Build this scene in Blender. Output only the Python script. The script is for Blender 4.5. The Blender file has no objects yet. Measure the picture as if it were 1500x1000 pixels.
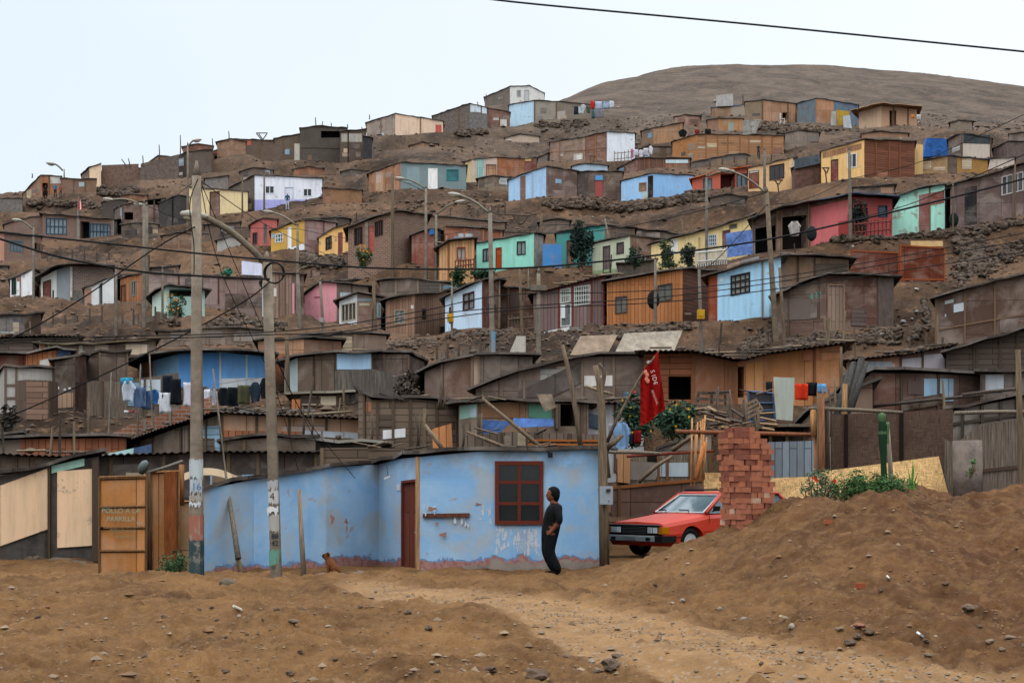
SKY=.105; SUN=1.6; HAZE=.0056; EXPO=1.32
import bpy, bmesh, math, random
import numpy as np
from mathutils import Vector, Matrix, noise as mn
F=2200.0; CZ=1.6; HY=713.0
R=random.Random(7)
COL=bpy.context.scene.collection
def W(px,py,Y): return Vector(((px-750)/F*Y, Y, CZ+(HY-py)/F*Y))
def lin(h):
    if not isinstance(h,str): return h
    v=[int(h[i:i+2],16)/255 for i in (0,2,4)]
    return tuple(x/12.92 if x<=.04045 else ((x+.055)/1.055)**2.4 for x in v)
# ---------------------------------------------------------------- materials
MC={}
UP={'paint':1.3,'wornpaint':1.3,'board':1.25,'vplank':1.1,'osb':1.1,'reed':1.1,'straw':1.15}
class NT:
    def __init__(s,m): s.t=m.node_tree; s.l=s.t.links
    def n(s,ty,ins=None,**p):
        o=s.t.nodes.new('ShaderNode'+ty)
        for k,v in p.items(): setattr(o,k,v)
        for k,v in (ins or {}).items():
            if isinstance(v,bpy.types.NodeSocket): s.l.new(v,o.inputs[k])
            else: o.inputs[k].default_value=v
        return o
    def math(s,op,a,b=0.0,clamp=False):
        return s.n('Math',{0:a,1:b},operation=op,use_clamp=clamp).outputs[0]
    def mix(s,f,a,b,bt='MIX'):
        o=s.n('Mix',data_type='RGBA',blend_type=bt)
        for k,v in ((0,f),(6,a),(7,b)):
            if isinstance(v,bpy.types.NodeSocket): s.l.new(v,o.inputs[k])
            else: o.inputs[k].default_value=v if k==0 else (*v[:3],1)
        return o.outputs[2]
    def noise(s,vec,sc,det=4,ro=.6,dist=0.): return s.n('TexNoise',{'Vector':vec,'Scale':sc,'Detail':det,'Roughness':ro,'Distortion':dist}).outputs[0]
    def ramp(s,f,a,b): return s.n('MapRange',{0:f,1:a,2:b}).outputs[0]
def newmat(name):
    m=bpy.data.materials.new(name); m.use_nodes=True
    m.node_tree.nodes.clear(); return m
def mat(kind,c='808080',rough=.85):
    key=(kind,c,rough)
    if key in MC: return MC[key]
    m=newmat(kind+'_'+str(c)[:8]); t=NT(m); c=lin(c); _k=min(UP.get(kind,1),.8/max(max(c),.01)); c=tuple(x*_k for x in c)
    if kind in('paint','wornpaint','vplank','osb'): g_=sum(c)/3; c=tuple(x*.84+g_*.16 for x in c)  # base colour greyed: some distance haze is put into it
    dk=tuple(x*.55 for x in c); lt=tuple(min(.85,x*1.3+.015) for x in c)
    uv=t.n('UVMap').outputs[0]
    rnd=t.n('ObjectInfo').outputs['Random']
    off=t.n('CombineXYZ',{0:t.math('MULTIPLY',rnd,37.),1:t.math('MULTIPLY',rnd,91.)}).outputs[0]
    v=t.n('VectorMath',{0:uv,1:off},operation='ADD').outputs[0]
    def sc(x,y): return t.n('Mapping',{'Vector':v,'Scale':(x,y,1)}).outputs[0]
    big=t.noise(v,.9,6,.65,.6); fine=t.noise(v,14,4,.7)
    streak=t.noise(sc(5,.45),1.,5,.65)
    col=t.mix(t.ramp(streak,.42,.75),c,dk); h=fine; hs=.15; spec=.15
    dirt=(.16,.115,.08)
    if kind in('paint','wornpaint'):
        col=t.mix(t.math('MULTIPLY',t.ramp(streak,.45,.75),.7),c,t.mix(.5,c,dirt))
        w=.6 if kind=='paint' else .53
        pv=t.n('Bump').outputs[0]
        st=t.ramp(t.noise(v,1.6,8,.7,.3),w,w+.05)
        col=t.mix(t.math('MULTIPLY',st,.75),col,t.mix(.4,(.33,.28,.24),dirt))
        col=t.mix(t.math('MULTIPLY',t.ramp(big,.5,.75),.35),col,lt)
        hs=.12
    elif kind in('board','osb','card'):
        b=t.n('TexBrick',{'Vector':v,'Color1':(0,0,0,1),'Color2':(1,1,1,1),'Mortar':(.5,.5,.5,1),'Scale':1.,'Mortar Size':.012,'Brick Width':1.22,'Row Height':1.3 if kind=='board' else 2.4},offset=0.)
        pv=b.outputs[0]
        col=t.mix(pv,t.mix(.6,c,dk),t.mix(.6,c,lt))
        col=t.mix(t.math('MULTIPLY',t.ramp(streak,.4,.75),.65),col,t.mix(.4,dk,(.13,.075,.045)))
        col=t.mix(t.math('MULTIPLY',t.ramp(big,.46,.72),.75),col,t.mix(.6,lt,(.34,.28,.23)))
        col=t.mix(t.math('MULTIPLY',b.outputs['Fac'],.8),col,tuple(x*.25 for x in c))
        if kind=='osb': col=t.mix(t.ramp(t.noise(sc(14,30),1.,3,.8),.45,.65),col,t.mix(.3,col,dk))
    elif kind in('plank','vplank'):
        vv=v if kind=='plank' else t.n('Mapping',{'Vector':v,'Rotation':(0,0,math.pi/2)}).outputs[0]
        b=t.n('TexBrick',{'Vector':vv,'Color1':(0,0,0,1),'Color2':(1,1,1,1),'Scale':1.,'Mortar Size':.012,'Brick Width':2.9 if kind=='vplank' else 1.9,'Row Height':.17},offset=.37)
        gr=t.noise(t.n('Mapping',{'Vector':vv,'Scale':(2,26,1)}).outputs[0],1.,5,.7)
        col=t.mix(b.outputs[0],t.mix(.45,c,dk),t.mix(.6,c,lt)); col=t.mix(t.math('MULTIPLY',t.ramp(gr,.4,.75),.7),col,t.mix(.4,dk,dirt))
        col=t.mix(t.math('MULTIPLY',b.outputs['Fac'],.7),col,tuple(x*.2 for x in c)); h=t.math('SUBTRACT',gr,b.outputs['Fac']); hs=.4
    elif kind=='reed':
        ck=t.n('TexChecker',{'Vector':v,'Scale':7.}).outputs[1]
        a=t.noise(sc(45,3),1.,3,.8); b2=t.noise(sc(3,45),1.,3,.8)
        g=t.n('Mix',{0:ck,2:a,3:b2}).outputs[0]
        col=t.mix(t.ramp(g,.35,.68),dk,lt); col=t.mix(t.math('MULTIPLY',t.ramp(big,.45,.7),.6),col,dk)
        h=g; hs=.8
    elif kind=='straw':
        a=t.noise(sc(40,1.2),1.,4,.8)
        col=t.mix(t.ramp(a,.38,.66),tuple(x*.35 for x in c),lt); col=t.mix(t.math('MULTIPLY',t.ramp(big,.45,.7),.5),col,dk); h=a; hs=.9
    elif kind=='brick':
        b=t.n('TexBrick',{'Vector':v,'Color1':(*c,1),'Color2':(*dk,1),'Mortar':(.27,.25,.22,1),'Scale':1.,'Mortar Size':.014,'Brick Width':.26,'Row Height':.11,'Bias':-.1})
        col=t.mix(t.math('MULTIPLY',t.ramp(big,.4,.75),.7),b.outputs[0],t.mix(.5,c,dirt)); h=t.math('MULTIPLY_ADD',b.outputs['Fac'],-1.); hs=.5
    elif kind=='metal':
        wv=t.n('TexWave',{'Vector':v,'Scale':2.2,'Distortion':.0}).outputs[0]
        rs=t.ramp(t.noise(sc(1.5,.8),1.3,7,.7),.45,.65)
        col=t.mix(rs,c,t.mix(.4,(.16,.08,.05),c)); col=t.mix(t.ramp(streak,.4,.8),col,dk); h=wv; hs=1.; spec=.3; rough=.6
    elif kind=='tarp':
        f=t.noise(v,2.2,6,.6,1.5); col=t.mix(t.ramp(f,.35,.7),dk,lt); h=f; hs=.8; rough=.5; spec=.3
    elif kind=='cloth':
        f=t.noise(sc(6,1.2),1.,4,.6,.8); col=t.mix(t.ramp(f,.35,.75),c,dk); h=f; hs=.5
    elif kind=='concrete':
        col=t.mix(t.ramp(t.noise(v,3.,8,.75),.35,.7),dk,lt); col=t.mix(t.math('MULTIPLY',t.ramp(streak,.45,.8),.5),col,dirt); hs=.3
    elif kind=='stone':
        oc=t.n('TexCoord').outputs['Object']; f=t.noise(oc,5.,7,.7)
        ir=t.n('NewGeometry').outputs['Random Per Island']
        col=t.mix(t.ramp(f,.3,.7),dk,lt); col=t.mix(t.math('MULTIPLY',ir,.8),col,t.mix(.5,dk,dirt)); h=f; hs=.5
    elif kind=='leaf':
        ir=t.n('NewGeometry').outputs['Random Per Island']
        col=t.mix(ir,dk,lt); hs=.0
    elif kind=='glass': col=t.mix(t.ramp(big,.4,.6),c,dk); rough=.12; spec=.5; hs=.0
    elif kind=='gloss': col=t.mix(t.math('MULTIPLY',t.ramp(big,.4,.8),.3),c,t.mix(.4,c,dirt)); spec=.5; hs=.02
    elif kind=='wood':
        oc=t.n('TexCoord').outputs['Object']
        f=t.noise(t.n('Mapping',{'Vector':oc,'Scale':(30,30,2.5)}).outputs[0],1.,5,.7); col=t.mix(t.ramp(f,.35,.7),dk,lt); h=f; hs=.5
    elif kind=='plain': col=t.mix(t.ramp(fine,.3,.7),c,t.mix(.3,c,dk))
    hv=t.n('HueSaturation',{'Value':t.math('MULTIPLY_ADD',rnd,.36),'Saturation':t.ramp(t.math('FRACT',t.math('MULTIPLY',rnd,7.3)),-.0,1.),'Color':col})
    hv.inputs['Value'].links[0].from_node.inputs[2].default_value=.86
    if kind not in('board','reed','plank','straw','card','tarp','concrete'): hv.inputs['Value'].links[0].from_node.inputs[0].links and None; _m=hv.inputs['Value'].links[0].from_node; _m.inputs[1].default_value=.08; _m.inputs[2].default_value=.96
    _s=hv.inputs['Saturation'].links[0].from_node; _s.inputs[1].default_value=0; _s.inputs[2].default_value=1; _s.inputs[3].default_value=.8; _s.inputs[4].default_value=1.08
    if kind not in('board','reed','plank','straw','card','tarp','concrete'): _s.inputs[3].default_value=1.; _s.inputs[4].default_value=1.04
    bp=t.n('Bump',{'Strength':hs,'Distance':.03,'Height':h})
    bs=t.n('BsdfPrincipled',{'Base Color':hv.outputs[0],'Roughness':rough,'Specular IOR Level':spec,'Normal':bp.outputs[0]})
    o=t.n('OutputMaterial',{'Surface':bs.outputs[0]})
    MC[key]=m; return m
# ---------------------------------------------------------------- mesh builder
class MB:
    def __init__(s): s.v=[]; s.f=[]; s.uv=[]; s.m=[]; s.sm=[]
    def face(s,pts,uv=None,mi=0,smooth=False):
        k=len(s.v); s.v+= [tuple(p) for p in pts]; s.f.append(tuple(range(k,k+len(pts)))); s.uv.append(uv); s.m.append(mi); s.sm.append(smooth)
    def mesh(s,vs,fs,mi=0,smooth=False):
        k=len(s.v); s.v+=[tuple(p) for p in vs]
        for f in fs: s.f.append(tuple(i+k for i in f)); s.uv.append(None); s.m.append(mi); s.sm.append(smooth)
    def hexa(s,p,mi=0): # p: 4 back, 4 front
        s.mesh(p,[(0,1,2,3),(7,6,5,4),(0,4,5,1),(1,5,6,2),(2,6,7,3),(3,7,4,0)],mi)
    def box(s,c,sz,rot=None,mi=0):
        P=[]
        for dz in (-.5,.5):
            for dx,dy in((-.5,-.5),(.5,-.5),(.5,.5),(-.5,.5)):
                q=Vector((dx*sz[0],dy*sz[1],dz*sz[2]))
                if rot is not None: q=rot@q
                P.append(Vector(c)+q)
        s.hexa(P,mi)
    def tube(s,pts,r,n=6,mi=0,cap=True):
        pts=[Vector(p) for p in pts]; k0=len(s.v)
        rs=r if isinstance(r,(list,tuple)) else [r]*len(pts)
        for i,p in enumerate(pts):
            d=(pts[min(i+1,len(pts)-1)]-pts[max(i-1,0)]).normalized()
            a=d.cross(Vector((0,0,1)) if abs(d.z)<.9 else Vector((0,1,0))).normalized(); b=d.cross(a)
            for j in range(n):
                t=2*math.pi*j/n; s.v.append(tuple(p+(a*math.cos(t)+b*math.sin(t))*rs[i]))
        for i in range(len(pts)-1):
            for j in range(n):
                a=k0+i*n+j; b=k0+i*n+(j+1)%n
                s.f.append((a,b,b+n,a+n)); s.uv.append(None); s.m.append(mi); s.sm.append(n>4)
        if cap:
            s.f.append(tuple(k0+j for j in range(n))[::-1]); s.uv.append(None); s.m.append(mi); s.sm.append(False)
            e=k0+(len(pts)-1)*n; s.f.append(tuple(e+j for j in range(n))); s.uv.append(None); s.m.append(mi); s.sm.append(False)
    def rock(s,c,sz,rr=R,mi=0,sub=1):
        bm=bmesh.new(); bmesh.ops.create_icosphere(bm,subdivisions=sub,radius=1)
        o=Vector((rr.random()*50,rr.random()*50,rr.random()*50)); q=Matrix.Rotation(rr.random()*6.28,3,'Z')@Matrix.Rotation(rr.uniform(-.4,.4),3,'X')
        vs=[]
        for v in bm.verts:
            d=1+.45*mn.noise(v.co*1.3+o); w=v.co*d; w=Vector((w.x*sz[0],w.y*sz[1],w.z*sz[2])); vs.append(Vector(c)+q@w)
        s.mesh(vs,[tuple(v.index for v in f.verts) for f in bm.faces],mi); bm.free()
    def sphere(s,c,sz,mi=0,sub=2,rot=None):
        bm=bmesh.new(); bmesh.ops.create_icosphere(bm,subdivisions=sub,radius=1)
        vs=[Vector(c)+((rot@Vector((v.co.x*sz[0],v.co.y*sz[1],v.co.z*sz[2]))) if rot else Vector((v.co.x*sz[0],v.co.y*sz[1],v.co.z*sz[2]))) for v in bm.verts]
        s.mesh(vs,[tuple(v.index for v in f.verts) for f in bm.faces],mi,True); bm.free()
    def build(s,name,mats,parent=None,loc=None):
        if not isinstance(mats,(list,tuple)): mats=[mats]
        org=Vector((0,0,0))
        if parent is not None: org=gloc(parent)
        base=org if loc is None else Vector(loc)
        me=bpy.data.meshes.new(name)
        a=np.array(s.v,dtype=float)-np.array(base)
        me.from_pydata(a.tolist(),[],s.f)
        for m in mats: me.materials.append(m)
        ul=me.uv_layers.new(name='UVMap'); dat=np.zeros((len(me.loops),2)); W0=a
        li=0
        for fi,f in enumerate(s.f):
            u=s.uv[fi]
            if u is not None:
                for k in range(len(f)): dat[li+k]=u[k]
            else:
                nrm=me.polygons[fi].normal; ax=(abs(nrm.x),abs(nrm.y),abs(nrm.z))
                i,j=((1,2) if ax[0]>max(ax[1],ax[2]) else ((0,2) if ax[1]>=ax[2] else (0,1)))
                for k,vi in enumerate(f): dat[li+k]=(W0[vi][i],W0[vi][j])
            li+=len(f)
        ul.data.foreach_set('uv',dat.ravel())
        me.polygons.foreach_set('material_index',s.m); me.polygons.foreach_set('use_smooth',s.sm); me.update()
        o=bpy.data.objects.new(name,me); COL.objects.link(o)
        if parent is not None: o.parent=parent; o.location=base-org if loc is not None else (0,0,0)
        else: o.location=base
        return o
def gloc(o):
    l=Vector((0,0,0))
    while o is not None: l+=o.location; o=o.parent
    return l
def tag(o,label,cat,group=None,kind=None):
    if label: o['label']=label
    if cat: o['category']=cat
    if group: o['group']=group
    if kind: o['kind']=kind
    return o
def thing(name,label,cat,loc,group=None):
    o=bpy.data.objects.new(name,None); o.empty_display_size=.3; COL.objects.link(o); o.location=loc
    return tag(o,label,cat,group)
# ---------------------------------------------------------------- terrain profile: at picture column px the slope appears at row py at distance Y
TB={
-500:[(30,830),(38,730),(45,660),(55,610),(62,565),(80,500),(95,470),(120,430),(150,385),(165,330),(180,322),(230,340),(420,500)],
0:[(30,830),(38,720),(45,640),(55,600),(62,545),(80,475),(95,447),(120,400),(150,355),(165,292),(180,288),(230,310),(420,500)],
220:[(30,830),(38,720),(45,655),(55,590),(62,530),(80,475),(95,445),(120,385),(150,330),(165,275),(175,266),(230,300),(420,500)],
420:[(30,830),(38,720),(45,640),(55,580),(62,520),(72,495),(85,472),(105,385),(125,335),(140,306),(160,270),(172,243),(185,238),(230,265),(420,450)],
600:[(30,830),(38,720),(45,640),(55,580),(62,530),(75,494),(95,405),(115,350),(135,288),(160,240),(178,212),(188,200),(230,215),(420,400)],
750:[(30,830),(38,720),(45,640),(55,560),(62,515),(70,492),(80,455),(95,402),(115,345),(135,298),(160,250),(185,205),(200,187),(218,162),(236,151),(300,175),(420,250)],
900:[(30,830),(38,725),(45,640),(55,550),(62,508),(70,485),(95,402),(118,335),(132,296),(150,245),(170,212),(200,185),(260,145),(330,115),(350,113),(420,140)],
1100:[(30,830),(38,725),(45,640),(55,560),(64,480),(85,398),(100,362),(116,295),(135,255),(160,205),(185,180),(230,150),(300,110),(350,92),(420,110)],
1300:[(30,790),(38,725),(45,640),(55,550),(62,500),(75,430),(90,345),(110,268),(140,222),(170,191),(230,155),(300,117),(350,103),(420,125)],
1500:[(30,790),(38,720),(45,640),(55,550),(62,500),(75,415),(92,325),(110,270),(140,230),(170,205),(230,170),(300,137),(350,125),(420,150)],
2000:[(30,790),(38,720),(45,650),(55,570),(62,520),(75,450),(92,370),(110,320),(140,275),(170,250),(230,215),(300,185),(350,175),(420,200)]}
YS=[28.0]
while YS[-1]<420: YS.append(YS[-1]*1.0058)
YS=np.array(YS); PXS=np.arange(-500,2001,6.0)
def pchip(x,y,q):
    x=np.array(x,float); y=np.array(y,float); h=np.diff(x); d=np.diff(y)/h; m=np.zeros(len(x))
    m[1:-1]=np.where(d[:-1]*d[1:]>0,2*d[:-1]*d[1:]/(d[:-1]+d[1:]+1e-12),0); m[0]=d[0]; m[-1]=d[-1]
    i=np.clip(np.searchsorted(x,q)-1,0,len(x)-2); t=(q-x[i])/h[i]
    return (1+2*t)*(1-t)**2*y[i]+t*(1-t)**2*h[i]*m[i]+t*t*(3-2*t)*y[i+1]+t*t*(t-1)*h[i]*m[i+1]
def zc(k):
    p=TB[k]; Y=[a for a,b in p]; Z=[CZ+(HY-b)/F*a for a,b in p]; return pchip(Y,Z,YS)
_ks=sorted(TB); _zc=np.array([zc(k) for k in _ks])
ZG=np.zeros((len(YS),len(PXS)))
for i in range(len(YS)): ZG[i]=pchip(_ks,_zc[:,i],PXS)
def vnoise(x,y,seed=0):
    xi=np.floor(x).astype(np.int64); yi=np.floor(y).astype(np.int64); xf=x-xi; yf=y-yi
    def h(a,b):
        n=(a*374761393+b*668265263+seed*974711)&0x7fffffff; n=((n^(n>>13))*1274126177)&0x7fffffff; return ((n^(n>>16))&0xffff)/65535.
    u=xf*xf*(3-2*xf); w=yf*yf*(3-2*yf)
    return (h(xi,yi)*(1-u)+h(xi+1,yi)*u)*(1-w)+(h(xi,yi+1)*(1-u)+h(xi+1,yi+1)*u)*w-.5
def fbm(x,y,oc=4,seed=0,g=.5):
    s=0; a=1.
    for o in range(oc): s=s+a*vnoise(x*2**o+o*17.3,y*2**o-o*9.1,seed+o); a*=g
    return s
GX=(PXS[None,:]-750)/F*YS[:,None]; GY=np.repeat(YS[:,None],len(PXS),1)
_am=np.clip((YS[:,None]-34)/20,0,1)
ZG0=ZG.copy()
_fa=1-.75*np.clip((GY-170)/70,0,1)
ZG=ZG+2.2*np.clip((GY-190)/60,0,1)*-np.abs(fbm(GX/22+GY/70,GY/120,3,15,.5))+_am*_fa*(1.0*fbm(GX/9,GY/9,3,5)+ .75*np.abs(fbm(GX/2.6,GY/3.,4,11,.62))+.35*np.abs(fbm(GX/.9,GY/1.1,3,91,.6)))
def colz(px,G):
    c=(px+500)/6; i=int(min(max(c,0),len(PXS)-2)); t=c-i; return G[:,i]*(1-t)+G[:,i+1]*t
def depth(px,py,G=None,y0=34):
    G=ZG0 if G is None else G
    z=colz(px,G); p=HY-(z-CZ)/YS*F
    m=np.where((p<=py)&(YS>=y0))[0]
    if len(m)==0: return 190.
    i=max(m[0],1); a=p[i-1]; b=p[i]; t=0 if abs(a-b)<1e-6 else min(max((a-py)/(a-b),0),1)
    return YS[i-1]*(1-t)+YS[i]*t
EDGE=[]
FIX=[] # (X,Y,Z,sigma) places where the slope was levelled for a building
def hz(px,Y,G):
    z=colz(px,G); return float(np.interp(Y,YS,z))
# ---------------------------------------------------------------- houses
class Wall:
    def __init__(s,a,b):
        s.a=a; s.b=b # (X,Y,zt,zb)
        dx=b[0]-a[0]; dy=b[1]-a[1]; s.L=math.hypot(dx,dy) or 1e-3; n=Vector((dy,-dx,0)).normalized()
        mid=Vector(((a[0]+b[0])/2,(a[1]+b[1])/2,0))
        if n.dot(mid)>0: n=-n
        s.n=n
    def u(s,px):
        a=(px-750)/F; return (a*s.a[1]-s.a[0])/((s.b[0]-s.a[0])-a*(s.b[1]-s.a[1]))
    def xy(s,u): return s.a[0]+(s.b[0]-s.a[0])*u, s.a[1]+(s.b[1]-s.a[1])*u
    def z(s,u,py): return CZ+(HY-py)/F*s.xy(u)[1]
    def pt(s,u,z,d=0.): x,y=s.xy(u); return Vector((x,y,z))+s.n*d
    def top(s,u): return s.a[2]+(s.b[2]-s.a[2])*u
    def bot(s,u): return s.a[3]+(s.b[3]-s.a[3])*u
    def quad(s,x0,y0,x1,y1,sl=0): # corners (u0,zt0,zb0,u1,zt1,zb1)
        u0=s.u(x0); u1=s.u(x1)
        return [u0,s.z(u0,y0),s.z(u0,y1),u1,s.z(u1,y0+sl),s.z(u1,y1+sl)]
    def slab(s,mb,q,d0,d1,mi=0):
        u0,t0,b0,u1,t1,b1=q
        mb.hexa([s.pt(u0,b0,d0),s.pt(u1,b1,d0),s.pt(u1,t1,d0),s.pt(u0,t0,d0),s.pt(u0,b0,d1),s.pt(u1,b1,d1),s.pt(u1,t1,d1),s.pt(u0,t0,d1)],mi)
    def holes(s,mb,hs,ext,d=0.,mi=0):
        us=sorted({0.,1.,*[min(max(h[0],0),1) for h in hs],*[min(max(h[3],0),1) for h in hs]})
        for k in range(len(us)-1):
            ua,ub=us[k],us[k+1]
            if ub-ua<1e-5: continue
            um=(ua+ub)/2; c=[]
            for h in hs:
                if h[0]<um<h[3]:
                    f=lambda u,i: h[i]+(h[i+3]-h[i])*(u-h[0])/(h[3]-h[0])
                    c.append(((f(ua,2),f(ub,2)),(f(ua,1),f(ub,1))))
            c.sort(key=lambda e:e[0][0]); lo=(s.bot(ua)-ext,s.bot(ub)-ext)
            segs=[]
            for bb,tt in c: segs.append((lo,bb)); lo=tt
            segs.append((lo,(s.top(ua),s.top(ub))))
            for l,h2 in segs:
                if h2[0]-l[0]<.005 and h2[1]-l[1]<.005: continue
                uvq=[(ua*s.L,l[0]),(ub*s.L,l[1]),(ub*s.L,h2[1]),(ua*s.L,h2[0])]
                z0=s.a[3]; uvq=[(p,q-z0) for p,q in uvq]
                mb.face([s.pt(ua,l[0],d),s.pt(ub,l[1],d),s.pt(ub,h2[1],d),s.pt(ua,h2[0],d)],uvq,mi)
WOODC='6b5340'
def bars(w,q,fw,nx,ny,d0,d1,mb,fwz=None):
    u0,t0,b0,u1,t1,b1=q; fu=fw/w.L
    def at(u,v): 
        k=(u-u0)/(u1-u0); b=b0+(b1-b0)*k; t=t0+(t1-t0)*k; return b+(t-b)*v
    H=max((t0-b0+t1-b1)/2,.05); fv=fw/H
    w.slab(mb,[u0,at(u0,1),at(u0,0),u0+fu,at(u0+fu,1),at(u0+fu,0)],d0,d1)
    w.slab(mb,[u1-fu,at(u1-fu,1),at(u1-fu,0),u1,at(u1,1),at(u1,0)],d0,d1)
    ui,uj=u0+fu,u1-fu
    w.slab(mb,[ui,at(ui,1),at(ui,1-fv),uj,at(uj,1),at(uj,1-fv)],d0,d1)
    w.slab(mb,[ui,at(ui,fv),at(ui,0),uj,at(uj,fv),at(uj,0)],d0,d1)
    for k in range(1,nx):
        um=u0+(u1-u0)*k/nx; w.slab(mb,[um-fu*.4,at(um,1-fv),at(um,fv),um+fu*.4,at(um,1-fv),at(um,fv)],d0+.015,d1-.01)
    for k in range(1,ny):
        vm=k/ny; w.slab(mb,[ui,at(ui,vm+fv*.4),at(ui,vm-fv*.4),uj,at(uj,vm+fv*.4),at(uj,vm-fv*.4)],d0+.018,d1-.014)
def house(name,label,V,mats,feats=(),D=None,dep=3.5,roof='tar',rc='4a423c',cat='shack',oh=.13,ext=1.3,fix=1,y0=34,grp=None,joists=0,zr=0):
    vs=[]
    ref=min(range(len(V)),key=lambda i:V[i][3] if len(V[i])>3 else 0)
    if D is None: D=depth(V[ref][0],V[ref][2],y0=y0)
    for v in V:
        px,yt,yb=v[:3]; Y=D+(v[3] if len(v)>3 else 0)
        vs.append(((px-750)/F*Y,Y,CZ+(HY-yt)/F*Y,CZ+(HY-yb)/F*Y))
    cx=sum(v[0] for v in vs)/len(vs); cy=sum(v[1] for v in vs)/len(vs); cz=min(v[3] for v in vs)
    root=thing(name,label,cat,(cx,cy,cz),grp)
    walls=[Wall(vs[i],vs[i+1]) for i in range(len(vs)-1)]
    hl=[[] for _ in walls]
    Yb=max(v[1] for v in vs)+(dep if roof else .12)
    def fw(x):
        for i in range(len(walls)):
            if V[i][0]<=x<V[i+1][0]: return i
        return 0 if x<V[0][0] else len(walls)-1
    bt=MB(); btc=[None]
    for ft in feats:
        k=ft[0]
        if k in 'wdo':
            x0,y0_,x1,y1=ft[1:5]; sl=ft[5] if len(ft)>5 and ft[5] is not None else 0; op=ft[6] if len(ft)>6 else {}
            i=fw((x0+x1)/2); w=walls[i]; q=w.quad(x0,y0_,x1,y1,sl)
            q[0]=max(q[0],.004); q[3]=min(q[3],.996); hl[i].append(q)
            if k=='w':
                m=MB(); fwid=op.get('fw',.05*max(1,D/90)); nx,ny=op.get('n',(2,1))
                bars(w,q,fwid,nx,ny,-.1,op.get('pr',.03),m)
                wo=m.build('window',mat('plain',op.get('f','3a2a22')),root)
                p=MB(); w.slab(p,q,-.12,-.07); p.build('pane',mat('glass',op.get('g','2a2e30'),.12),wo)
            elif k=='d':
                m=MB(); w.slab(m,q,-.09,-.03); dkd=op.get('k','board')
                do=m.build('door',mat(dkd,op.get('c','5a3a2c')),root)
                if op.get('fr',1):
                    m=MB(); bars(w,q,.05,1,1,-.1,.025,m); m.build('door_frame',mat('plain',op.get('f','4a3a2e')),do)
                if D<60:
                    m=MB(); uu=q[0]+(q[3]-q[0])*.85; m.sphere(w.pt(uu,(q[1]+q[2])/2-.1,0.01),(.03,.03,.03)); m.build('handle',mat('plain','777777'),do)
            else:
                m=MB(); w.slab(m,q,-.9,-.85); m.build('doorway',mat('plain',op.get('c','0e0c0b')),root)  # near-black slab set deep in the opening, painting the shade of the interior
        elif k=='p': # board fixed on the wall
            x0,y0_,x1,y1,sl,mk,c=ft[1:8]; i=fw((x0+x1)/2); w=walls[i]; q=w.quad(x0,y0_,x1,y1,sl or 0); q[0]=max(q[0],-.01); q[3]=min(q[3],1.01)
            pr=ft[8] if len(ft)>8 else .02
            m=MB(); w.slab(m,q,.004,pr+R.random()*.006); m.build(ft[9] if len(ft)>9 else 'wall_panel',mat(mk,c),root)
        elif k=='b': # vertical battens at picture columns
            btc[0]=ft[2] if len(ft)>2 else WOODC
            for x in ft[1]:
                w=walls[fw(x)]; u=w.u(x); h=.035*max(1,D/70)/w.L; b1=MB(); w.slab(b1,[u-h,w.top(u),w.bot(u)-.2,u+h,w.top(u),w.bot(u)-.2],.003,.045); b1.build('batten',mat('plain',btc[0]),root)
        elif k=='h': # horizontal battens, fraction of height
            btc[0]=btc[0] or (ft[2] if len(ft)>2 else WOODC); ws=walls if len(ft)<4 else [walls[j] for j in ft[3]]
            for fr in ft[1]:
                for w in ws:
                    g=lambda u:w.bot(u)+(w.top(u)-w.bot(u))*fr
                    b1=MB(); w.slab(b1,[0,g(0)+.035,g(0)-.035,1,g(1)+.035,g(1)-.035],.005,.035); b1.build('rail',mat('plain',btc[0]),root)
        elif k=='s': # painted skirting band: lower fraction, wall index, material, colour
            w=walls[ft[1]]; g=lambda u:w.bot(u)+(w.top(u)-w.bot(u))*ft[2]
            m=MB(); w.slab(m,[0,g(0),w.bot(0)-.3,1,g(1),w.bot(1)-.3],.003,.018); m.build('skirting',mat(ft[3],ft[4]),root)
    rp=random.Random(int(V[0][0]*3+V[0][1]))
    for w,mm,hh in zip(walls,mats if not isinstance(mats,tuple) else [mats]*len(walls),hl):
        if mm[0] not in('board','reed','straw') or w.L<1.6 or name=='panel_fence': continue
        for _ in range(rp.choice((1,2,3,4))):
            u=rp.uniform(.03,.75); du=rp.uniform(.5,1.3)/w.L; v0=rp.uniform(-.05,.6); hgt=rp.uniform(.3,.9)
            if u+du>.98 or any(h[0]<u+du and h[3]>u for h in hh): continue
            b=w.bot(u)+(w.top(u)-w.bot(u))*v0; t_=min(b+hgt,w.top(u)-.05,w.top(u+du)-.05)
            if t_-b<.2: continue
            cc=lin(mm[1]); k=rp.uniform(.6,2.); g=sum(cc)/3; cc=tuple(round(min(.5,(x*.6+g*.4)*k),3) for x in cc) if rp.random()<.6 else rp.choice(((.42,.40,.36),(.30,.36,.40),(.36,.27,.17),(.25,.14,.08),(.30,.22,.15),(.45,.36,.24),(.16,.28,.38),(.07,.06,.055)))
            m=MB(); w.slab(m,[u,t_,b,u+du,t_+rp.uniform(-.05,.05),b],.004,.02+rp.random()*.008); m.build('patch_board',mat(rp.choice(('board','paint','plank')),cc),root)
    if isinstance(mats,tuple): mats=[mats]*len(walls)
    grp_={}
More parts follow.
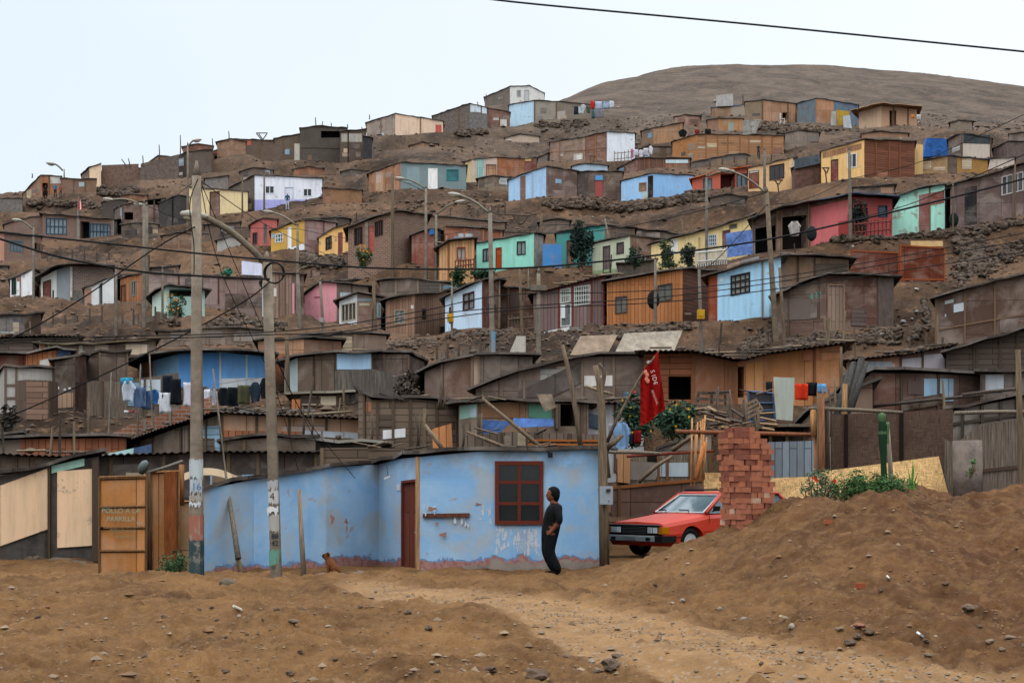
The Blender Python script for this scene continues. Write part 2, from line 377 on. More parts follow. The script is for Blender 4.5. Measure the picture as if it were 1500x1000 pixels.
    for w,mm,hh in zip(walls,mats,hl):
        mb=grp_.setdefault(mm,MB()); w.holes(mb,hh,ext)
        # reveals
        for h in hh:
            for (ua,za,ub,zb) in ((h[0],h[2],h[0],h[1]),(h[3],h[2],h[3],h[1]),(h[0],h[1],h[3],h[4]),(h[0],h[2],h[3],h[5])):
                mb.face([w.pt(ua,za,0),w.pt(ub,zb,0),w.pt(ub,zb,-.9),w.pt(ua,za,-.9)])
    # rear walls
    first,last=vs[0],vs[-1]
    def back(v,kx):
        s=Yb/v[1]; return (v[0]*s+kx,Yb,v[2]-.02,v[3])
    mb=grp_[mats[-1]]; mb0=grp_[mats[0]]
    b0=back(first,.15 if roof else 0); b1=back(last,-.15 if roof else 0)
    def seg(m,a,b): m.face([(a[0],a[1],a[3]-ext),(b[0],b[1],b[3]-ext),(b[0],b[1],b[2]),(a[0],a[1],a[2])],[(0,0),(math.dist(a[:2],b[:2]),0),(math.dist(a[:2],b[:2]),b[2]-b[3]),(0,a[2]-a[3])])
    seg(mb,last,b1)
    if roof: seg(mb,b1,b0)
    else: # thin fence: parallel back skin
        for i in range(len(vs)-1):
            w=walls[i]; mb.face([w.pt(0,w.bot(0)-ext,-.06),w.pt(1,w.bot(1)-ext,-.06),w.pt(1,w.top(1),-.06),w.pt(0,w.top(0),-.06)])
            mb.face([w.pt(0,w.top(0),-.06),w.pt(1,w.top(1),-.06),w.pt(1,w.top(1)),w.pt(0,w.top(0))])
    seg(mb0,b0,first)
    for (mk,c),m in grp_.items(): m.build('wall',mat(mk,c),root)
    if roof:
        rb=MB(); th=.07 if roof!='corr' else .015
        pts=[]
        for i,w in enumerate(walls):
            n=max(2,int(w.L/(.036 if (roof=='corr' and D<75) else .5)))
            for k in range(n+(1 if i==len(walls)-1 else 0)):
                u=k/n; p=w.pt(u,w.top(u)); pts.append((p,w))
        # outward offset
        top=[];bk=[]; cum=0
        for j,(p,w) in enumerate(pts):
            ow=oh+R.uniform(-.05,.05) if roof!='corr' else oh
            q=p+w.n*ow
            if D<130: EDGE.append((q.copy(),D))
            if j==0: q=q+(pts[0][0]-pts[1][0]).normalized()*min(oh,.25)
            if j==len(pts)-1: q=q+(pts[-1][0]-pts[-2][0]).normalized()*min(oh,.25)
            if j: cum+=(p-pts[j-1][0]).length
            dz=.03+ (R.uniform(-.055,.045) if roof!='corr' else .02*math.sin(cum/.155*2*math.pi))
            q.z+=dz; top.append(q)
            s=(Yb+.2)/p.y; bk.append(Vector((p.x*s,Yb+.2,p.z+dz+zr)))
        dn=Vector((0,0,th))
        cumu=0
        for j in range(len(top)-1):
            if j: cumu+=(top[j]-top[j-1]).length
            du=(top[j+1]-top[j]).length; dd=(bk[j]-top[j]).length
            uv=[(cumu,0),(cumu+du,0),(cumu+du,dd),(cumu,dd)]
            rb.face([top[j]+dn,top[j+1]+dn,bk[j+1]+dn,bk[j]+dn],uv); rb.face([top[j],bk[j],bk[j+1],top[j+1]],[uv[0],uv[3],uv[2],uv[1]])
            rb.face([top[j],top[j+1],top[j+1]+dn,top[j]+dn])
            rb.face([bk[j],bk[j]+dn,bk[j+1]+dn,bk[j+1]])
        rb.face([top[0],top[0]+dn,bk[0]+dn,bk[0]]); rb.face([top[-1],bk[-1],bk[-1]+dn,top[-1]+dn])
        ro=rb.build('roof',mat('metal' if roof=='corr' else 'board' if roof=='bd' else 'card',rc),root)
        if joists:
            jb=MB()
            for k in range(joists):
                j=int((k+.5)/joists*(len(top)-1)); a=top[j]+Vector((0,.02,-.05)); b=a.lerp(bk[j],.12); b.z-=.0; jb.tube([a,b],.03,4)
            jb.build('rafter',mat('plain','5a4636'),ro)
    if fix:
        for w in walls:
            n=max(2,int(w.L/1.2)+1)
            for k in range(n):
                u=k/(n-1); p=w.pt(u,w.bot(u),.05); sg=.7+D/130
                FIX.append((p.x,p.y,p.z,sg)); s=(p.y+1.6)/p.y
                if roof: FIX.append((p.x*s,p.y*s,p.z+.1,sg))
    return root
_oldmat=mat
def mat(kind,c='808080',rough=.85):
    if kind not in('bluewall','mat'): return _oldmat(kind,c,rough)
    key=(kind,c)
    if key in MC: return MC[key]
    m=newmat(kind); t=NT(m); c=lin(c); uv=t.n('UVMap').outputs[0]
    if kind=='mat':
        v=uv; v=t.n('VectorMath',{0:uv,1:t.n('VectorMath',{0:t.n('TexNoise',{'Vector':uv,'Scale':2.5,'Detail':2.}).outputs[1],3:.12},operation='SCALE').outputs[0]},operation='ADD').outputs[0]; ck=t.n('TexChecker',{'Vector':v,'Scale':8.5}).outputs[1]
        a=t.noise(t.n('Mapping',{'Vector':v,'Scale':(34,5,1)}).outputs[0],1.,3,.8,.4); b=t.noise(t.n('Mapping',{'Vector':v,'Scale':(5,34,1)}).outputs[0],1.,3,.8,.4)
        g=t.n('Mix',{0:ck,2:a,3:b}).outputs[0]; dk=tuple(x*.5 for x in c)
        col=t.mix(t.ramp(g,.38,.58),tuple(x*.42 for x in c),c); col=t.mix(t.math('MULTIPLY',t.ramp(t.noise(v,1.5,4,.6),.45,.75),.5),col,lin('8a6a3c')); col=t.mix(t.math('MULTIPLY',ck,.1),col,lin('e6c888')); h=g; hs=.9
    else:
        s=t.n('SeparateXYZ',{0:uv}); x=s.outputs[0]; y=s.outputs[1]
        P=t.n('NewGeometry').outputs['Position']; wx=t.n('SeparateXYZ',{0:P}).outputs[0]
        big=t.noise(P,.9,6,.6,.5); med=t.noise(P,2.6,7,.65,.3); fine=t.noise(P,14,5,.7)
        col=t.mix(t.ramp(big,.4,.65),c,lin('9fbbd2')); col=t.mix(t.math('MULTIPLY',t.ramp(t.noise(P,.55,4,.55,1.),.5,.7),.75),col,lin('5f92c4'))
        pl=t.noise(t.n('VectorMath',{0:P,1:(7.3,1.,3.)},operation='ADD').outputs[0],1.15,5,.55,.6); col=t.mix(t.math('MULTIPLY',t.ramp(pl,.5,.62),.75),col,lin('a3a6a4'))
        pl2=t.noise(t.n('VectorMath',{0:P,1:(1.3,1.,9.)},operation='ADD').outputs[0],2.2,7,.65,.4); col=t.mix(t.math('MULTIPLY',t.ramp(pl2,.62,.66),.8),col,lin('9c8c82'))
        tr=t.ramp(y,1.75,2.2); col=t.mix(t.math('MULTIPLY',t.math('MULTIPLY',tr,t.ramp(med,.35,.55)),.7),col,lin('7d8890'))
        # ragged red band and bare plaster foot
        hN=t.math('MULTIPLY_ADD',med,.55); hN.node.inputs[2].default_value=-.27
        yy=t.math('ADD',y,hN)
        left=t.ramp(wx,-.6,-1.9)
        col=t.mix(t.math('LESS_THAN',yy,.27),col,t.mix(.35,lin('4a7ab0'),lin('8a8a8a')))
        col=t.mix(t.math('LESS_THAN',yy,.23),col,t.mix(t.ramp(fine,.4,.6),lin('8a5044'),lin('a07468')))
        bare=t.math('LESS_THAN',t.math('ADD',yy,t.math('MULTIPLY',left,.14)),.16)
        col=t.mix(bare,col,t.mix(t.ramp(med,.4,.65),lin('8f7f70'),lin('6b5c50'))); col=t.mix(t.math('MULTIPLY',fine,.25),col,lin('6b7c8c')); h=t.math('ADD',med,fine); hs=.25
    bp=t.n('Bump',{'Strength':hs,'Distance':.02,'Height':h}); t.n('OutputMaterial',{'Surface':t.n('BsdfPrincipled',{'Base Color':col,'Roughness':.85,'Specular IOR Level':.2,'Normal':bp.outputs[0]}).outputs[0]})
    MC[key]=m; return m
# ================================================================ the hillside houses (picture columns, rows; metres of recession)
BD='board'; PT='paint'; WP='wornpaint'; RD='reed'; VP='vplank'; PL='plank'; OS='osb'; BR='brick'; ME='metal'; CO='concrete'; ST='straw'; TP='tarp'
H=house
# --- top ridge, left
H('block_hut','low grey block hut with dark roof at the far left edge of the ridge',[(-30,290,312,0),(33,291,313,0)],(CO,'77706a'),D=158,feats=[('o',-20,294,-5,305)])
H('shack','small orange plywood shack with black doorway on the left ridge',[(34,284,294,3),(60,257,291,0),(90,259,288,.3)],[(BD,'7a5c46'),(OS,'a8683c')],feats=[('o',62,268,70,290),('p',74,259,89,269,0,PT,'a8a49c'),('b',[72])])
H('shack','rust brown mat shack with slumped right end beside the orange ridge shack',[(90,262,286,.5),(141,263,287,0)],(RD,'7d5c46'),feats=[('b',[108,125])])
H('shack','cream gabled shack front at the start of the long adobe ridge wall',[(120,256,268,3),(131,246,276,.5),(148,240,277,0)],[(BD,'6a5444'),(PT,'c9a988')],rc='3c4450')
H('mud_wall','long brown adobe compound wall on the left ridge, left stretch',[(149,242,276,0),(203,240,272,.4)],(CO,'6b5346'),roof=None,cat='wall')
H('mud_wall','grey adobe ridge wall stretch right of the tan timber post',[(206,240,271,0),(262,226,268,.6)],(CO,'6d5c52'),roof=None,cat='wall')
H('shack','tan gable peeping over the grey adobe ridge wall',[(212,243,262,1),(232,228,262,.3),(253,231,262,0)],(BD,'75563e'),D=171,rc='3a4a60',fix=0)
H('shack','dark reed mat shack under a low roof, left of the rust door frame',[(255,232,268,1),(275,222,262,0),(310,220,255,.3)],[(RD,'4a3d34'),(RD,'5a4b3f')])
H('shack','dark mat shack with rust red timber door frame on the ridge',[(310,223,252,0),(350,208,250,.3)],(RD,'4b3c33'),feats=[('p',311,222,348,225,0,VP,'7a4632',.1),('p',327,225,331,250,0,VP,'6a4030',.08),('o',314,228,326,250,0)])
H('shack','reed mat shack with small red board under its eave on the ridge',[(340,204,244,0),(402,206,243,.4)],(RD,'5f5044'),feats=[('p',362,206,368,213,0,PT,'a04a3a'),('b',[351,380])])
H('shack','reed mat shack with tall pale door on the ridge',[(402,203,240,.3),(440,197,238,0),(470,188,238,.3)],(RD,'64564a'),feats=[('d',431,210,439,235,0,{'c':'b5ada0','k':PT,'fr':0}),('b',[415,452])])
H('shack','broad reed mat shack with dark upper deck on the ridge top',[(440,188,236,1),(466,185,238,0),(508,188,238,.2)],(RD,'54493f'),D=171,feats=[('o',470,192,500,202,0),('h',[.4],'4a3c30')])
H('shack','reed mat shack with hanging white sheet under its roof',[(498,193,238,0),(536,190,237,.3)],(RD,'64554a'),feats=[('p',500,196,530,208,0,'cloth','a8a298'),('b',[510],'3a302a')])
H('shack','narrow black tarpaulin lean-to at the right end of the mat shacks',[(533,200,238,0),(545,202,236,.2)],(TP,'23242a'))
H('house','cream walled hut with purple brown door below the ridge',[(277,275,321,.4),(363,281,314,0)],(PT,'c4ae80'),feats=[('d',307,281,322,320,-1,{'c':'6b5046'})],cat='house')
H('house','white house with lavender lower band and two small windows',[(336,276,312,4),(373,257,308,0),(472,262,305,1)],[(RD,'5e5248'),(PT,'d9dce6')],feats=[('w',388,272,402,284,0,{'f':'dddfe6'}),('w',444,276,457,288,0,{'f':'dddfe6'}),('d',417,274,430,306,0,{'c':'d6dae6','k':PT,'f':'b9bfd8'}),('s',1,.3,PT,'8f90c8')],cat='house')
H('shack','low orange brown reed hut right of the white and lavender house',[(473,276,305,0),(484,276,304,0),(530,279,303,.3)],[(OS,'8c6248'),(RD,'8c6648')])
H('shack','teal grey house with tall white door and turquoise square window',[(540,255,280,4),(587,238,283,0),(683,243,281,1)],[(BD,'8a6450'),(PT,'67787a')],feats=[('w',654,248,672,265,0,{'f':'38797c','g':'1f6a70','n':(1,1)}),('d',627,246,641,281,0,{'c':'dcd8d4','k':PT,'fr':0}),('p',596,245,615,268,0,PT,'6f8488'),('p',550,252,562,280,0,BD,'a9825c'),('b',[543,550,564,575],'a07c58')],cat='house')
H('house','cream hut with small red door at its right end on the ridge',[(537,180,205,3),(579,167,204,0),(649,178,197,1)],[(BD,'8c7a6c'),(PT,'c4a68c')],feats=[('d',638,183,647,197,0,{'c':'a84838','k':PT,'fr':0}),('b',[558,616],'8a6a54')],cat='house')
H('shack','grey brown felt shack with pale panels in its upper corner',[(634,170,195,4),(688,152,194,0),(714,158,191,.5)],[(CO,'6a5c54'),(CO,'66615e')],feats=[('p',689,153,704,164,1,PT,'a9b4bc'),('p',706,156,713,166,1,PT,'a9b4bc'),('b',[672])])
H('shack','plain rust brown board hut between grey and pale blue shacks',[(713,158,190,0),(747,165,191,.3)],(BD,'6a4a3e'))
H('shack','pale blue hut joined to a grey reed hut high on the hill',[(746,154,186,.4),(783,148,182,0),(815,149,181,.2),(872,154,176,1)],D=203,mats=[(PT,'9cb9cc'),(RD,'94897a'),(RD,'7e7264')],feats=[('b',[783,815],'6b5a4c'),('p',814,164,828,180,-2,BD,'a39a92')])
H('house','topmost white washed hut with shallow gabled roof',[(710,143,160,3),(747,127,160,0),(775,126,157,.3),(797,137,152,.8)],D=222,mats=[(RD,'75675c'),(PT,'b9b6b2'),(PT,'b9b6b2')],feats=[('d',768,132,778,150,0,{'c':'a5a5a5','k':PT,'f':'909090'}),('w',757,132,763,142,0,{'f':'999999','g':'a5a5a5'})],cat='house')
# --- upper right
H('shack','small tan hut under a blue sheet on the upper slope',[(1042,158,178,0),(1070,157,175,.3),(1092,153,170,1)],[(OS,'94704e'),(RD,'8f8070')],rc='3466a0')
H('shack','tan particle board cabin with narrow grey door, bags at its side',[(1036,176,198,2),(1053,174,198,0),(1088,174,197,.2)],[(OS,'8a6248'),(OS,'b07c4c')],feats=[('d',1067,178,1075,197,0,{'c':'7b857c','k':PT,'fr':0})])
H('shack','long tan board cabin with a white chair by its wall',[(1091,150,185,.5),(1117,147,182,0),(1195,155,184,1),(1197,155,184,1.1)],[(RD,'80694f'),(OS,'a07450'),(OS,'a07450')],feats=[('o',1146,165,1153,176,0),('b',[1117,1154,1166,1180],'6a5040')])
H('shack','gabled cabin of tan board and blue grey corrugated sheet',[(1168,152,182,1),(1195,144,185,0),(1221,148,187,.2),(1257,154,190,.6)],[(ME,'66757c'),(OS,'a9744c'),(ME,'5e7486')],rc='4a5058')
H('house','cream hut with porch under a tan sheet roof on the upper right',[(1258,164,190,3),(1291,155,192,0),(1343,160,190,.4)],[(PT,'b39276'),(PT,'a07c60')],feats=[('o',1303,162,1308,189,0),('o',1310,162,1313,189,0),('b',[1309,1330],'6b4c3c')],rc='a87c50',oh=1.1,cat='house')
H('shack','tan hut with woven reed top left of the patchwork plank house',[(940,192,205,2),(957,188,215,0),(1000,180,205,.5)],[(RD,'75604e'),(OS,'a0744c')],D=160)
H('house','long patchwork house of tan and cream planks',[(985,208,235,3),(1021,197,236,0),(1148,199,232,.6)],[(RD,'a0714c'),(PL,'a5744a')],feats=[('p',1022,214,1033,218,0,PL,'b9a888'),('p',1035,210,1050,216,0,PL,'b0a082'),('p',1057,207,1075,211,0,PL,'86664c'),('p',1098,206,1114,209,0,PL,'c0ac8c'),('p',1134,216,1146,232,0,PL,'8d5c40'),('p',1066,222,1082,227,0,PL,'c09060'),('b',[1034,1051,1066,1084,1097,1116,1131],'8a6044')],cat='house')
H('shack','long grey brown reed hut with bowed black roof',[(1012,238,258,.3),(1085,225,247,0),(1120,233,250,.8)],(RD,'6e625a'),D=141,fix=0)
H('shack','dark red brown hut with white strip under its eave',[(906,247,258,2),(934,232,256,0),(1011,232,256,.5)],[(BD,'6a4638'),(VP,'6e4838')],feats=[('p',975,234,1008,239,0,PT,'a9bcc4'),('p',974,240,1006,254,0,VP,'8f6248'),('b',[951,972],'80583e')],D=146)
H('shack','brown panel hut with bright white end wall and small fence',[(806,209,238,4),(857,201,241,1.2),(889,193,240,0),(930,196,232,.8)],[(BD,'7c6250'),(BD,'6a4a3e'),(PT,'c0c6cc')],feats=[('h',[.52],'8a644a',[0,1]),('b',[820,873],'8a644a')])
H('shack','grey hut with blue sheet over its eave beside the brown panel hut',[(785,233,251,1),(803,225,250,0),(843,231,247,.4)],[(CO,'6a625c'),(CO,'85807a')],feats=[('p',816,224,843,232,0,TP,'2c5c90',.15),('b',[803,834],'4a3c34')],D=160)
H('shack','row of patchwork doors in mint, cream and burnt orange',[(681,238,272,2),(692,234,272,0),(728,231,273,.2),(768,233,270,.6),(786,231,260,1)],[(PT,'b09a6c'),(PT,'a99486'),(OS,'96582e'),(BD,'63382c')],feats=[('p',698,233,709,273,0,VP,'8fb8b0'),('d',712,241,727,273,0,{'c':'b07f5a','k':OS}),('p',769,231,778,236,0,PT,'c4a060')])
H('house','light blue hut whose long right wall is rust brown, upper middle slope',[(745,264,300,.6),(800,244,292,0),(845,251,290,1)],[(PT,'86a9c9'),(BD,'5a443c')],feats=[('d',762,259,770,299,-2,{'c':'6d5448','fr':0}),('b',[780],'a0b4c4')],D=130,cat='house')
H('shack','low dark hut with narrow red door and blue patch over it',[(844,252,291,.2),(862,252,291,0),(912,252,292,.2)],[(BD,'50443e'),(BD,'5a4a40')],feats=[('d',872,265,883,289,0,{'c':'8a3a38','k':PT,'fr':0}),('p',872,257,883,264,0,PT,'3f83b4')],D=131)
H('house','sky blue hut with black doorway above the dark stone bank',[(910,266,303,.4),(957,254,294,0),(1016,258,290,.5)],[(PT,'80abd0'),(PT,'6b9cc8')],feats=[('w',936,268,947,281,-1,{'f':'8c6448','g':'b09070','n':(3,1)}),('d',949,258,959,295,-1,{'c':'15171b'}),('p',941,281,948,297,-1,PT,'94a49c')],cat='house')
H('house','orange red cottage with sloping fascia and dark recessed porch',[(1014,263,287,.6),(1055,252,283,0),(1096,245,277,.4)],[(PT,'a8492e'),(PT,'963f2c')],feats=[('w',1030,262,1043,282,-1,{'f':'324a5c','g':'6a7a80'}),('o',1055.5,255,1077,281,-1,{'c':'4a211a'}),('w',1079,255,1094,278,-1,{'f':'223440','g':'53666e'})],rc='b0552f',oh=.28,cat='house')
H('house','cream orange cottage with three pane dark window under black eave',[(1096,247,278,.5),(1161,231,282,0),(1166,231,281,2.5)],[(PT,'c79c66'),(PT,'b9b4b0')],feats=[('w',1127,243,1149,265,-4,{'n':(3,1),'f':'4a2c24'}),('d',1097,251,1112,277,-2,{'c':'6d382c'}),('p',1097,250,1111,254,-2,PT,'a49c94')],D=116,cat='house')
H('shack','purple brown hut under a sagging grey tarpaulin',[(1160,247,280,1),(1164,246,281,0),(1203,232,279,.3)],(CO,'6a4a40'),feats=[('p',1163,234,1203,248,-8,TP,'3b4249',.2)],rc='3c4248',D=112)
H('house','yellow house with maroon door, its right wall of brown planks',[(1203,222,272,.6),(1266,205,266,0),(1340,208,266,1.6)],[(PT,'d0a25c'),(PL,'6a4030')],feats=[('d',1217,234,1228,266,-1,{'c':'6e2f2a'}),('w',1241,226,1255,247,-2,{'f':'cfd2d6','g':'2b3238'}),('p',1205,224,1262,232,-14,VP,'a0704a'),('p',1285,251,1300,264,0,PL,'8c5236'),('b',[1283,1302,1318],'7c4c36')],D=108,cat='house')
H('wall_panel_fence','yellow board strip between plank wall and reed hut',[(1340,211,244,0),(1352,212,244,0)],(PT,'b89458'),roof=None,cat='fence',D=112)
H('shack','low tan reed hut with blue sheets on its roof',[(1344,238,263,.4),(1388,228,263,0),(1402,230,264,.1),(1447,234,266,.6)],[(RD,'a98250'),(CO,'5a4c42'),(RD,'a07a4c')],rc='3c4a5c')
H('shack','upper hut with black net over a pale wall on the right',[(1389,205,228,1.5),(1408,196,230,0),(1452,203,230,.4)],[(BD,'5c4a40'),(PT,'a59688')],feats=[('p',1411,197,1451,210,1,TP,'202a2e'),('b',[1409,1451],'5c4a3c')],D=122)
H('shack','whitewashed low wall with brown hut behind at right edge',[(1440,234,252,0),(1486,231,250,.5)],(WP,'a9988c'),D=118)
H('shack','dark brown hut behind the whitewashed wall at right edge',[(1455,218,240,1),(1475,208,240,0),(1530,205,240,.4)],(CO,'63504a'),D=124,fix=0)
# --- left middle
H('house','red brick house with two wide barred windows and grey pillars',[(62,313,358,.3),(165,322,350,0),(172,322,350,2)],[(BR,'7d5648'),(BR,'6d4c42')],feats=[('w',67,319,98,343,1,{'f':'3c5062','g':'76838a','n':(5,2)}),('o',118,324,131,352,1),('w',131,327,162,350,1,{'f':'334757','g':'65757d','n':(6,2)}),('p',113,317,117,353,0,CO,'8d867e',.1),('p',163,321,169,352,0,CO,'8d867e',.1)],oh=.28,cat='house')
H('house','brick annex left of the brick house with a low roof',[(6,330,349,2),(28,322,345,0),(62,316,345,.3)],(BR,'7c584a'),D=145,cat='house')
H('house','low brick house with small barred window at left edge',[(-30,340,392,0),(6,342,390,.0),(60,346,382,.3)],[(PT,'a0705c'),(BR,'755142')],feats=[('w',14,352,34,368,1,{'f':'4e626d','g':'6f7b80','n':(4,1)}),('o',50,355,54,368,1),('w',54,356,60,371,0,{'f':'6a5440'})],oh=.28,D=128,cat='house')
H('shack','dark brown hut with hanging cloths and pole porch',[(168,306,338,3),(181,300,338,0),(242,290,336,.4)],[(BD,'5a473c'),(BD,'5f463c')],feats=[('o',216,291,236,300,0),('o',182,311,195,322,0),('b',[180,212,226],'50443c')],D=146)
H('shack','dark grey reed hut left of the cream wall, propped by posts',[(233,297,337,0),(262,286,336,.3),(278,290,332,1)],(RD,'47423f'),D=142,feats=[('b',[253],'201c1a')])
# --- row at about 90 m, left
H('shack','slanting white board hut at the left edge under the bank',[(15,410,440,.3),(49,395,442,0),(58,400,440,2)],[(PT,'c8c8c8'),(BD,'5a4a44')],feats=[('w',17,408,24,432,-1,{'f':'3a4a44','g':'4d5c56'}),('p',25,402,29,412,0,BD,'8a6a5c'),('p',29,404,31,440,0,BD,'6a5048')],D=97)
H('house','grey house with red brown double door and open porch under a dark roof',[(60,407,460,.5),(83,395,456,.3),(103,389,455,0),(166,392,458,.7)],[(PT,'b9bab4'),(PT,'737b80'),(BR,'7d655c')],feats=[('d',63,413,75,457,-4,{'c':'6d382e'}),('p',77,425,79,437,0,'plain','303438'),('p',102.8,391,106,436,0,CO,'b9b6b0',.1),('s',2,.45,CO,'6a6460')],oh=.7,D=95,cat='house')
H('shack','tan and white hut split by a narrow dark door gap',[(124,423,466,.3),(167,405,450,0),(176,404,448,2)],[(PT,'b9bab8'),(BD,'5c4a40')],feats=[('p',124,424,134,466,-3,BD,'8a5c44'),('o',145,417,150,458,-4)],D=90)
H('house','orange plank cottage with tall pale window, between two poles',[(176,409,455,.5),(212,399,442,0),(222,400,441,2)],[(VP,'a5683e'),(VP,'8c5838')],feats=[('w',192,412,200,435,-2,{'f':'8a8478','g':'8d9890','n':(2,1)}),('d',177,418,184,452,-2,{'c':'9a5c36','k':VP})],D=90,cat='house')
H('shack','long mauve board wall house under a flat roof',[(215,400,442,.2),(320,406,440,0),(330,408,470,0),(397,408,470,.4)],[(BD,'85706a'),(BD,'7b6661'),(BD,'60493f')],feats=[('b',[262,320],'5c3c34'),('p',298,430,362,470,0,BD,'46352e'),('p',330,410,396,430,0,BD,'7f6862')],D=86)
H('house','mint green cottage with flowering bush before its wall',[(223,434,479,.4),(244,419,476,0),(300,425,470,1)],[(PT,'a4b8aa'),(PT,'87a39a')],feats=[('o',248,424,286,434,0,{'c':'40332e'}),('s',0,.35,PT,'7c9484')],D=78,oh=.35,cat='house')
H('shack','grey brown hut with white notices and plank door left of a pole',[(384,414,474,1),(398,400,470,0),(428,402,470,.2),(445,402,478,.6)],[(PT,'9aa6a4'),(VP,'8b7060'),(BD,'50372c')],feats=[('p',401,422,405,434,0,'plain','c9c4bc'),('b',[409,418],'6b5244'),('p',428,415,431,490,0,PT,'c07a84')],D=80)
H('house','pink fronted cottage with steep dark eave',[(446,433,480,.3),(473,412,474,0),(493,415,474,0),(540,420,452,.8)],[(PT,'cc808a'),(PT,'cc808a'),(BD,'6b5a4e')],feats=[('b',[515],'55463c'),('p',461,434,470,436,0,'plain','a0606a')],D=84,oh=.25,cat='house')
H('house','white porch house with a band of tall windows and brown door',[(497,441,488,.5),(523,430,489,0),(558,436,484,.4)],[(PT,'b9bcbc'),(BD,'6a4c3c')],feats=[('w',500,446,522,472,-4,{'f':'b0a898','g':'4c443c','n':(4,1)}),('w',552,444,563,465,0,{'f':'9fb0b4'}),('p',523.5,437,545,441,0,'plain','8c9ca0'),('p',526,444,541,448,0,'plain','b0a890')],D=78,oh=.28,dep=4,cat='house')
H('house','brown board cottage with small arched window on its side wall',[(565,441,502,.6),(608,430,500,0),(636,430,492,1.2),(655,424,492,2)],[(VP,'8a664e'),(VP,'70513e'),(VP,'80604a')],feats=[('w',578,454,594,475,-1,{'f':'9c8a78','g':'83908e','n':(2,2)}),('w',618,452,624,468,0,{'f':'3a2a20','n':(1,1)}),('p',602,447,606,452,0,'plain','c8c4bc'),('p',645,478,652,492,0,'plain','1c1c1e',.3)],D=76,oh=.28,cat='house')
H('house','pale blue cottage with brown six pane window, middle row',[(652,436,494,.6),(706,411,482,0),(731,411,482,1.5)],[(PT,'a8bfd2'),(BD,'54281f')],feats=[('w',678,431,695,456,-5,{'f':'4c2e28','g':'8a8c90','n':(2,2)}),('d',658,450,664,474,-2,{'c':'2b2a30'}),('p',729,411,734,481,0,CO,'9a8a78',.06)],D=72,oh=.28,cat='house')
H('shack','dark rust brown shack behind a broken stake fence',[(731,420,486,1),(785,424,488,0)],(BD,'4a3128'),D=74,feats=[('b',[745,768],'6a5242')])
H('house','purple plank house with white grille windows and red frames',[(781,432,490,.6),(885,405,480,0),(889,405,480,2)],[(VP,'77605c'),(BD,'5a3c34')],feats=[('w',820,424,836,445,-3,{'f':'b7bab4','g':'4e5254','n':(6,2)}),('w',841,420,865,448,-3,{'f':'b7bab4','g':'4a4f52','n':(7,4)}),('d',821,446,837,479,-2,{'c':'6d7070','k':'vplank','f':'c4c4be'}),('b',[819,839,867,884],'70332a'),('p',782,429,884,432,-25,'plain','70332a'),('p',822,446,828,466,0,'plain','d5d8da')],D=70,oh=.25,roof='corr',cat='house')
H('house','orange varnished plank house with two dark shutters',[(889,414,488,.5),(1000,395,478,0),(1042,396,470,2.5)],[(VP,'b06c34'),(PL,'5a3220')],feats=[('w',901,435,919,460,-2,{'f':'4b4038','g':'6d6a60'}),('w',963,418,985,443,-4,{'f':'4b4038','g':'5f625a'}),('p',1003,458,1012,461,0,'plain','a09080')],D=69,oh=.25,roof='bd',cat='house')
H('house','bright sky blue cottage with black twelve pane window',[(1038,405,475,.7),(1051,402,473,.5),(1127,379,457,.0),(1144,376,455,.2)],[(BD,'8a3e20'),(PT,'8fc0dc'),(WP,'8fc0dc')],feats=[('w',1070,404,1099,434,-6,{'f':'2a2a2c','g':'a6a49c','n':(4,3),'fw':.07}),('b',[1117],'80705f'),('p',1054,407,1059,413,0,'plain','d0d4d8'),('p',1085,382,1112,392,-7,BD,'8a8a8c'),('p',1065,388,1084,398,-6,BD,'8a6f5c')],D=64,oh=.28,cat='house')
H('shack','brown felt hut wing behind the sky blue cottage',[(1144,374,440,.1),(1243,380,440,.8)],(BD,'66503f'),D=66,feats=[('b',[1169,1193],'4a3a2e'),('p',1194,386,1240,405,0,RD,'5a4c40')],oh=.4)
H('shack','large dark brown hut with pale plank door and chalk scrawl',[(1136,434,500,.7),(1210,403,486,0),(1284,406,480,.5),(1309,405,478,1.6)],[(BD,'4d3c34'),(BD,'4a3128'),(CO,'5d4f47')],feats=[('d',1212,416,1237,483,1,{'c':'8c7260','k':VP,'f':'8a705c'}),('b',[1155,1285],'5a463a'),('p',1188,430,1191,438,0,'plain','4f9080',.006),('p',1195,428,1197,437,0,'plain','4f9080',.006),('p',1201,427,1203,431,0,'plain','4f9080',.006),('p',1158,472,1208,492,-6,BD,'5c4840')],D=61,oh=.35)
H('panel_fence','left lower rust red sheet panel fence on timber posts',[(1246,366,405,0),(1317,369,425,.3)],(BD,'5e2a1a'),roof=None,cat='fence',D=72,feats=[('b',[1247,1316],'8a4a2c'),('h',[.97],'7a4028')])
H('panel_fence','right larger rust red sheet panel fence on timber posts',[(1318,358,412,0),(1384,362,412,.3)],(BD,'5e2a1a'),roof=None,cat='fence',D=71,feats=[('b',[1319,1383],'8a4a2c'),('h',[.97,.05],'7a4028'),('p',1334,353,1381,361,0,PT,'b9945c')])
H('house','long brown grey house at right edge with batten grid and torn poster',[(1371,438,508,.6),(1413,425,503,.3),(1520,396,490,0)],[(BD,'4f3b31'),(BD,'513d33')],feats=[('b',[1371,1413,1457],'6d5644'),('h',[.35],'6d5644'),('p',1397,446,1412,458,-3,'plain','b9c2c4'),('p',1384,441,1397,446,-3,'plain','a4aaa8'),('p',1384,460,1386,464,0,'plain','b0b4b4')],D=57,oh=.28,cat='house')
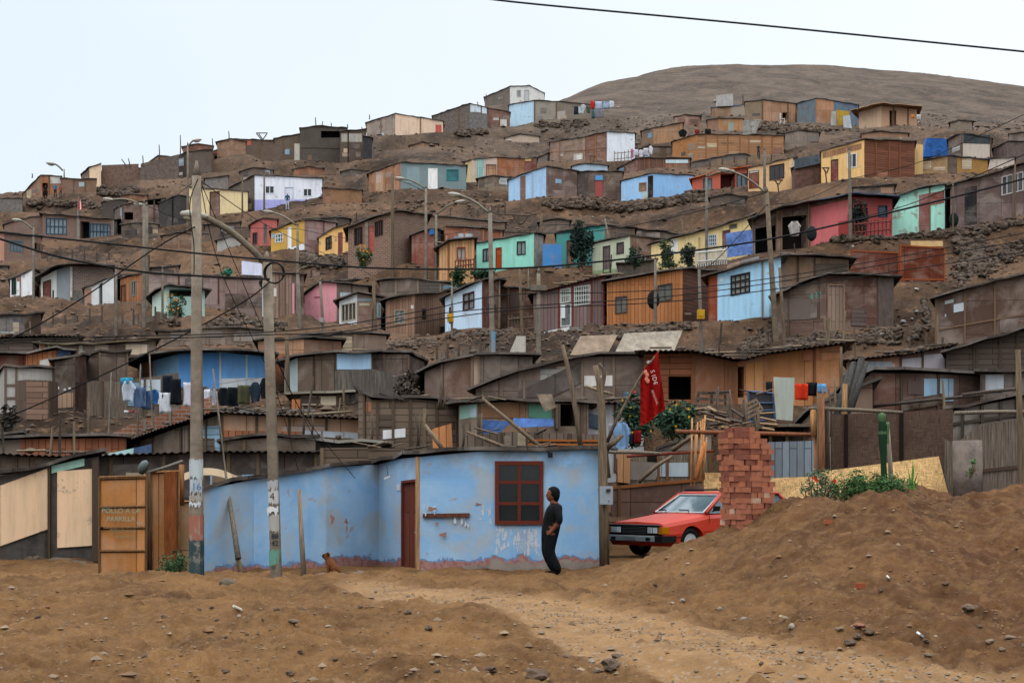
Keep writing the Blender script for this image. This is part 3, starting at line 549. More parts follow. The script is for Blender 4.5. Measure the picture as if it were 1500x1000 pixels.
# --- 100 m row
H('house','red cottage with dark green door left of the mustard cottage',[(367,330,360,.4),(385,320,363,0),(406,322,362,.4)],(PT,'a0504a'),feats=[('w',370,341,377,358,-1,{'f':'4a3c38','g':'5c6060'}),('d',386,328,391,357,0,{'c':'2f4440','fr':0})],D=112,cat='house')
H('house','mustard yellow cottage with white door and white plinth',[(397,338,377,.5),(446,322,360,0),(492,327,364,1)],[(PT,'b58a2c'),(BD,'8f6a64')],feats=[('w',403,343,415,356,-2,{'f':'d0d4d4','g':'7b8488','n':(3,2)}),('d',421,333,427,371,-2,{'c':'d8dade','k':PT,'fr':0}),('s',0,.1,PT,'c9ccd2'),('p',398,342,402,349,0,'plain','8fb4c0'),('b',[474],'6a4c44')],D=106,cat='house')
H('house','peach yellow cottage with maroon door beside a brick house',[(467,348,382,.5),(490,334,377,.2),(511,328,374,0)],(PT,'d8a458'),feats=[('w',477,348,486,367,-3,{'f':'3c2c24','g':'585454','n':(2,2)}),('d',495,341,502,373,-1,{'c':'5f2f2c','fr':0}),('w',506,337,511,355,-1,{'f':'4c3830'})],D=104,cat='house')
H('house','two room brick house with wooden windows and red door',[(510,334,383,.6),(577,310,374,0),(626,315,392,2.5)],[(BR,'86604c'),(BR,'7c5a48')],feats=[('w',519,335,531,360,-3,{'f':'3b2a26','g':'585450','n':(4,1)}),('d',540,332,548,372,-2,{'c':'8f3c30','fr':0}),('w',549,325,561,347,-3,{'f':'3b2a26','g':'54504c','n':(4,1)}),('p',535,325,540,374,0,CO,'8c7c6c',.1)],D=88,oh=.25,cat='house')
H('house','small low brick annex with bare roof right of the brick house',[(626,316,345,0),(740,327,345,1)],(BR,'75543f'),D=100,cat='house')
H('shack','rust red shack with open dark side behind a lamp pole',[(603,345,391,.3),(636,335,395,0),(646,338,396,1)],[(BD,'6e3424'),(BD,'2a2622')],feats=[('p',630,337,640,345,-2,TP,'2f6ea8',.1)],D=88)
H('shack','orange brown board upper hut with warped tin edge',[(643,347,375,.5),(652,332,370,0),(736,338,366,.6)],[(BD,'8c5434'),(BD,'8a4a2c')],feats=[('b',[652,680,708],'a06a44'),('p',650,345,655,357,0,PT,'b08c84')],D=90)
H('house','peach plank cottage with lace curtained window and rail',[(643,364,410,.4),(658,354,409,.2),(695,350,400,0)],(VP,'bd8a56'),feats=[('w',669,362,682,382,0,{'f':'8a4832','g':'a9a69c','n':(2,1)}),('b',[657],'8c5c38')],D=82,oh=.3,cat='house')
H('house','mint green cottage with orange red door and two black windows',[(698,357,402,.5),(782,342,390,0),(796,345,392,1)],[(PT,'78c0ac'),(CO,'8c8880')],feats=[('w',707,365,718,384,-2,{'f':'2c2826','g':'7c8a88','n':(2,1)}),('d',726,363,735,393,-1,{'c':'a04a2c','f':'8c4028'}),('w',757,354,770,374,-1,{'f':'2c2826','g':'83908e','n':(2,1)})],D=86,cat='house')
H('yard_gate','bright cobalt blue sheet gate beside the mint cottage',[(795,357,397,0),(823,358,394,.1)],(PT,'2c72ac'),roof=None,cat='gate',D=86)
H('house','teal house with brown door half hidden by a dark conifer',[(815,341,392,.4),(878,331,388,0),(886,331,388,.0),(930,335,372,1)],[(PT,'2f7a74'),(PT,'2f7a74'),(BD,'5e4c40')],feats=[('d',830,352,841,388,-1,{'c':'63362a'}),('p',815,340,878,343,-9,'plain','2d625c')],D=90,cat='house')
H('house','pale green cottage with grey door and shuttered square window',[(868,358,402,.4),(923,345,398,0),(972,352,392,1.2)],[(PT,'a3a98e'),(BD,'5a4438')],feats=[('d',883,361,894,401,-2,{'c':'4f4444'}),('w',903,356,914,373,-2,{'f':'3c2e2a','g':'4a3c38','n':(1,1)}),('s',0,.12,PT,'7a8c64')],D=86,cat='house')
H('house','long pale yellow house with white door and white grille window',[(945,361,398,.8),(1000,346,392,.5),(1055,332,385,.2),(1102,316,375,0)],(PT,'cfb478'),feats=[('d',983,350,993,374,-2,{'c':'c9c8c2','k':PT,'fr':0}),('w',1037,344,1050,361,-1,{'f':'c4ccd4','g':'6f8090','n':(4,3)}),('w',1068,329,1080,336,-2,{'f':'8a7a54','g':'2d2f30','n':(1,1)}),('d',1058,338,1070,365,-2,{'c':'5c2c28','fr':0}),('p',1023,348,1026,388,0,PT,'a68c58',.1)],D=86,oh=.25,cat='house')
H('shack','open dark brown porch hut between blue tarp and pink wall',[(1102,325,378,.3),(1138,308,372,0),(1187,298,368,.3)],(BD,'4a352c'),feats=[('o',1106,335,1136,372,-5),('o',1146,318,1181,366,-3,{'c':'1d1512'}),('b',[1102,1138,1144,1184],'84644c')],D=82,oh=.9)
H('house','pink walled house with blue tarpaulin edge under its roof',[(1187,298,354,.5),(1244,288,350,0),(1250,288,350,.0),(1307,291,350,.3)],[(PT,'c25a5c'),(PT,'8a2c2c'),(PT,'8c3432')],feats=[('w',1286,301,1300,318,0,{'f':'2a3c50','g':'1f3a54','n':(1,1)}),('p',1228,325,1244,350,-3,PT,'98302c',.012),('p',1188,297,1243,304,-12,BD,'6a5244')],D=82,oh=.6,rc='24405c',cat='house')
H('house','peeling mint house front with rust brown door bay',[(1307,290,348,.4),(1344,278,344,.2),(1384,270,340,0),(1393,271,340,1)],[(WP,'8cc4b0'),(PT,'8cc4b0'),(BD,'48322a')],feats=[('p',1346,286,1362,342,-3,BD,'6b322a'),('p',1363,283,1383,301,-4,BD,'6e3026'),('b',[1362],'6d5c4c')],D=85,oh=.3,cat='house')
H('house','big plum brown house with black door and white barred window',[(1392,273,337,.5),(1520,235,308,0)],(BD,'5a4642'),feats=[('d',1413,276,1431,332,-4,{'c':'14181c','fr':0}),('w',1467,259,1499,287,-8,{'f':'b9b4b0','g':'4c4a4a','n':(4,1)}),('b',[1397,1484],'6a5a52')],D=84,oh=.3,cat='house')
# --- row at about 50 m
H('shack','long mauve plank shed with overhanging tin roof at lower left',[(-20,497,535,0),(60,494,528,0),(116,495,528,.4)],(PL,'7a685e'),D=60,feats=[('b',[50,80],'55443a')],roof='corr',oh=.5)
H('shack','dark wall shed above the mauve plank shed with black lean-to roof',[(-20,462,492,0),(36,461,492,0),(60,459,490,.6)],[(BD,'4a4648'),(BD,'3a2c26')],D=66)
H('shack','grey and tan board shed with yellow roof edge at lower left',[(60,505,540,.3),(160,505,535,0),(228,497,528,.3)],(BD,'5c4c42'),D=58,feats=[('p',15,503,58,518,-4,PT,'a09a90'),('p',58,501,66,520,0,OS,'9a6038'),('p',142,505,159,518,0,BD,'8c7c72'),('b',[72,118,141],'a09484'),('p',118,506,121,520,0,'plain','a8aca8')],oh=.25,rc='5a4c34')
H('shack','orange and white slatted shed with blue sheet below the mauve shed',[(-20,520,548,0),(38,520,548,0),(84,512,542,.5),(104,514,540,.6)],[(BD,'4e2a20'),(VP,'b06a3c'),(TP,'245078')],D=54,feats=[('p',58,528,72,540,-3,PT,'b8b0a8')],oh=.3)
H('house','whitewashed shack with batten grid behind the wooden closet',[(-10,560,612,1),(6,537,608,0),(80,541,600,.4)],[(PT,'88847c'),(PT,'97928c')],feats=[('b',[8,24,78],'6a5c50'),('h',[.35,.62],'6a5c50',[1])],D=49,cat='house')
H('shack','dark brown felt shack with tan board leaning at its foot',[(80,530,604,.3),(110,523,604,0),(126,521,605,1)],[(BD,'42362e'),(BD,'3a2218')],D=48,feats=[('p',83,577,108,598,-2,VP,'94745a'),('p',84,566,87,570,0,'plain','c9c4bc'),('p',94,569,97,572,0,'plain','c9c4bc'),('p',101,567,104,570,0,'plain','c9c4bc')])
H('shack','brown grey board hut above the reed mat fence',[(125,522,562,.3),(146,516,560,0),(186,516,560,.5)],(BD,'50433a'),D=51,feats=[('b',[126,146,186],'6a5a4c')])
H('mat_fence','worn grey reed mat fence behind the jeans on the line',[(127,557,612,.2),(176,559,612,0),(262,545,600,.6)],(ST,'6f6154'),roof=None,cat='fence',D=47,feats=[('b',[150,212],'55463a')])
H('shack','long bright blue tarpaulin house with white lower wall',[(208,532,556,1.5),(262,518,572,0),(325,516,570,0),(392,522,572,.5)],[(PT,'6ea0c4'),(PT,'3f86c4'),(PT,'4f92cc')],feats=[('p',210,530,225,552,0,BD,'9a5a3c'),('p',262,553,391,571,0,PT,'b5b8bc'),('b',[323,361,390],'b9c4c8')],D=52,oh=.9,dep=4)
H('shack','tan board hut with orange corner between the two street poles',[(378,500,545,.5),(404,498,572,0),(445,497,545,.2),(500,500,540,1)],[(OS,'8c6248'),(OS,'a0704c'),(BD,'6a4a3a')],D=54,feats=[('p',402,518,417,560,0,OS,'8c4c2a')])
H('shack','grey brown felt hut with pale blue panels',[(417,531,578,.5),(436,524,578,.3),(491,517,574,0),(545,518,560,.6)],[(PT,'94a2a4'),(BD,'594c42'),(BD,'6a584a')],feats=[('p',491.5,518,543,541,0,PT,'86a6c0'),('b',[460,491],'463a30')],D=50,oh=.3)
H('mat_fence','ragged grey reed mat fence below the pale blue panel',[(491,543,585,0),(545,540,582,.2),(590,552,584,.8)],(ST,'5f564c'),roof=None,cat='fence',D=48)
H('shack','dark brown tarred hut with dry branches heaped against it',[(543,518,584,.2),(597,519,580,0),(622,530,588,1.5)],[(BD,'4c3a30'),(BD,'3c302a')],D=51,feats=[('b',[563,598],'6a584a')])
H('shack','low dark open shed with pale sheet roof and orange crate',[(427,578,602,0),(512,576,602,.4)],(BD,'3f302a'),D=47,feats=[('b',[465,494],'5c4a3c'),('p',427,585,439,599,0,OS,'a8602c',.2)],oh=.25,rc='8c8474')
H('shack','brown panel hut with batten seams and corrugated shed behind',[(622,545,590,.8),(650,532,590,.4),(694,521,590,0),(702,520,590,0),(780,522,570,.5)],[(BD,'60473c'),(BD,'63493d'),(BD,'8a7662'),(BD,'4f4038')],D=49,feats=[('b',[648,692],'80695a')],oh=.25,roof='bd')
H('house','long grey brown hall whose roof climbs to the right',[(697,570,608,.6),(760,545,605,.4),(850,523,600,.2),(945,520,592,0)],(BD,'6a564b'),feats=[('p',700,574,944,606,-46,BD,'4c443f',.03),('b',[707,735,768,853,899],'7d6b5a')],D=45,oh=.3,cat='house')
H('house','orange board house with dark opening and doorway, corrugated eave',[(943,518,590,.4),(1015,517,590,.2),(1080,530,590,0),(1120,520,590,.1),(1233,505,580,.3)],[(PL,'7d4c34'),(OS,'945c38'),(OS,'a8683c'),(OS,'b4733c')],feats=[('o',979,551,1012,585,0),('o',1080.5,537,1090,582,0,{'c':'3a1a10'}),('p',1092,532,1117,576,-3,OS,'c0803f'),('p',1176,515,1202,530,-3,OS,'b06034'),('p',1203,510,1231,528,-4,OS,'c07844'),('b',[1015,1070,1079,1193,1232],'7c5438')],D=43,roof='corr',oh=.6,cat='house')
H('shack','tan shed under a long corrugated roof right of the orange house',[(1240,530,572,.3),(1319,521,560,0),(1386,508,560,.3)],[(BD,'8a5c40'),(BD,'6b5246')],feats=[('p',1321,526,1350,550,-3,PT,'a09aa0'),('p',1353,520,1384,548,-3,PT,'a8a2a8'),('b',[1319,1351,1385],'5a483c')],D=48,roof='corr',oh=.4)
H('shack','weathered dark plank shed at the lower right edge',[(1386,516,570,.3),(1520,478,560,0)],(PL,'4a3e36'),feats=[('b',[1427,1431,1465,1490],'4c4034')],D=46,oh=.4)
H('shack','brown panelled shed with dark timber fascia behind the burnt mat fence',[(1236,578,620,1.5),(1277,545,615,0),(1320,546,610,0),(1438,550,600,.4)],[(BD,'6b584c'),(BD,'5d4136'),(BD,'553c32')],feats=[('b',[1278,1320,1374,1436],'4c3e34'),('p',1280,586,1380,602,-10,BD,'382c26',.05)],D=38,oh=.25)
H('shack','grey framed shed with white patch at the lower right edge',[(1436,548,650,.2),(1520,545,650,0)],(BD,'4c4440'),feats=[('p',1443,549,1470,574,0,PT,'8c9298'),('b',[1441,1487],'5c5248')],D=37,oh=.2)

# --- smaller infill huts between the rows
for (l,V_,m_,D_,f_) in (
 ('low mud brown hut filling the gap behind the adobe ridge wall',[(130,254,280,0),(215,246,276,0),(262,240,270,.4)],(RD,'62534a'),172,()),
 ('grey reed lean-to between the left ridge shack and the brick house',[(150,296,318,0),(172,291,316,0),(186,293,314,.4)],(RD,'544a42'),152,()),
 ('tiny dark hut on the far left slope edge',[(-20,392,412,0),(12,390,410,.3)],(BD,'4c4440'),118,()),
 ('low dark porch roof hut above the brown board cottage',[(556,412,436,.2),(600,408,436,0),(692,420,440,.3)],(BD,'5c5048'),81,(('b',[580,612,645,668],'857766'),)),
 ('dark brown hut behind the pink cottage roof',[(492,412,440,0),(562,408,436,.5)],(BD,'5a4a42'),88,()),
 ('rusty low hut below the yellow terrace',[(905,388,408,0),(960,380,404,.3)],(CO,'6a5a4e'),84,()),
 ('grey reed hut behind the peach yellow cottage',[(446,322,345,1),(492,319,345,0),(512,321,344,.4)],(BD,'4d443e'),112,()),
 ('low brown hut above the teal house and blue gate',[(790,326,345,.5),(815,322,345,0),(834,323,345,.3)],(BD,'66564a'),104,()),
 ('brown low shed right of the pale green cottage',[(925,336,352,.3),(972,340,356,0),(996,344,356,.3)],(BD,'5a4a40'),98,()),
 ('dark hut tucked behind the red house wall',[(1250,276,296,0),(1310,270,292,.4)],(BD,'54463e'),96,()),
 ('small tan reed hut right of the porch hut on the upper slope',[(1392,180,196,.5),(1404,177,196,0),(1424,178,195,.3)],(RD,'7c6a58'),150,()),
 ('low grey hut at the far upper right',[(1478,196,212,0),(1530,192,212,.3)],(BD,'6c625a'),136,()),
 ('dark reed shed left of the patchwork plank house',[(930,222,242,1),(952,214,240,0),(992,216,238,.4)],(RD,'6c5848'),153,()),
 ('brown board shed behind the light blue hut with long wall',[(700,262,282,1),(722,258,283,0),(748,260,282,.4)],(BD,'60503f'),136,()),
 ('low tarred shed in front of the left reed huts',[(178,330,352,.5),(205,326,352,0),(232,329,350,.4)],(BD,'443a34'),134,()),
 ('brown half built hut below the cream walled hut',[(300,330,352,0),(352,326,350,.4)],(RD,'66564a'),122,()),
 ('dark board hut between white door hut and orange plank cottage at left',[(222,392,412,0),(262,390,410,.3)],(BD,'57483f'),96,()),
 ('long low brown shed above the blue tarpaulin house',[(232,486,508,0),(330,480,506,0),(398,484,506,.3)],(BD,'5f5045'),62,(('b',[268,300,352],'7a6a58'),)),
 ('weathered hut behind the grey felt hut with pale blue panels',[(440,492,520,0),(520,488,516,.0),(566,492,514,.4)],(BD,'66503f'),58,(('b',[470,520],'7a6a58'),)),
 ('mud coloured hut at the far left below the mauve shed',[(-20,640,662,0),(26,636,660,0),(44,638,660,.6)],(BD,'6a5c50'),41,())):
    H('shack',l,V_,m_,D=D_,feats=f_,oh=.15,dep=2.6)

for (l,V_,m_,D_,f_) in (
 ('tan board hut peeping above the red door frame shack on the ridge',[(318,209,226,.5),(338,204,226,0),(360,207,226,.3)],(OS,'8a6448'),175,()),
 ('rust sheet hut above the dark mat shacks, left ridge',[(268,216,236,.4),(290,211,236,0),(312,214,236,.3)],(BD,'6a4434'),174,()),
 ('grey block hut just left of the white and lavender house roof',[(300,262,280,0),(334,258,280,.3)],(CO,'77706a'),158,()),
 ('brown mat hut below the ridge between cream hut and reed shacks',[(352,252,268,.4),(372,246,262,0),(400,249,262,.3)],(RD,'66564a'),163,()),
 ('small orange hut under the broad reed mat shack on the ridge',[(430,248,262,.3),(452,244,262,0),(474,247,261,.3)],(OS,'8f5c3c'),164,()),
 ('grey felt hut right of the low orange brown reed hut',[(500,252,270,.4),(516,248,270,0),(540,251,270,.3)],(BD,'5f554c'),157,()),
 ('tan hut on the earth slope below the cream ridge hut',[(600,214,228,.4),(618,209,228,0),(642,212,228,.3)],(OS,'977054'),176,()),
 ('dark hut left of the grey felt ridge shack',[(618,186,198,.4),(632,182,198,0),(650,184,198,.3)],(BD,'5a4e46'),192,()),
 ('low cream sheet hut below the pale blue ridge hut',[(740,202,218,.4),(762,197,218,0),(790,200,218,.3)],(PT,'a08c78'),186,()),
 ('small rust hut left of the tan particle board cabin',[(988,172,188,.4),(1004,168,188,0),(1026,171,187,.3)],(BD,'744c38'),176,()),
 ('grey hut between the upper reed hut and the porch hut',[(1150,196,212,.4),(1170,191,212,0),(1200,194,211,.3)],(BD,'7a6c60'),150,()),
 ('tan sheet hut on the slope below the porch hut',[(1262,196,0+206,.4),(1290,193,206,0),(1330,196,206,.3)],(OS,'94694a'),150,()),
 ('pale blue hut below the brown panel hut with white end wall',[(838,244,258,.3),(858,240,258,0),(890,243,257,.3)],(PT,'8aa0b0'),143,()),
 ('dark mat hut on the slope under the sky blue hut',[(1040,290,304,.4),(1062,285,304,0),(1092,288,302,.3)],(RD,'5c4c40'),112,()),
 ('low orange hut left of the dark hut with hanging cloths',[(176,288,302,.3),(196,284,302,0),(216,287,300,.3)],(OS,'8c5e42'),156,()),
 ('brown board hut under the cream walled hut, left part',[(238,346,366,.4),(262,341,366,0),(292,344,364,.3)],(BD,'6a5242'),118,()),
 ('grey white hut left of the red cottage',[(318,352,372,.4),(336,347,372,0),(360,350,370,.3)],(PT,'8f8c86'),116,())):
    H('shack',l,V_,m_,D=D_,feats=f_,oh=.15,dep=2.4)
# ================================================================ the crowded roofs between hillside and street
K=dict(fix=0)
H('shack','long orange brown plank shed under corrugated roof, lower left',[(-20,646,700,0),(30,643,700,0),(185,641,690,.2)],[(PT,'6a5c50'),(VP,'8a4e2e')],D=39,roof='bd',oh=.2,**K)
H('shack','low dark shed with corrugated roof below the orange plank shed',[(-20,664,720,0),(30,668,720,0),(155,672,720,.2)],[(BD,'4a3a30'),(BD,'5c4c40')],D=35,roof='corr',oh=.3,**K)
H('retaining_wall','sloping red brick retaining wall below the clothes line',[(135,648,690,0),(190,622,690,.1),(262,597,690,.2),(310,580,690,.3)],(BR,'9a6248'),D=43,roof=None,cat='wall',**K,feats=[('b',[158,212,249],'8a8074')])
H('parapet','grey concrete roof edge under the clothes line, between the street poles',[(240,596,640,0),(462,599,640,.3)],(CO,'77706a'),D=46,roof=None,cat='wall',**K)
H('house','long tan board hall with wavy corrugated roof edge behind the poles',[(180,655,720,3),(255,628,720,1.2),(325,606,700,0),(530,615,700,.6)],[(BD,'6a5848'),(BD,'6d5c4c'),(BD,'8a6a54')],D=39,roof='corr',oh=.35,cat='house',feats=[('b',[205,224,266,278,290,303,325,376,424,478],'55463a'),('p',328,630,440,640,2,VP,'985c38',.04),('p',443,630,470,640,2,PT,'98a0a8',.05),('p',473,631,503,640,2,PT,'98a0a8',.05),('p',504,632,524,641,2,PT,'98a0a8',.05),('h',[.62],'55463a',[2])],**K)
H('shack','low dark brown shed below the wavy roof edge',[(326,646,720,0),(395,641,720,0),(462,641,720,.2)],(BD,'50443a'),D=36.5,oh=.12,feats=[('b',[329,358],'63523f')],**K)
H('shack','white topped dark lean-to right of the second street pole',[(462,646,700,0),(560,652,700,.3)],(BD,'2c2622'),D=37,oh=.3,rc='8a8478',**K)
H('shack','black tarred shed wall behind the plywood gate and poles',[(146,669,800,0),(262,665,800,.1),(300,663,790,.2),(466,664,790,.3)],(BD,'372e2a'),D=32.5,roof='corr',oh=.25,feats=[('b',[163,240,335,378,463],'64543f')],**K)
H('fascia_boards','weathered plank fascia above the blue house, left',[(470,656,700,0),(540,655,690,0),(625,659,690,0)],(PL,'5a4c40'),D=31.6,roof=None,cat='fence',feats=[('b',[472],'6e5c48')],**K)
H('shack','grey weathered plank shack with white board and leaning orange sheet',[(525,570,680,.4),(545,586,680,0),(600,584,680,0),(672,590,680,.3)],(PL,'66574a'),D=38,oh=.15,roof='card',feats=[('p',561,630,594,643,-3,PT,'b4b4b4',.03),('b',[535,553,576,601,640,670],'54463a'),('p',537,588,549,603,0,OS,'8c5636'),('p',555,607,577,625,0,PL,'55483e')],**K)
H('shack','cardboard and green board shack with poster on its left wall',[(672,593,680,1.2),(702,590,680,0),(772,588,680,.1),(862,592,680,.4)],[(BD,'6a5c4c'),(BD,'7d5c44'),(BD,'5a4a3c')],D=36.2,oh=.25,feats=[('p',674,595,699,614,-3,PT,'7ca090',.01),('p',690,598,699,609,0,'plain','a8b4bc',.016),('p',704,590,769,612,0,'card','8a6448',.03),('p',774,591,808,611,4,PT,'3f705c',.05),('o',818,592,845,624,0),('b',[702,852],'5c4a3c'),('p',812,592,818,628,0,VP,'5a4a3e',.2)],**K)
H('fence','low patched board fence with orange rails on the roof edge',[(682,637,690,0),(748,632,690,0),(885,636,690,.2)],(VP,'5f5044'),D=34.6,roof=None,cat='fence',feats=[('p',773,643,880,646,1,'plain','96592f',.05),('p',773,649,880,652,1,'plain','96592f',.05),('p',758,634,770,660,0,CO,'968874',.02),('p',738,638,757,660,0,CO,'857868',.02),('b',[735,772,787,833],'4a3e34')],**K)
H('shack','white washed wall under wavy corrugated roof behind the crooked poles',[(853,592,680,0),(905,592,680,0),(943,592,680,.2)],[(PT,'a3a3a6'),(PT,'8f8c8a')],D=39,roof='corr',oh=.4,feats=[('b',[901],'6a4a3c'),('p',858,604,877,624,4,'glass','4e6276',.05)],**K)
H('fence','tall dark brown sheet fence behind the red car',[(896,712,860,0),(1052,698,850,.3)],(BD,'5c4034'),D=35.2,roof=None,cat='fence',feats=[('h',[.985],'8a5634'),('b',[907],'6a4c34')],**K)
H('mat_fence','old reed mat fence above the dark sheet fence',[(903,672,730,0),(1044,660,730,.2)],(ST,'6e6050'),D=35.8,roof=None,cat='fence',feats=[('p',904,664,921,706,2,VP,'b07c4c',.2),('b',[964,977,1011,1040],'6b4a34'),('p',948,664,966,680,0,'plain','16120f',.01)],**K)
H('shack','low brown sheet hut with sloping top behind the reed fence',[(966,658,720,0),(1042,628,720,.3)],(BD,'6a5c50'),D=37.5,oh=.15,**K)
H('fence','blue grey weathered plank gate right of the brick stack',[(1100,648,740,0),(1200,645,740,.1)],(VP,'75818a'),D=34.2,roof=None,cat='gate',**K)
H('shack','shed with a black wall for the shade of its open front, pale rafters above the blue grey gate',[(1096,632,700,0),(1182,628,700,.2)],(BD,'0f0d0c'),D=35.5,oh=.3,rc='6a5c4c',feats=[('b',[1128,1152,1178],'6a5a48')],**K)  # solid near-black wall paints the shade inside the open shed
H('mat_fence','charred dark woven mat wall behind the cactus',[(1218,607,740,0),(1300,604,740,0),(1396,599,745,.2)],(RD,'4d392d'),D=30.8,roof=None,cat='fence',feats=[('b',[1239,1320],'20150f')],**K)
H('mat_fence','grey shaggy reed mat wall at the right edge',[(1378,640,745,.6),(1400,650,745,.5),(1434,622,745,0),(1500,612,740,.2),(1560,606,740,.4)],(ST,'6a5c50'),D=30.4,roof=None,cat='fence',feats=[('h',[.45],'4c3c32',[2,3])],**K)
H('batten_frame_shed','dark boarded shed with open timber grid at the right edge',[(1395,602,700,.3),(1412,598,700,0),(1560,570,700,.3)],(BD,'4f4640'),D=33,oh=.1,cat='shed',feats=[('b',[1411,1438,1465,1489],'40372f'),('h',[.8],'40372f')],**K)
H('shack','brown shed wall with sloping tin top behind the timber stack',[(1172,622,700,1),(1203,588,690,0),(1278,560,690,.3)],(BD,'6d5a4e'),D=35,oh=.15,**K)
# ================================================================ street front
H('house','long sky blue plastered house with peeling base on the dirt street',[(298,717,853,-1.6),(372,702,846,-.4),(478,684,838,.8),(555,680,837,1.9),(582,672,838,1.1),(615,669,838,.1),(700,661,836,0),(885,657,832,.0)],('bluewall','80aad0'),D=28.5,roof='card',rc='3c342e',oh=.12,dep=4.5,cat='house',ext=.8,fix=0,feats=[
 ('w',725,675,796,768,0,{'f':'5e2c22','g':'1c2424','n':(2,3),'fw':.075,'pr':.05}),('d',589,704,613,838,-3,{'c':'6b2e1e','k':VP,'f':'5e2a1e'}),
 ('p',611.5,669,615,838,0,'wood','a98055',.04,'timber_strip'),('p',620,752,688,758,-1,'wood','5a3422',.06,'shelf_board'),('p',581,709,587,718,0,'plain','b4b8bc',.012,'house_number')])
H('house','cream panelled hut with dark base on the left of the street',[(-40,706,830,-.9),(0,697,828,-.6),(72,682,822,0),(145,668,818,.1)],(CO,'45403c'),D=29,roof='card',rc='3c342e',oh=.18,dep=4,cat='house',ext=.8,fix=0,feats=[
 ('p',-38,711,70,800,-26,PT,'e6bd92',.05),('p',84.5,690,142,802,-4,PT,'e6bd92',.05),('p',76,682,124,693,-11,PT,'86b0a0',.03),('p',70,684,75,826,-1,'plain','4a3c30',.09),('p',136,672,145,822,0,'plain','4a3e34',.1)])
# ================================================================ terrain
MAIN=FIX[:]
def settle():
    if not FIX: return
    num=np.zeros_like(ZG); den=np.zeros_like(ZG)
    lr=math.log(YS[1]/YS[0])
    for (x,y,z,s) in FIX:
        r=3.2*s; i0=int(max(0,math.log(max(y-r,YS[0])/YS[0])/lr)); i1=int(min(len(YS),math.log((y+r)/YS[0])/lr+2))
        j0=int(max(0,((x-r)/y*F+750+500)/6-2)); j1=int(min(len(PXS),((x+r)/y*F+750+500)/6+3))
        if i1<=i0 or j1<=j0: continue
        gx=GX[i0:i1,j0:j1]; gy=GY[i0:i1,j0:j1]
        w=np.exp(-((gx-x)**2+(gy-y)**2)/(s*s)); w[w<1e-4]=0
        num[i0:i1,j0:j1]+=w*(z-ZG[i0:i1,j0:j1]); den[i0:i1,j0:j1]+=w
    ZG[:]=ZG+num/(den+.12)
settle()
# front ground
def tab(d,x):
    k=sorted(d); return np.interp(x,k,[d[a] for a in k])
CREST={-500:0,820:0,870:.0,930:.2,1000:.52,1060:.74,1130:1.10,1160:1.30,1240:1.30,1300:1.46,1340:1.40,1395:1.26,1450:1.27,1500:1.38,2000:1.7}
FOOT={-500:24,820:24,860:21.5,1000:18.8,1100:17,1200:15.6,1400:15.8,1500:16.5,2000:17}
BACK={-500:.16,1140:.16,1200:1.05,1400:1.1,1500:1.2,2000:1.4}
def sm(t): t=np.clip(t,0,1); return t*t*(3-2*t)
def fore(px,Y,detail=True):
    X=(px-750)/F*Y; z=np.zeros_like(X)
    z=z+sm((Y-26.5)/2.5)*np.interp(px,[-500,0,140,230],[.3,.24,.16,0])
    c=tab(CREST,px); f=tab(FOOT,px); b=tab(BACK,px)
    up=((Y-f)/(25-f)); up=np.clip(up,0,1); prof=.45*up+.55*sm(up)
    m=c*prof*(1-sm((Y-26.2)/2.2)) + np.where(px>820,b,0)*sm((Y-25.6)/2.8)*sm((px-840)/60)
    z=z+m
    def bump(bx,by,a,sx,sy): return a*np.exp(-((px-bx)/sx)**2-((Y-by)/sy)**2)
    z=z+bump(330,24.2,.10,170,1.2)+bump(720,17.6,.16,95,1.1)+bump(560,18.6,.08,160,1.6)+bump(60,21,.14,200,3)+bump(960,12.9,.13,170,.5)+bump(450,14.0,.13,110,.6)+bump(320,13.2,.08,120,.5)+bump(1380,15.6,.16,120,.6)+bump(1330,20,.12,60,1.3)+bump(1150,22,-.1,40,1.4)
    pyf=HY+CZ*F/Y
    lo=np.interp(px,[450,520,600,700,760,830,900,1000,1500,2000],[856,878,896,910,922,955,985,1012,1130,1300]); hi=np.interp(px,[450,560,700,850,950,1100,1300,1500,2000],[848,852,866,884,903,938,976,1000,1060])
    pm=sm((pyf-hi+5)/12)*sm((lo-pyf+5)/12)*sm((px-470)/60)
    pm=np.where(Y>26,0,pm)
    if detail:
        rough=(1-.8*pm)*(.35+.65*np.clip((30-Y)/4,0,1))
        z=z+rough*(.15*fbm(X*.9,Y*.7,3,21)+.17*np.abs(fbm(X*1.9,Y*1.6,5,31,.6))+.05*fbm(X*8,Y*7,3,41,.65))
        z=z+sm(c*3)*.16*np.abs(fbm(X*1.5+Y*.5,Y*.9,4,51,.62))*np.clip((27-Y)/2,0,1)
        z=z+pm*(.012*fbm(X*14,Y*9,2,61)+.03*fbm(X*.8,Y*1.4,2,71)-.022*np.exp(-((pyf-.5*(hi+lo)-4)/3.)**2)-.022*np.exp(-((pyf-.5*(hi+lo)+9)/3.)**2))
    return z,pm
YF=[8.0]
while YF[-1]<35: YF.append(YF[-1]*1.0034)
YF=np.array(YF); PF=np.concatenate([np.arange(-500,-150,14),np.arange(-150,1650,2.6),np.arange(1650,2001,14)])
FX=(PF[None,:]-750)/F*YF[:,None]; FY=np.repeat(YF[:,None],len(PF),1); FP=np.repeat(PF[None,:],len(YF),0)
FZ,PM=fore(FP,FY)
hillz=np.array([np.interp(YF,YS,ZG[:,j]) for j in range(ZG.shape[1])]) # px,Y
hz_=np.array([np.interp(PF,PXS,hillz[:,i]) for i in range(len(YF))])
bl=sm((FY-32)/3); FZ=FZ*(1-bl)+hz_*bl
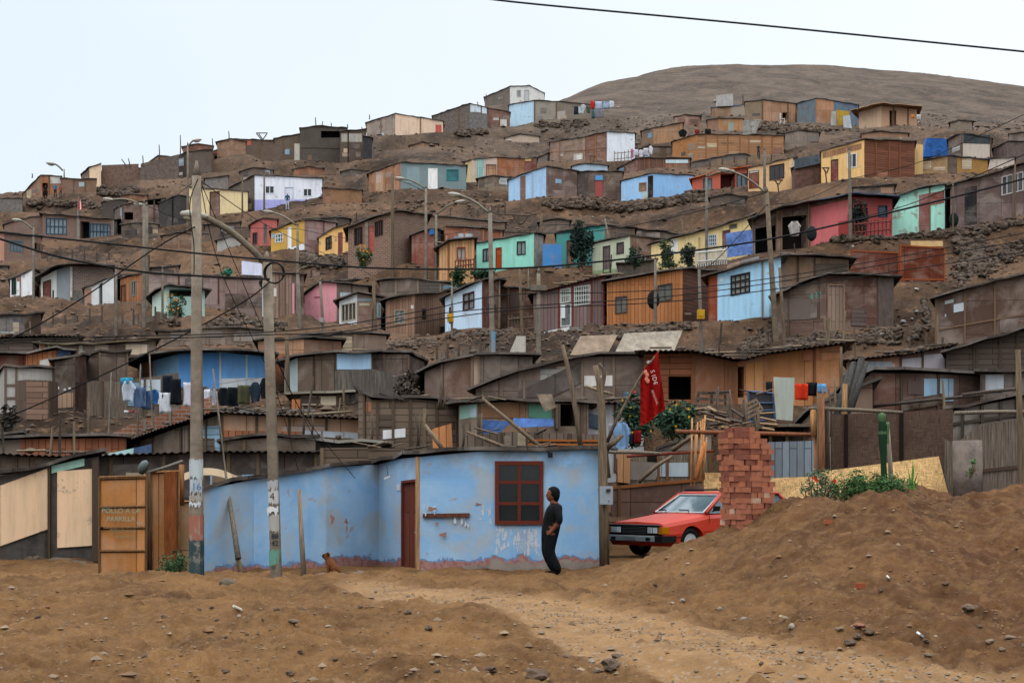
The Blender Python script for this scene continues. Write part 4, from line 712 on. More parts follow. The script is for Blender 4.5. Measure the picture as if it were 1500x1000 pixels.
def gh(px,Y):
    i=min(max(np.searchsorted(YF,Y),1),len(YF)-1); t=(Y-YF[i-1])/(YF[i]-YF[i-1])
    return float(np.interp(px,PF,FZ[i-1])*(1-t)+np.interp(px,PF,FZ[i])*t)
def gdepth(px,py):
    j=int(np.argmin(abs(PF-px))); z=FZ[:,j]; p=HY-(z-CZ)/YF*F
    m=np.where((p<=py))[0]
    return float(YF[m[0]]) if len(m) else 28.
def gpt(px,py): Y=gdepth(px,py); return Vector(((px-750)/F*Y,Y,gh(px,Y)))
def hit(px,py,y0=36):
    Y=depth(px,py,ZG,y0); return Vector(((px-750)/F*Y,Y,hz(px,Y,ZG)))
def hat(px,Y): return Vector(((px-750)/F*Y,Y,hz(px,Y,ZG) if Y>34 else gh(px,Y)))
def gridmesh(name,X,Y,Z,mask,m,attr=None,label=None):
    nr,nc=X.shape; idx=np.arange(nr*nc).reshape(nr,nc)
    q=np.stack([idx[:-1,:-1],idx[:-1,1:],idx[1:,1:],idx[1:,:-1]],-1)
    q=q[mask].reshape(-1,4); used=np.unique(q); rm=np.full(nr*nc,-1); rm[used]=np.arange(len(used)); q=rm[q]
    co=np.stack([X.ravel(),Y.ravel(),Z.ravel()],1)[used]
    me=bpy.data.meshes.new(name); me.vertices.add(len(co)); me.vertices.foreach_set('co',co.ravel())
    me.loops.add(q.size); me.loops.foreach_set('vertex_index',q.ravel().astype(np.int32)); me.polygons.add(len(q))
    me.polygons.foreach_set('loop_start',np.arange(0,q.size,4,dtype=np.int32)); me.update(calc_edges=True)
    me.polygons.foreach_set('use_smooth',np.ones(len(q),bool))
    if attr is not None:
        a=me.attributes.new('gravel','FLOAT','POINT'); a.data.foreach_set('value',attr.ravel()[used].astype(np.float32))
    me.materials.append(m); o=bpy.data.objects.new(name,me); COL.objects.link(o); o['kind']='structure'; return o
def dirtmat(name,near):
    m=newmat(name); t=NT(m); g=t.n('NewGeometry'); P=g.outputs['Position']; xyz=t.n('SeparateXYZ',{0:P})
    if near:
        A=lin('7c5a38'); B=lin('4a3320'); Cc=lin('927048'); Rr=lin('5f3f27')
        at=t.n('Attribute',attribute_name='gravel').outputs['Fac']
        n1=t.noise(P,.55,7,.65,.5); n2=t.noise(P,4.,6,.7); n3=t.noise(P,40.,3,.7)
        side=t.ramp(xyz.outputs[0],1.5,5.5) # redder spoil heap on the right
        c=t.mix(t.ramp(n1,.35,.7),A,B); c=t.mix(side,c,t.mix(t.ramp(n1,.35,.7),Rr,lin('392618')))
        c=t.mix(t.math('MULTIPLY',t.ramp(n2,.45,.75),.55),c,Cc); c=t.mix(t.math('MULTIPLY',t.ramp(n2,.3,.42),-1.0),c,c)
        vo=t.n('TexVoronoi',{'Vector':P,'Scale':26.}); 
        c2=t.mix(t.ramp(t.noise(P,1.3,5,.7),.4,.7),lin('94714a'),lin('76593c')); c2=t.mix(t.math('MULTIPLY',t.ramp(n3,.45,.7),.6),c2,lin('7d6450'))
        c2=t.mix(t.math('MULTIPLY',t.math('GREATER_THAN',t.n('SeparateColor',{0:vo.outputs['Color']}).outputs[0],.9),.35),c2,lin('9a9184'))
        c=t.mix(t.math('MULTIPLY',t.ramp(n3,.4,.7),.35),c,B); c=t.mix(at,c,c2)
        hN=t.math('ADD',t.math('MULTIPLY',t.noise(P,9.,8,.75),1.),t.math('MULTIPLY',n3,.35)); dist=.09
    else:
        Z=xyz.outputs[2]
        n1=t.noise(t.n('Mapping',{'Vector':P,'Scale':(1,.35,1.2)}).outputs[0],.16,8,.7,.6); n2=t.noise(P,1.4,7,.75,.3); n3=t.noise(P,7.,4,.8)
        up=t.ramp(Z,24.,52.)
        A=t.mix(up,lin('715641'),lin('66584c')); B=t.mix(up,lin('30241b'),lin('413932'))  # greyer bare dirt higher up, with distance haze put into its colour
        c=t.mix(t.ramp(n1,.4,.62),A,B); c=t.mix(t.math('MULTIPLY',t.ramp(n2,.5,.72),.75),c,lin('40332b')); c=t.mix(t.math('MULTIPLY',t.ramp(n2,.45,.3),.8),c,lin('8c6c50'))
        c=t.mix(t.math('MULTIPLY',t.ramp(n3,.52,.7),.5),c,lin('3a2f28'))
        vo=t.n('TexVoronoi',{'Vector':P,'Scale':1.6,'Randomness':1.}); sp=t.math('LESS_THAN',vo.outputs['Distance'],.13)
        rr=t.n('SeparateColor',{0:vo.outputs['Color']}).outputs[0]
        sp=t.math('MULTIPLY',sp,t.math('GREATER_THAN',rr,.86)); sp=t.math('MULTIPLY',sp,t.ramp(t.noise(P,.1,3,.6),.45,.6))
        c=t.mix(t.math('MULTIPLY',sp,.8),c,(.5,.5,.48))
        hN=t.math('ADD',n3,t.math('MULTIPLY',n2,1.5)); dist=.35
    bp=t.n('Bump',{'Strength':.75,'Distance':dist,'Height':hN})
    t.n('OutputMaterial',{'Surface':t.n('BsdfPrincipled',{'Base Color':c,'Roughness':.95,'Specular IOR Level':.1,'Normal':bp.outputs[0]}).outputs[0]})
    return m
dn=dirtmat('sandy_dirt',True); dh=dirtmat('hill_dirt',False)
cen=(PM[:-1,:-1]+PM[1:,1:])/2
gridmesh('ground',FX,FY,FZ,cen<=.5,dn,PM); gridmesh('path',FX,FY,FZ,cen>.5,dn,PM)
hm=np.zeros((len(YS)-1,len(PXS)-1),bool); hm[YS[:-1]>34.6]=True
far=np.zeros_like(hm); far[YS[:-1]>205]=True; far&=(PXS[None,:-1]>780)
gridmesh('hillside',GX,GY,ZG,hm&~far,dh); gridmesh('hill',GX,GY,ZG,hm&far,dh)
# wide ground plane to the horizon, below everything
m=MB(); m.face([(-1500,-600,-1.2),(1500,-600,-1.2),(1500,1500,-1.2),(-1500,1500,-1.2)]); o=m.build('plain',dn); o['kind']='structure'
# near apron behind and under the camera
m=MB(); xs0=(-500-750)/F*8; xs1=(2000-750)/F*8
m.face([(-30,-15,-.02),(30,-15,-.02),(30,8.15,-.02),(-30,8.15,-.02)]); o=m.build('ground_apron',dn); o['kind']='structure'
# ================================================================ sky, air, light, camera
sc=bpy.context.scene
w=bpy.data.worlds.new('World'); sc.world=w; w.use_nodes=True; nt=w.node_tree; nt.nodes.clear()
class WT(NT):
    def __init__(s,t): s.t=t; s.l=t.links
t=WT(nt)
sky=t.n('TexSky',sky_type='NISHITA'); sky.sun_disc=False; sky.sun_elevation=math.radians(50); sky.sun_rotation=math.radians(200); sky.dust_density=5; sky.air_density=1.2
gen=t.n('TexCoord').outputs['Generated']; s=t.n('SeparateXYZ',{0:gen})
el=s.outputs[2]
hzc=t.mix(t.ramp(s.outputs[0],-.35,.25),(2.95,3.3,3.55),(3.6,3.78,3.9))      # pale overcast, cooler to the left
zen=t.mix(t.ramp(el,.35,.9),hzc,(15.,16.,17.))
cl=t.mix(t.math('MULTIPLY',t.noise(gen,2.2,5,.6),.12),zen,(7.5,7.8,8.))
mixs=t.mix(.12,cl,sky.outputs[0])
bg=t.n('Background',{'Color':mixs,'Strength':SKY}); t.n('OutputWorld',{'Surface':bg.outputs[0]})
sd=bpy.data.lights.new('sun','SUN'); sd.energy=SUN; sd.angle=math.radians(13); sd.color=(1,.95,.87)
so=bpy.data.objects.new('sun',sd); COL.objects.link(so); so.rotation_euler=(math.radians(42),0,math.radians(-32))
m=MB(); m.hexa([(-260,-8,-2.2),(330,-8,-2.2),(330,440,-2.2),(-260,440,-2.2),(-260,-8,125),(330,-8,125),(330,440,125),(-260,440,125)])
hm_=newmat('air'); tt=NT(hm_); v=tt.n('VolumePrincipled',{'Density':HAZE,'Color':(.93,.96,1,1),'Anisotropy':.3}); ov=tt.n('OutputMaterial'); tt.l.new(v.outputs[0],ov.inputs['Volume'])
if HAZE>0:
    o=m.build('haze',hm_); o['kind']='stuff'; o.display_type='WIRE'
cd=bpy.data.cameras.new('camera'); cam=bpy.data.objects.new('camera',cd); COL.objects.link(cam); sc.camera=cam
cam.location=(0,0,CZ); cam.rotation_euler=(math.pi/2,0,0); cd.sensor_width=36; cd.lens=F/1500*36; cd.shift_y=(HY-500)/1500; cd.clip_end=5000; cd.clip_start=.1
sc.view_settings.view_transform='Standard'; sc.view_settings.look='None'; sc.view_settings.exposure=EXPO
sc.cycles.max_bounces=5; sc.cycles.diffuse_bounces=3; sc.cycles.volume_bounces=0; sc.cycles.use_denoising=True
# ================================================================ helpers for the things standing about
def pole(label,px,yb,yt,Y,wpx,c='6f6455',name='utility_pole',cat='pole',lean=0,taper=.75,grp=None,kind='concrete',wt=None,ins=False,bury=.3):
    b=W(px,yb,Y); t=W(px+lean,yt,Y); r=wpx/2/F*Y
    o=thing(name,label,cat,b,grp)
    m=MB(); m.tube([b-Vector((0,0,bury)),b,b.lerp(t,.5),t],[r,r,r*(1+taper)/2,r*taper],10 if r>.08 and Y<40 else 7)
    if kind=='concrete': m.tube([t,t+Vector((0,0,r*2))],[r*taper,r*.15],8)
    m.build('shaft',mat(kind,c),o)
    if ins:
        m=MB(); m.tube([t-Vector((.35,0,.35)),t+Vector((.35,0,-.35))],.035,5); m.build('crossarm',mat('plain','5a5048'),o)
    return o
def lamp(o,px0,py0,px1,py1,Y,r=.035,hs=1.,c='77705f'):
    a=W(px0,py0,Y); b=W(px1,py1,Y); m=MB(); pts=[]
    for k in range(9):
        t=k/8; p=a.lerp(b,t); p.z+=math.sin(t*math.pi*.5)*abs(b.x-a.x)*.0 + math.sin(t*math.pi)*abs(b.x-a.x)*.09; pts.append(p)
    m.tube(pts,r,7); arm=m.build('lamp_arm',mat('concrete',c),o)
    d=(b-a); s=1 if d.x>0 else -1
    m=MB(); q=Matrix.Rotation(s*math.radians(-8),3,'Y'); c0=b+Vector((s*.2*hs,0,.03)); m.sphere(c0,(.3*hs,.13*hs,.09*hs),0,2,q); h=m.build('lamp_head',mat('plain','a39e92'),o)
    m=MB(); m.sphere(c0-Vector((s*-.03,0,.06*hs)),(.19*hs,.09*hs,.07*hs),0,2,q); m.build('lens',mat('glass','b9ad94',.12),h)
def wire(label,pts,r=.012,sag=.0,grp='overhead wires',c='1c1c1c',name='cable'):
    P=[W(*p) for p in pts]; Q=[]
    n=len(P)
    for i in range(n-1): # catmull
        p0=P[max(i-1,0)];p1=P[i];p2=P[i+1];p3=P[min(i+2,n-1)]
        for k in range(8):
            t=k/8; Q.append(.5*((2*p1)+(p2-p0)*t+(2*p0-5*p1+4*p2-p3)*t*t+(3*p1-p0-3*p2+p3)*t**3)-Vector((0,0,sag*4*t*(1-t))))
    Q.append(P[-1]); o=MB(); o.tube(Q,r,5); return tag(o.build(name,mat('plain',c),None,P[0]),label,'cable',grp)
SH={'shirt':[(-.22,0),(-.1,.02),(.1,.02),(.22,0),(.5,-.3),(.42,-.42),(.27,-.28),(.3,-1),(-.3,-1),(-.27,-.28),(-.42,-.42),(-.5,-.3)],
'trousers':[(-.45,0),(.45,0),(.5,-1),(.12,-1),(0,-.35),(-.14,-.98),(-.5,-.98)],
'sheet':[(-.5,0),(.5,.0),(.48,-1),(-.49,-.97)]}
def cloth(label,kind,px,py,w,h,Y,c,name=None,slope=0,cat=None,grp='washing on the lines'):
    s=Y/F; P=W(px,py,Y); ol=SH[kind]; bm=bmesh.new()
    vs=[bm.verts.new((x*w*s,0,(z*h+x*w*slope)*s)) for x,z in ol]; f=bm.faces.new(vs)
    bmesh.ops.triangulate(bm,faces=[f]); 
    for _ in range(3): bmesh.ops.subdivide_edges(bm,edges=[e for e in bm.edges if e.calc_length()>.12*max(1,Y/60)],cuts=1); bmesh.ops.triangulate(bm,faces=bm.faces[:])
    ph=R.random()*9
    for v in bm.verts:
        k=-v.co.z/(h*s+.01); v.co.y=.05*math.sin(v.co.x*14/max(.5,w*s)+ph)*(.3+k)+.03*math.sin(v.co.x*31+v.co.z*6+ph)
    bmesh.ops.solidify(bm,geom=bm.faces[:],thickness=.012)
    m=MB(); m.mesh([v.co+P for v in bm.verts],[tuple(v.index for v in (bm.verts.index_update() or f.verts)) for f in bm.faces],0,True); bm.free()
    nm=name or {'shirt':'shirt','trousers':'trousers','sheet':'hanging_sheet'}[kind]
    return tag(m.build(nm,mat('cloth',c),None,P),label,cat or {'shirt':'shirt','trousers':'trousers','sheet':'sheet'}[kind],grp)
def leaves(m,c,rad,n,ls,rr=R,mi=0,clump=5):
    cl=[Vector((rr.gauss(0,.42),rr.gauss(0,.42),rr.gauss(0,.42))) for _ in range(max(3,n//clump//6))]
    for k in range(n):
        q=rr.choice(cl); d=Vector((rr.gauss(0,.17),rr.gauss(0,.17),rr.gauss(0,.17)))+q
        if d.length>1.15: d=d.normalized()*1.1
        p=Vector(c)+Vector((d.x*rad[0],d.y*rad[1],d.z*rad[2]))
        a=Vector((rr.gauss(0,1),rr.gauss(0,1),rr.gauss(0,.6))).normalized(); b=a.cross(Vector((rr.gauss(0,1),rr.gauss(0,1),rr.gauss(0,1)))).normalized()
        L=ls*rr.uniform(.6,1.4); B=L*.42
        m.mesh([p-a*L*.5,p+b*B*.5+a*.05*L,p+a*L*.5,p-b*B*.5+a*.05*L],[(0,1,2,3)],mi)
def bush(label,px,yb,w,h,Y,c='34502a',n=500,ls=.07,flowers=None,name='bush',cat='bush',trunk=True):
    s=Y/F; b=W(px,yb,Y); o=thing(name,label,cat,b)
    m=MB(); 
    for k in range(5):
        e=b+Vector((R.uniform(-.4,.4)*w*s,R.uniform(-.1,.1),h*s*R.uniform(.4,.8))); m.tube([b,b.lerp(e,.5)+Vector((0,0,.05*h*s)),e],[.02*max(1,Y/50),.014*max(1,Y/50),.006],4)
    m.build('stem',mat('wood','5a4632'),o)
    m=MB(); c0=b+Vector((0,0,h*s*.52))
    if Y>60: n=int(n*2.6); ls*=.55
    leaves(m,c0,(w*s*.5,min(w*s*.5,.6),h*s*.5),n,ls); m.build('foliage',mat('leaf',c),o)
    if flowers:
        fc,nf,fs=flowers
        for k in range(nf):
            p=c0+Vector((R.uniform(-.42,.42)*w*s,-min(w*s*.5,.6)*R.uniform(.6,1),R.uniform(-.3,.52)*h*s)); f=MB()
            for j in range(6):
                a=j*math.pi/3; f.mesh([p,p+Vector((math.cos(a-.4),-.2,math.sin(a-.4)))*fs,p+Vector((math.cos(a),-.1,math.sin(a)))*fs*1.3,p+Vector((math.cos(a+.4),-.2,math.sin(a+.4)))*fs],[(0,1,2,3)])
            f.build('flower',mat('plain',fc),o)
    return o
def rubble(label,pts,th,n,sz,c='42382f',y0=36,name='stone_bank',cat='stone bank'):
    rr=random.Random(len(label)*7+int(pts[0][0])); m=MB(); org=None
    for k in range(int(n*1.3)):
        t=rr.random()*(len(pts)-1); i=int(t); a,b=pts[i],pts[i+1]; u=t-i
        px=a[0]+(b[0]-a[0])*u; py=a[1]+(b[1]-a[1])*u+rr.gauss(0,.3)*th*(.5+.7*abs(math.sin(t*5)))
        p=hit(px,py,y0); s=sz*.8*rr.uniform(.4,1.4)
        if org is None: org=p.copy()
        if abs(p.y-org.y)>12: continue
        m.rock(p+Vector((0,-s*.1,s*.1)),(s*rr.uniform(.8,1.5),s,s*rr.uniform(.5,.85)),rr)
    if m.f: return tag(m.build(name,mat('stone','3a2e25' if c<'50' else '4a3b2f'),None,org),label,cat,None,'stuff')
# ---- street poles
p1=pole('thick concrete street pole with peeling posters, left of its neighbour',288,856,258,24.6,22,'766a5c',name='street_pole',taper=.6)
p2=pole('thinner concrete street pole carrying the curved lamp arm',405,854,385,24.9,17,'786c5c',name='street_lamp',cat='street lamp',lean=-14,taper=.85)
lamp(p2,391,388,300,318,24.9,.055,.85,'6a5f50')
for (x,y0,y1,c,nm) in ((288,672,735,'a7a7a3','poster'),):
    pass
def band(root,pxc,yt,yb,Y,wpx,c,name='poster',a0=-2.6,a1=-.5,kind='paint',pr=.006,lab=None):
    m=MB(); r=wpx/2/F*Y+pr; t=W(pxc,yt,Y); b=W(pxc,yb,Y); n=8
    n=14; jt=[R.uniform(-.03,.03) for _ in range(n+1)]; jb=[R.uniform(-.05,.05) for _ in range(n+1)]
    for k in range(n):
        A=a0+(a1-a0)*k/n; B=a0+(a1-a0)*(k+1)/n
        f=lambda p,a,z:p+Vector((math.cos(a)*r,math.sin(a)*r,z))
        m.face([f(b,A,jb[k]),f(b,B,jb[k+1]),f(t,B,jt[k+1]),f(t,A,jt[k])])
    o=m.build(name,mat(kind,c),root)
    if lab: o['label']=lab
    return o
P_=math.pi
band(p1,288,672,700,24.6,20.5,'9aa2a4','poster',-2.7,-.3,'wornpaint',.008,'grey blue torn poster'); band(p1,288,702,722,24.6,20.7,'8f9ba3','poster',-2.4,-.6,'wornpaint',.01); band(p1,288,724,734,24.6,20.8,'8a8478','poster',-2.7,-.4,'wornpaint',.009)
band(p1,288,735,741,24.6,20.9,'a9aeb0','poster',-2.6,-.8,'wornpaint',.011,'white strip of paper')
band(p1,288,755,790,24.6,21.3,'84503f','painted_band',-P_,P_,'wornpaint',.004,'faded red paint band'); band(p1,288,790,842,24.6,21.8,'23393c','painted_band',-P_,P_,'wornpaint',.004,'dark teal paint band')
band(p2,400,703,716,24.9,16.2,'8f9090','poster',-2.6,-.4,'wornpaint',.008); band(p2,401,718,738,24.9,16.3,'a8a8a4','poster',-2.5,-.5,'wornpaint',.009,'white poster'); band(p2,401,742,752,24.9,16.4,'b8babb','poster',-3.0,-.7,'wornpaint',.02,'torn white paper'); band(p2,402,753,776,24.9,16.5,'928d86','poster',-2.5,-.5,'wornpaint',.008)
band(p2,403,805,828,24.9,17,'4f7f6c','painted_band',-P_,P_,'wornpaint',.004,'green paint band')
FONT=None
def text(root,s,px,py,Y,size,c,name='lettering',off=.0,rotz=0,shear=0,roll=0):
    cu=bpy.data.curves.new(name,'FONT'); cu.body=s; cu.size=size; cu.extrude=.002; cu.align_x='CENTER'; cu.align_y='CENTER'
    o=bpy.data.objects.new(name,cu); COL.objects.link(o); bpy.context.view_layer.update()
    me=bpy.data.meshes.new_from_object(o.evaluated_get(bpy.context.evaluated_depsgraph_get())); bpy.data.objects.remove(o)
    p=W(px,py,Y); p.y-=off
    M=Matrix.Rotation(rotz,4,'Z')@Matrix.Rotation(P_/2,4,'X')@Matrix.Rotation(roll,4,'Z'); me.transform(M)
    me.materials.clear(); me.materials.append(mat('plain',c)); me.uv_layers.new(name='UVMap') if not me.uv_layers else None
    q=bpy.data.objects.new(name,me); COL.objects.link(q)
    if root is not None: q.parent=root; q.location=p-gloc(root)
    else: q.location=p
    return q
text(p1,'16',290,713,24.5,.16,'3a6a9a',off=.12); text(p2,'4',400,727,24.9,.17,'3a3a3c',off=.1); text(p2,'88',404,785,24.9,.12,'1c2c3c',off=.105); text(p2,'42',404,795,24.9,.12,'1c2c3c',off=.105); text(p2,'29',402,831,24.9,.07,'1c2c3c',off=.105)
# ---- poles on the slope  (px, base y, top y, Y or None, width px, lean, lamp head)
PL_=[('tall grey pole with lamp curving left over the brick house',211,478,298,None,6,0,(203,298,164,293)),
('grey pole with short lamp, right neighbour of the curved lamp pole',215,452,302,None,6,0,(217,305,208,300)),
('thin lamp pole standing before the brick annex at far left',49,440,332,None,4,0,(47,335,30,323)),
('lamp pole on the left ridge skyline, seen small',94,258,249,None,2,0,(92,250,80,240)),
('ridge pole with lamp before the mat shacks',275,330,212,None,4,0,(276,214,283,206)),
('pole before the mustard cottage with lamp curving up left',436,460,330,None,5,0,(434,330,398,311)),
('slim lamp pole left of the rust red shack, lamp toward teal house',624,418,276,None,5,0,(622,276,591,262)),
('second lamp pole by the rust red shack, arm rising right',639,420,314,None,5,0,(640,314,669,296)),
('tall middle pole with blue painted foot and lamp curving left',722,545,312,None,9,-4,(716,312,673,286)),
('lamp pole at the yellow house whose arm reaches right',1035,385,260,None,5,0,(1034,260,1064,252)),
('tall wooden lamp pole before the orange house, lamp to upper left',1137,500,282,None,9,-14,(1121,282,1068,250)),
('thin wooden pole left of the brick house corner',575,410,255,None,6,0,None),
('bare pole before the pale blue cottage with yellow meter',662,495,418,None,4,0,None),
('grey post between blue gate and purple plank house',793,370,312,None,5,0,None),
('stout short pole before the purple plank house',789,530,400,None,8,0,None),
('leaning pole before the pale green cottage',902,402,320,None,4,-16,None),
('pole before the orange plank house',960,475,380,None,5,0,None),
('pole with yellow meter before the dark gap by the blue cottage',1028,520,395,None,6,-4,None),
('slender post at the yellow cottage garden',1001,385,322,None,4,-2,None),
('pole in front of the cream orange cottage',1120,300,220,None,5,0,None),
('pole between pink wall and dark tree',1246,352,220,None,6,-2,None),
('leaning pole propped on the tall wooden pole',1150,515,392,None,6,-8,None),
('post at the corner of the big plum house',1396,342,262,None,3,0,None),
('post by the white barred window of the plum house',1487,320,240,None,3,0,None),
('pole in front of the tan and white hut',170,490,392,None,5,0,None),
('thin pole before the mint cottage',238,470,394,None,4,0,None),
('pole with white foot beside the pink cottage',440,480,402,None,7,-4,None),
('wooden pole behind the second street pole',422,600,478,50,8,-2,None),
('pole with meter box by the pink cottage',474,490,412,None,5,-5,None),
('post before the white porch house',551,515,412,None,6,-4,None),
('thin post at the cream walled hut',355,318,262,None,3,0,None),
('thin post at the white and lavender house',387,312,256,None,3,0,None),
('wooden pole in the yard of the rust brown shack',765,490,392,None,5,-4,None),
('thin pole in the yard above the stake fence',774,430,396,None,3,0,None),
('thin post at the light blue hut yard',793,300,288,None,3,0,None),
('grey plastic pipe post on the earth slope',130,650,588,44,5,0,None),
('grey post in the plank shack yard',622,660,598,36.5,7,0,None),
('tan timber post at the end of the orange board house',1232,575,508,42,5,0,None),
('weathered timber upright at the right edge',1497,745,512,29.5,11,-6,None),
('timber upright supporting the rail left of the charred mat',1201,745,578,30.2,8,-2,None),
('thin pole with knot before the reed mat fence, left',159,642,545,43,3,4,None),
('thin pole before the clothes line, middle',201,640,535,43,3,5,None),
('thin pole before the clothes line, right',225,650,520,42,3,-6,None)]
for (l,px,yb,yt,Y,wp,ln,lm) in PL_:
    if Y is None: Y=hit(px,yb,44).y if yb>430 else hit(px,yb,60).y
    isl=lm is not None
    wood='wood' in l or 'timber' in l or 'post' in l
    o=pole(l,px,yb,yt,Y,wp,'6e6558' if not wood else '62523f',name='street_lamp' if isl else 'pole',cat='street lamp' if isl else 'pole',lean=ln,taper=.7,kind='wood' if wood and not isl else 'concrete')
    if lm: lamp(o,*lm,Y,.045*max(1,Y/80),max(.9,Y/85))
    if 'blue painted foot' in l:
        band(o,722,486,520,Y,8.2,'54748a','painted_band',-P_,P_,'wornpaint',.006)
    if 'yellow meter' in l or 'meter box' in l:
        yy=466 if 'yellow' in l and px<700 else 461; m=MB(); c0=W(px-2,yy if 'yellow' in l else 470,Y); m.box(c0-Vector((0,.14,0)),(.28,.18,.36) if 'yellow' in l else (.18,.12,.25)); m.box(c0-Vector((0,.24,-.02)),(.18,.05,.2)); m.build('meter_box',mat('plain','b58a28' if 'yellow' in l else '8f8c86'),o)
    if px==789: m=MB(); m.box(W(789,422,Y),(.6,.3,.2)); m.build('junction_box',mat('concrete','6b6256'),o)
# small sticks rising on roofs & ridge
i=0
SL=['left end of the ridge','adobe ridge wall','grey adobe ridge wall','dark mat shack','mat shack roof','broad reed shack','broad reed shack deck','hanging sheet shack','cream ridge hut']
for (px,yb,yt,Y,ln) in ((47,258,254,165,0),(186,243,233,166,-8),(190,243,232,166,-2),(209,242,228,166,0),(233,232,212,168,0),(264,228,198,168,0),(311,222,203,170,0),(335,205,192,171,0),(462,190,172,172,0),(468,190,178,172,5),(485,190,180,172,0),(508,188,182,172,1),(530,195,186,172,0),(541,172,168,182,0),(712,143,138,196,0),(700,153,149,190,-1),(1088,150,140,180,0)):
    b=W(px,yb+3,Y); t=W(px+ln,yt,Y); m=MB(); m.tube([b,b.lerp(t,.5)+Vector((.05,0,0)),t],[.07,.06,.045],4)
    tag(m.build('stick',mat('wood','4a4038'),None,b),'bare stick rising above the skyline shacks','stick','sticks on the ridge roofs')
pc=thing('drying_frame','small table shaped pole frame on the ridge skyline','frame',W(384,207,171))
for q in (((376,196),(384,206)),((391,196),(384,206)),((375,195),(392,195)),((384,206),(384,214)),((379,196),(386,206))):
    m=MB(); m.tube([W(*q[0],171),W(*q[1],171)],.06,4); m.build('stick',mat('wood','4a4038'),pc)
for (lab,pts,Y) in (('timber T frame left of the blue gate pole',(((742,314),(778,316)),((760,315),(760,330)),((752,316),(760,328)),((773,316),(765,328))),97),('forked timber rack before the white end wall',(((864,229),(866,241)),((868,240),(871,229)),((862,228),(874,229))),None),('forked timber rack before the cream orange cottage',(((1139,268),(1141,284)),((1132,264),(1147,264)),((1135,264),(1139,270)),((1145,264),(1141,270))),None),('forked timber rack before the yellow house',(((1209,250),(1211,268)),((1204,246),(1215,246)),((1206,246),(1210,254)),((1214,246),(1211,254))),None)):
    Y=Y or hit(*pts[0][1],100).y-1; q=thing('pole_rack',lab,'rack',W(*pts[0][1],Y))
    for a,b in pts: m=MB(); m.tube([W(*a,Y),W(*b,Y)],.05,4); m.build('stick',mat('wood','54463a'),q)
# ---- crooked timber posts by the meter
def crook(label,pts,r,c='6e5d4a',name='timber_pole'):
    P=[W(*p) for p in pts]; m=MB(); m.tube(P,r,7); return tag(m.build(name,mat('wood',c),None,P[0]),label,'pole')
crook('crooked grey timber pole at the corner of the blue house',[(886,835,28.1),(884,740,28.1),(883,660,28.1),(882,600,28.1),(878,560,28.1),(872,535,28.1)],[.1,.095,.085,.07,.06,.045])
crook('second crooked pole crossing behind the corner pole',[(890,700,28.4),(884,640,28.4),(878,590,28.4),(886,545,28.4),(877,532,28.4)],[.07,.06,.05,.045,.03])
crook('tall leaning pole rising from the roof of the blue house',[(851,656,30),(845,610,30),(838,570,30),(830,530,30),(824,505,30)],[.055,.05,.05,.045,.035])
crook('short thick prop stick leaning on the blue house wall, left',[(358,852,27),(350,826,27),(347,812,27)],[.04,.055,.035],'7d6a54')
crook('long thin prop pole leaning on the blue house wall',[(349,818,26.9),(342,770,27.2),(334,720,27.6),(324,640,28),(312,540,28.3)],[.055,.045,.035,.02,.012],'6f6456')
crook('pale leaning post in front of the blue house, right of the poles',[(446,860,26.5),(442,790,26.5),(438,716,26.5)],[.05,.045,.035],'857666')
crook('diagonal pole leaning over the blue tarpaulin',[(798,660,33.5),(760,628,33.5),(706,583,33.5)],[.05,.045,.03])
crook('diagonal branch lying on the board fence',[(748,658,33),(715,645,33),(683,632,33)],[.04,.04,.025])
crook('forked brace leaning on the crooked corner pole',[(888,655,28.3),(900,648,28.3),(912,637,28.3)],[.05,.05,.04])
crook('diagonal pole behind the reed mats above the car',[(935,706,35),(962,682,35),(985,668,35)],[.05,.05,.04])
crook('diagonal pole over the sloping brown sheet',[(984,660,34),(1005,645,34),(1022,634,34)],[.06,.05,.04])
crook('small diagonal batten nailed on the long hall',[(857,565,43),(878,572,43),(897,577,43)],[.05,.05,.04],'8a7860')
crook('thick mossy log lying across the roof edge by the clothes',[(886,662,31),(930,662,31),(968,664,31)],[.03,.045,.03],'74695a')
crook('long red painted rail on the mat fence above the car',[(918,668,33),(980,664,33),(1045,660,33)],[.035,.035,.035],'7e4030')
crook('long rust brown beam from the bamboo poles to the timber upright',[(990,632,30.6),(1090,634,30.6),(1200,637,30.6)],[.045,.045,.045],'7c4a30')
crook('grey timber rail over the charred mat wall',[(1184,598,30.3),(1250,600,30.3),(1322,604,30.3)],[.04,.04,.035],'6f6252')
crook('grey timber rail at the right edge shed',[(1398,605,30.2),(1450,603,30.2),(1500,603,30.2)],[.04,.04,.04],'75685a')
crook('slanting dark rail on the right edge shed',[(1410,578,32),(1450,573,32),(1495,569,32)],[.035,.035,.035],'4c4238')
crook('pale timber stake behind the roof line of the blue house',[(650,660,34),(636,640,34),(622,622,34)],[.05,.05,.04],'7c6a56')
crook('iron rust beam over the brown panelled shed',[(1280,595,36.5),(1340,588,36.5),(1440,578,36.5)],[.04,.04,.04],'3f352d')
for (l,a,b) in (('leftmost',(1224,612),(1244,545)),('second',(1231,612),(1251,532)),('third',(1240,610),(1262,526)),('rightmost',(1246,600),(1268,532))):
    crook(l+' of four dark timbers leaning beside the charred mat',[(*a,31.5),((a[0]+b[0])/2,(a[1]+b[1])/2,31.8),(*b,32.2)],[.075,.075,.07],'33302c')
crook('tan upright beside the leaning dark timbers',[(1237,640,31),(1237,600,31),(1238,562,31)],[.06,.06,.05],'94714c')
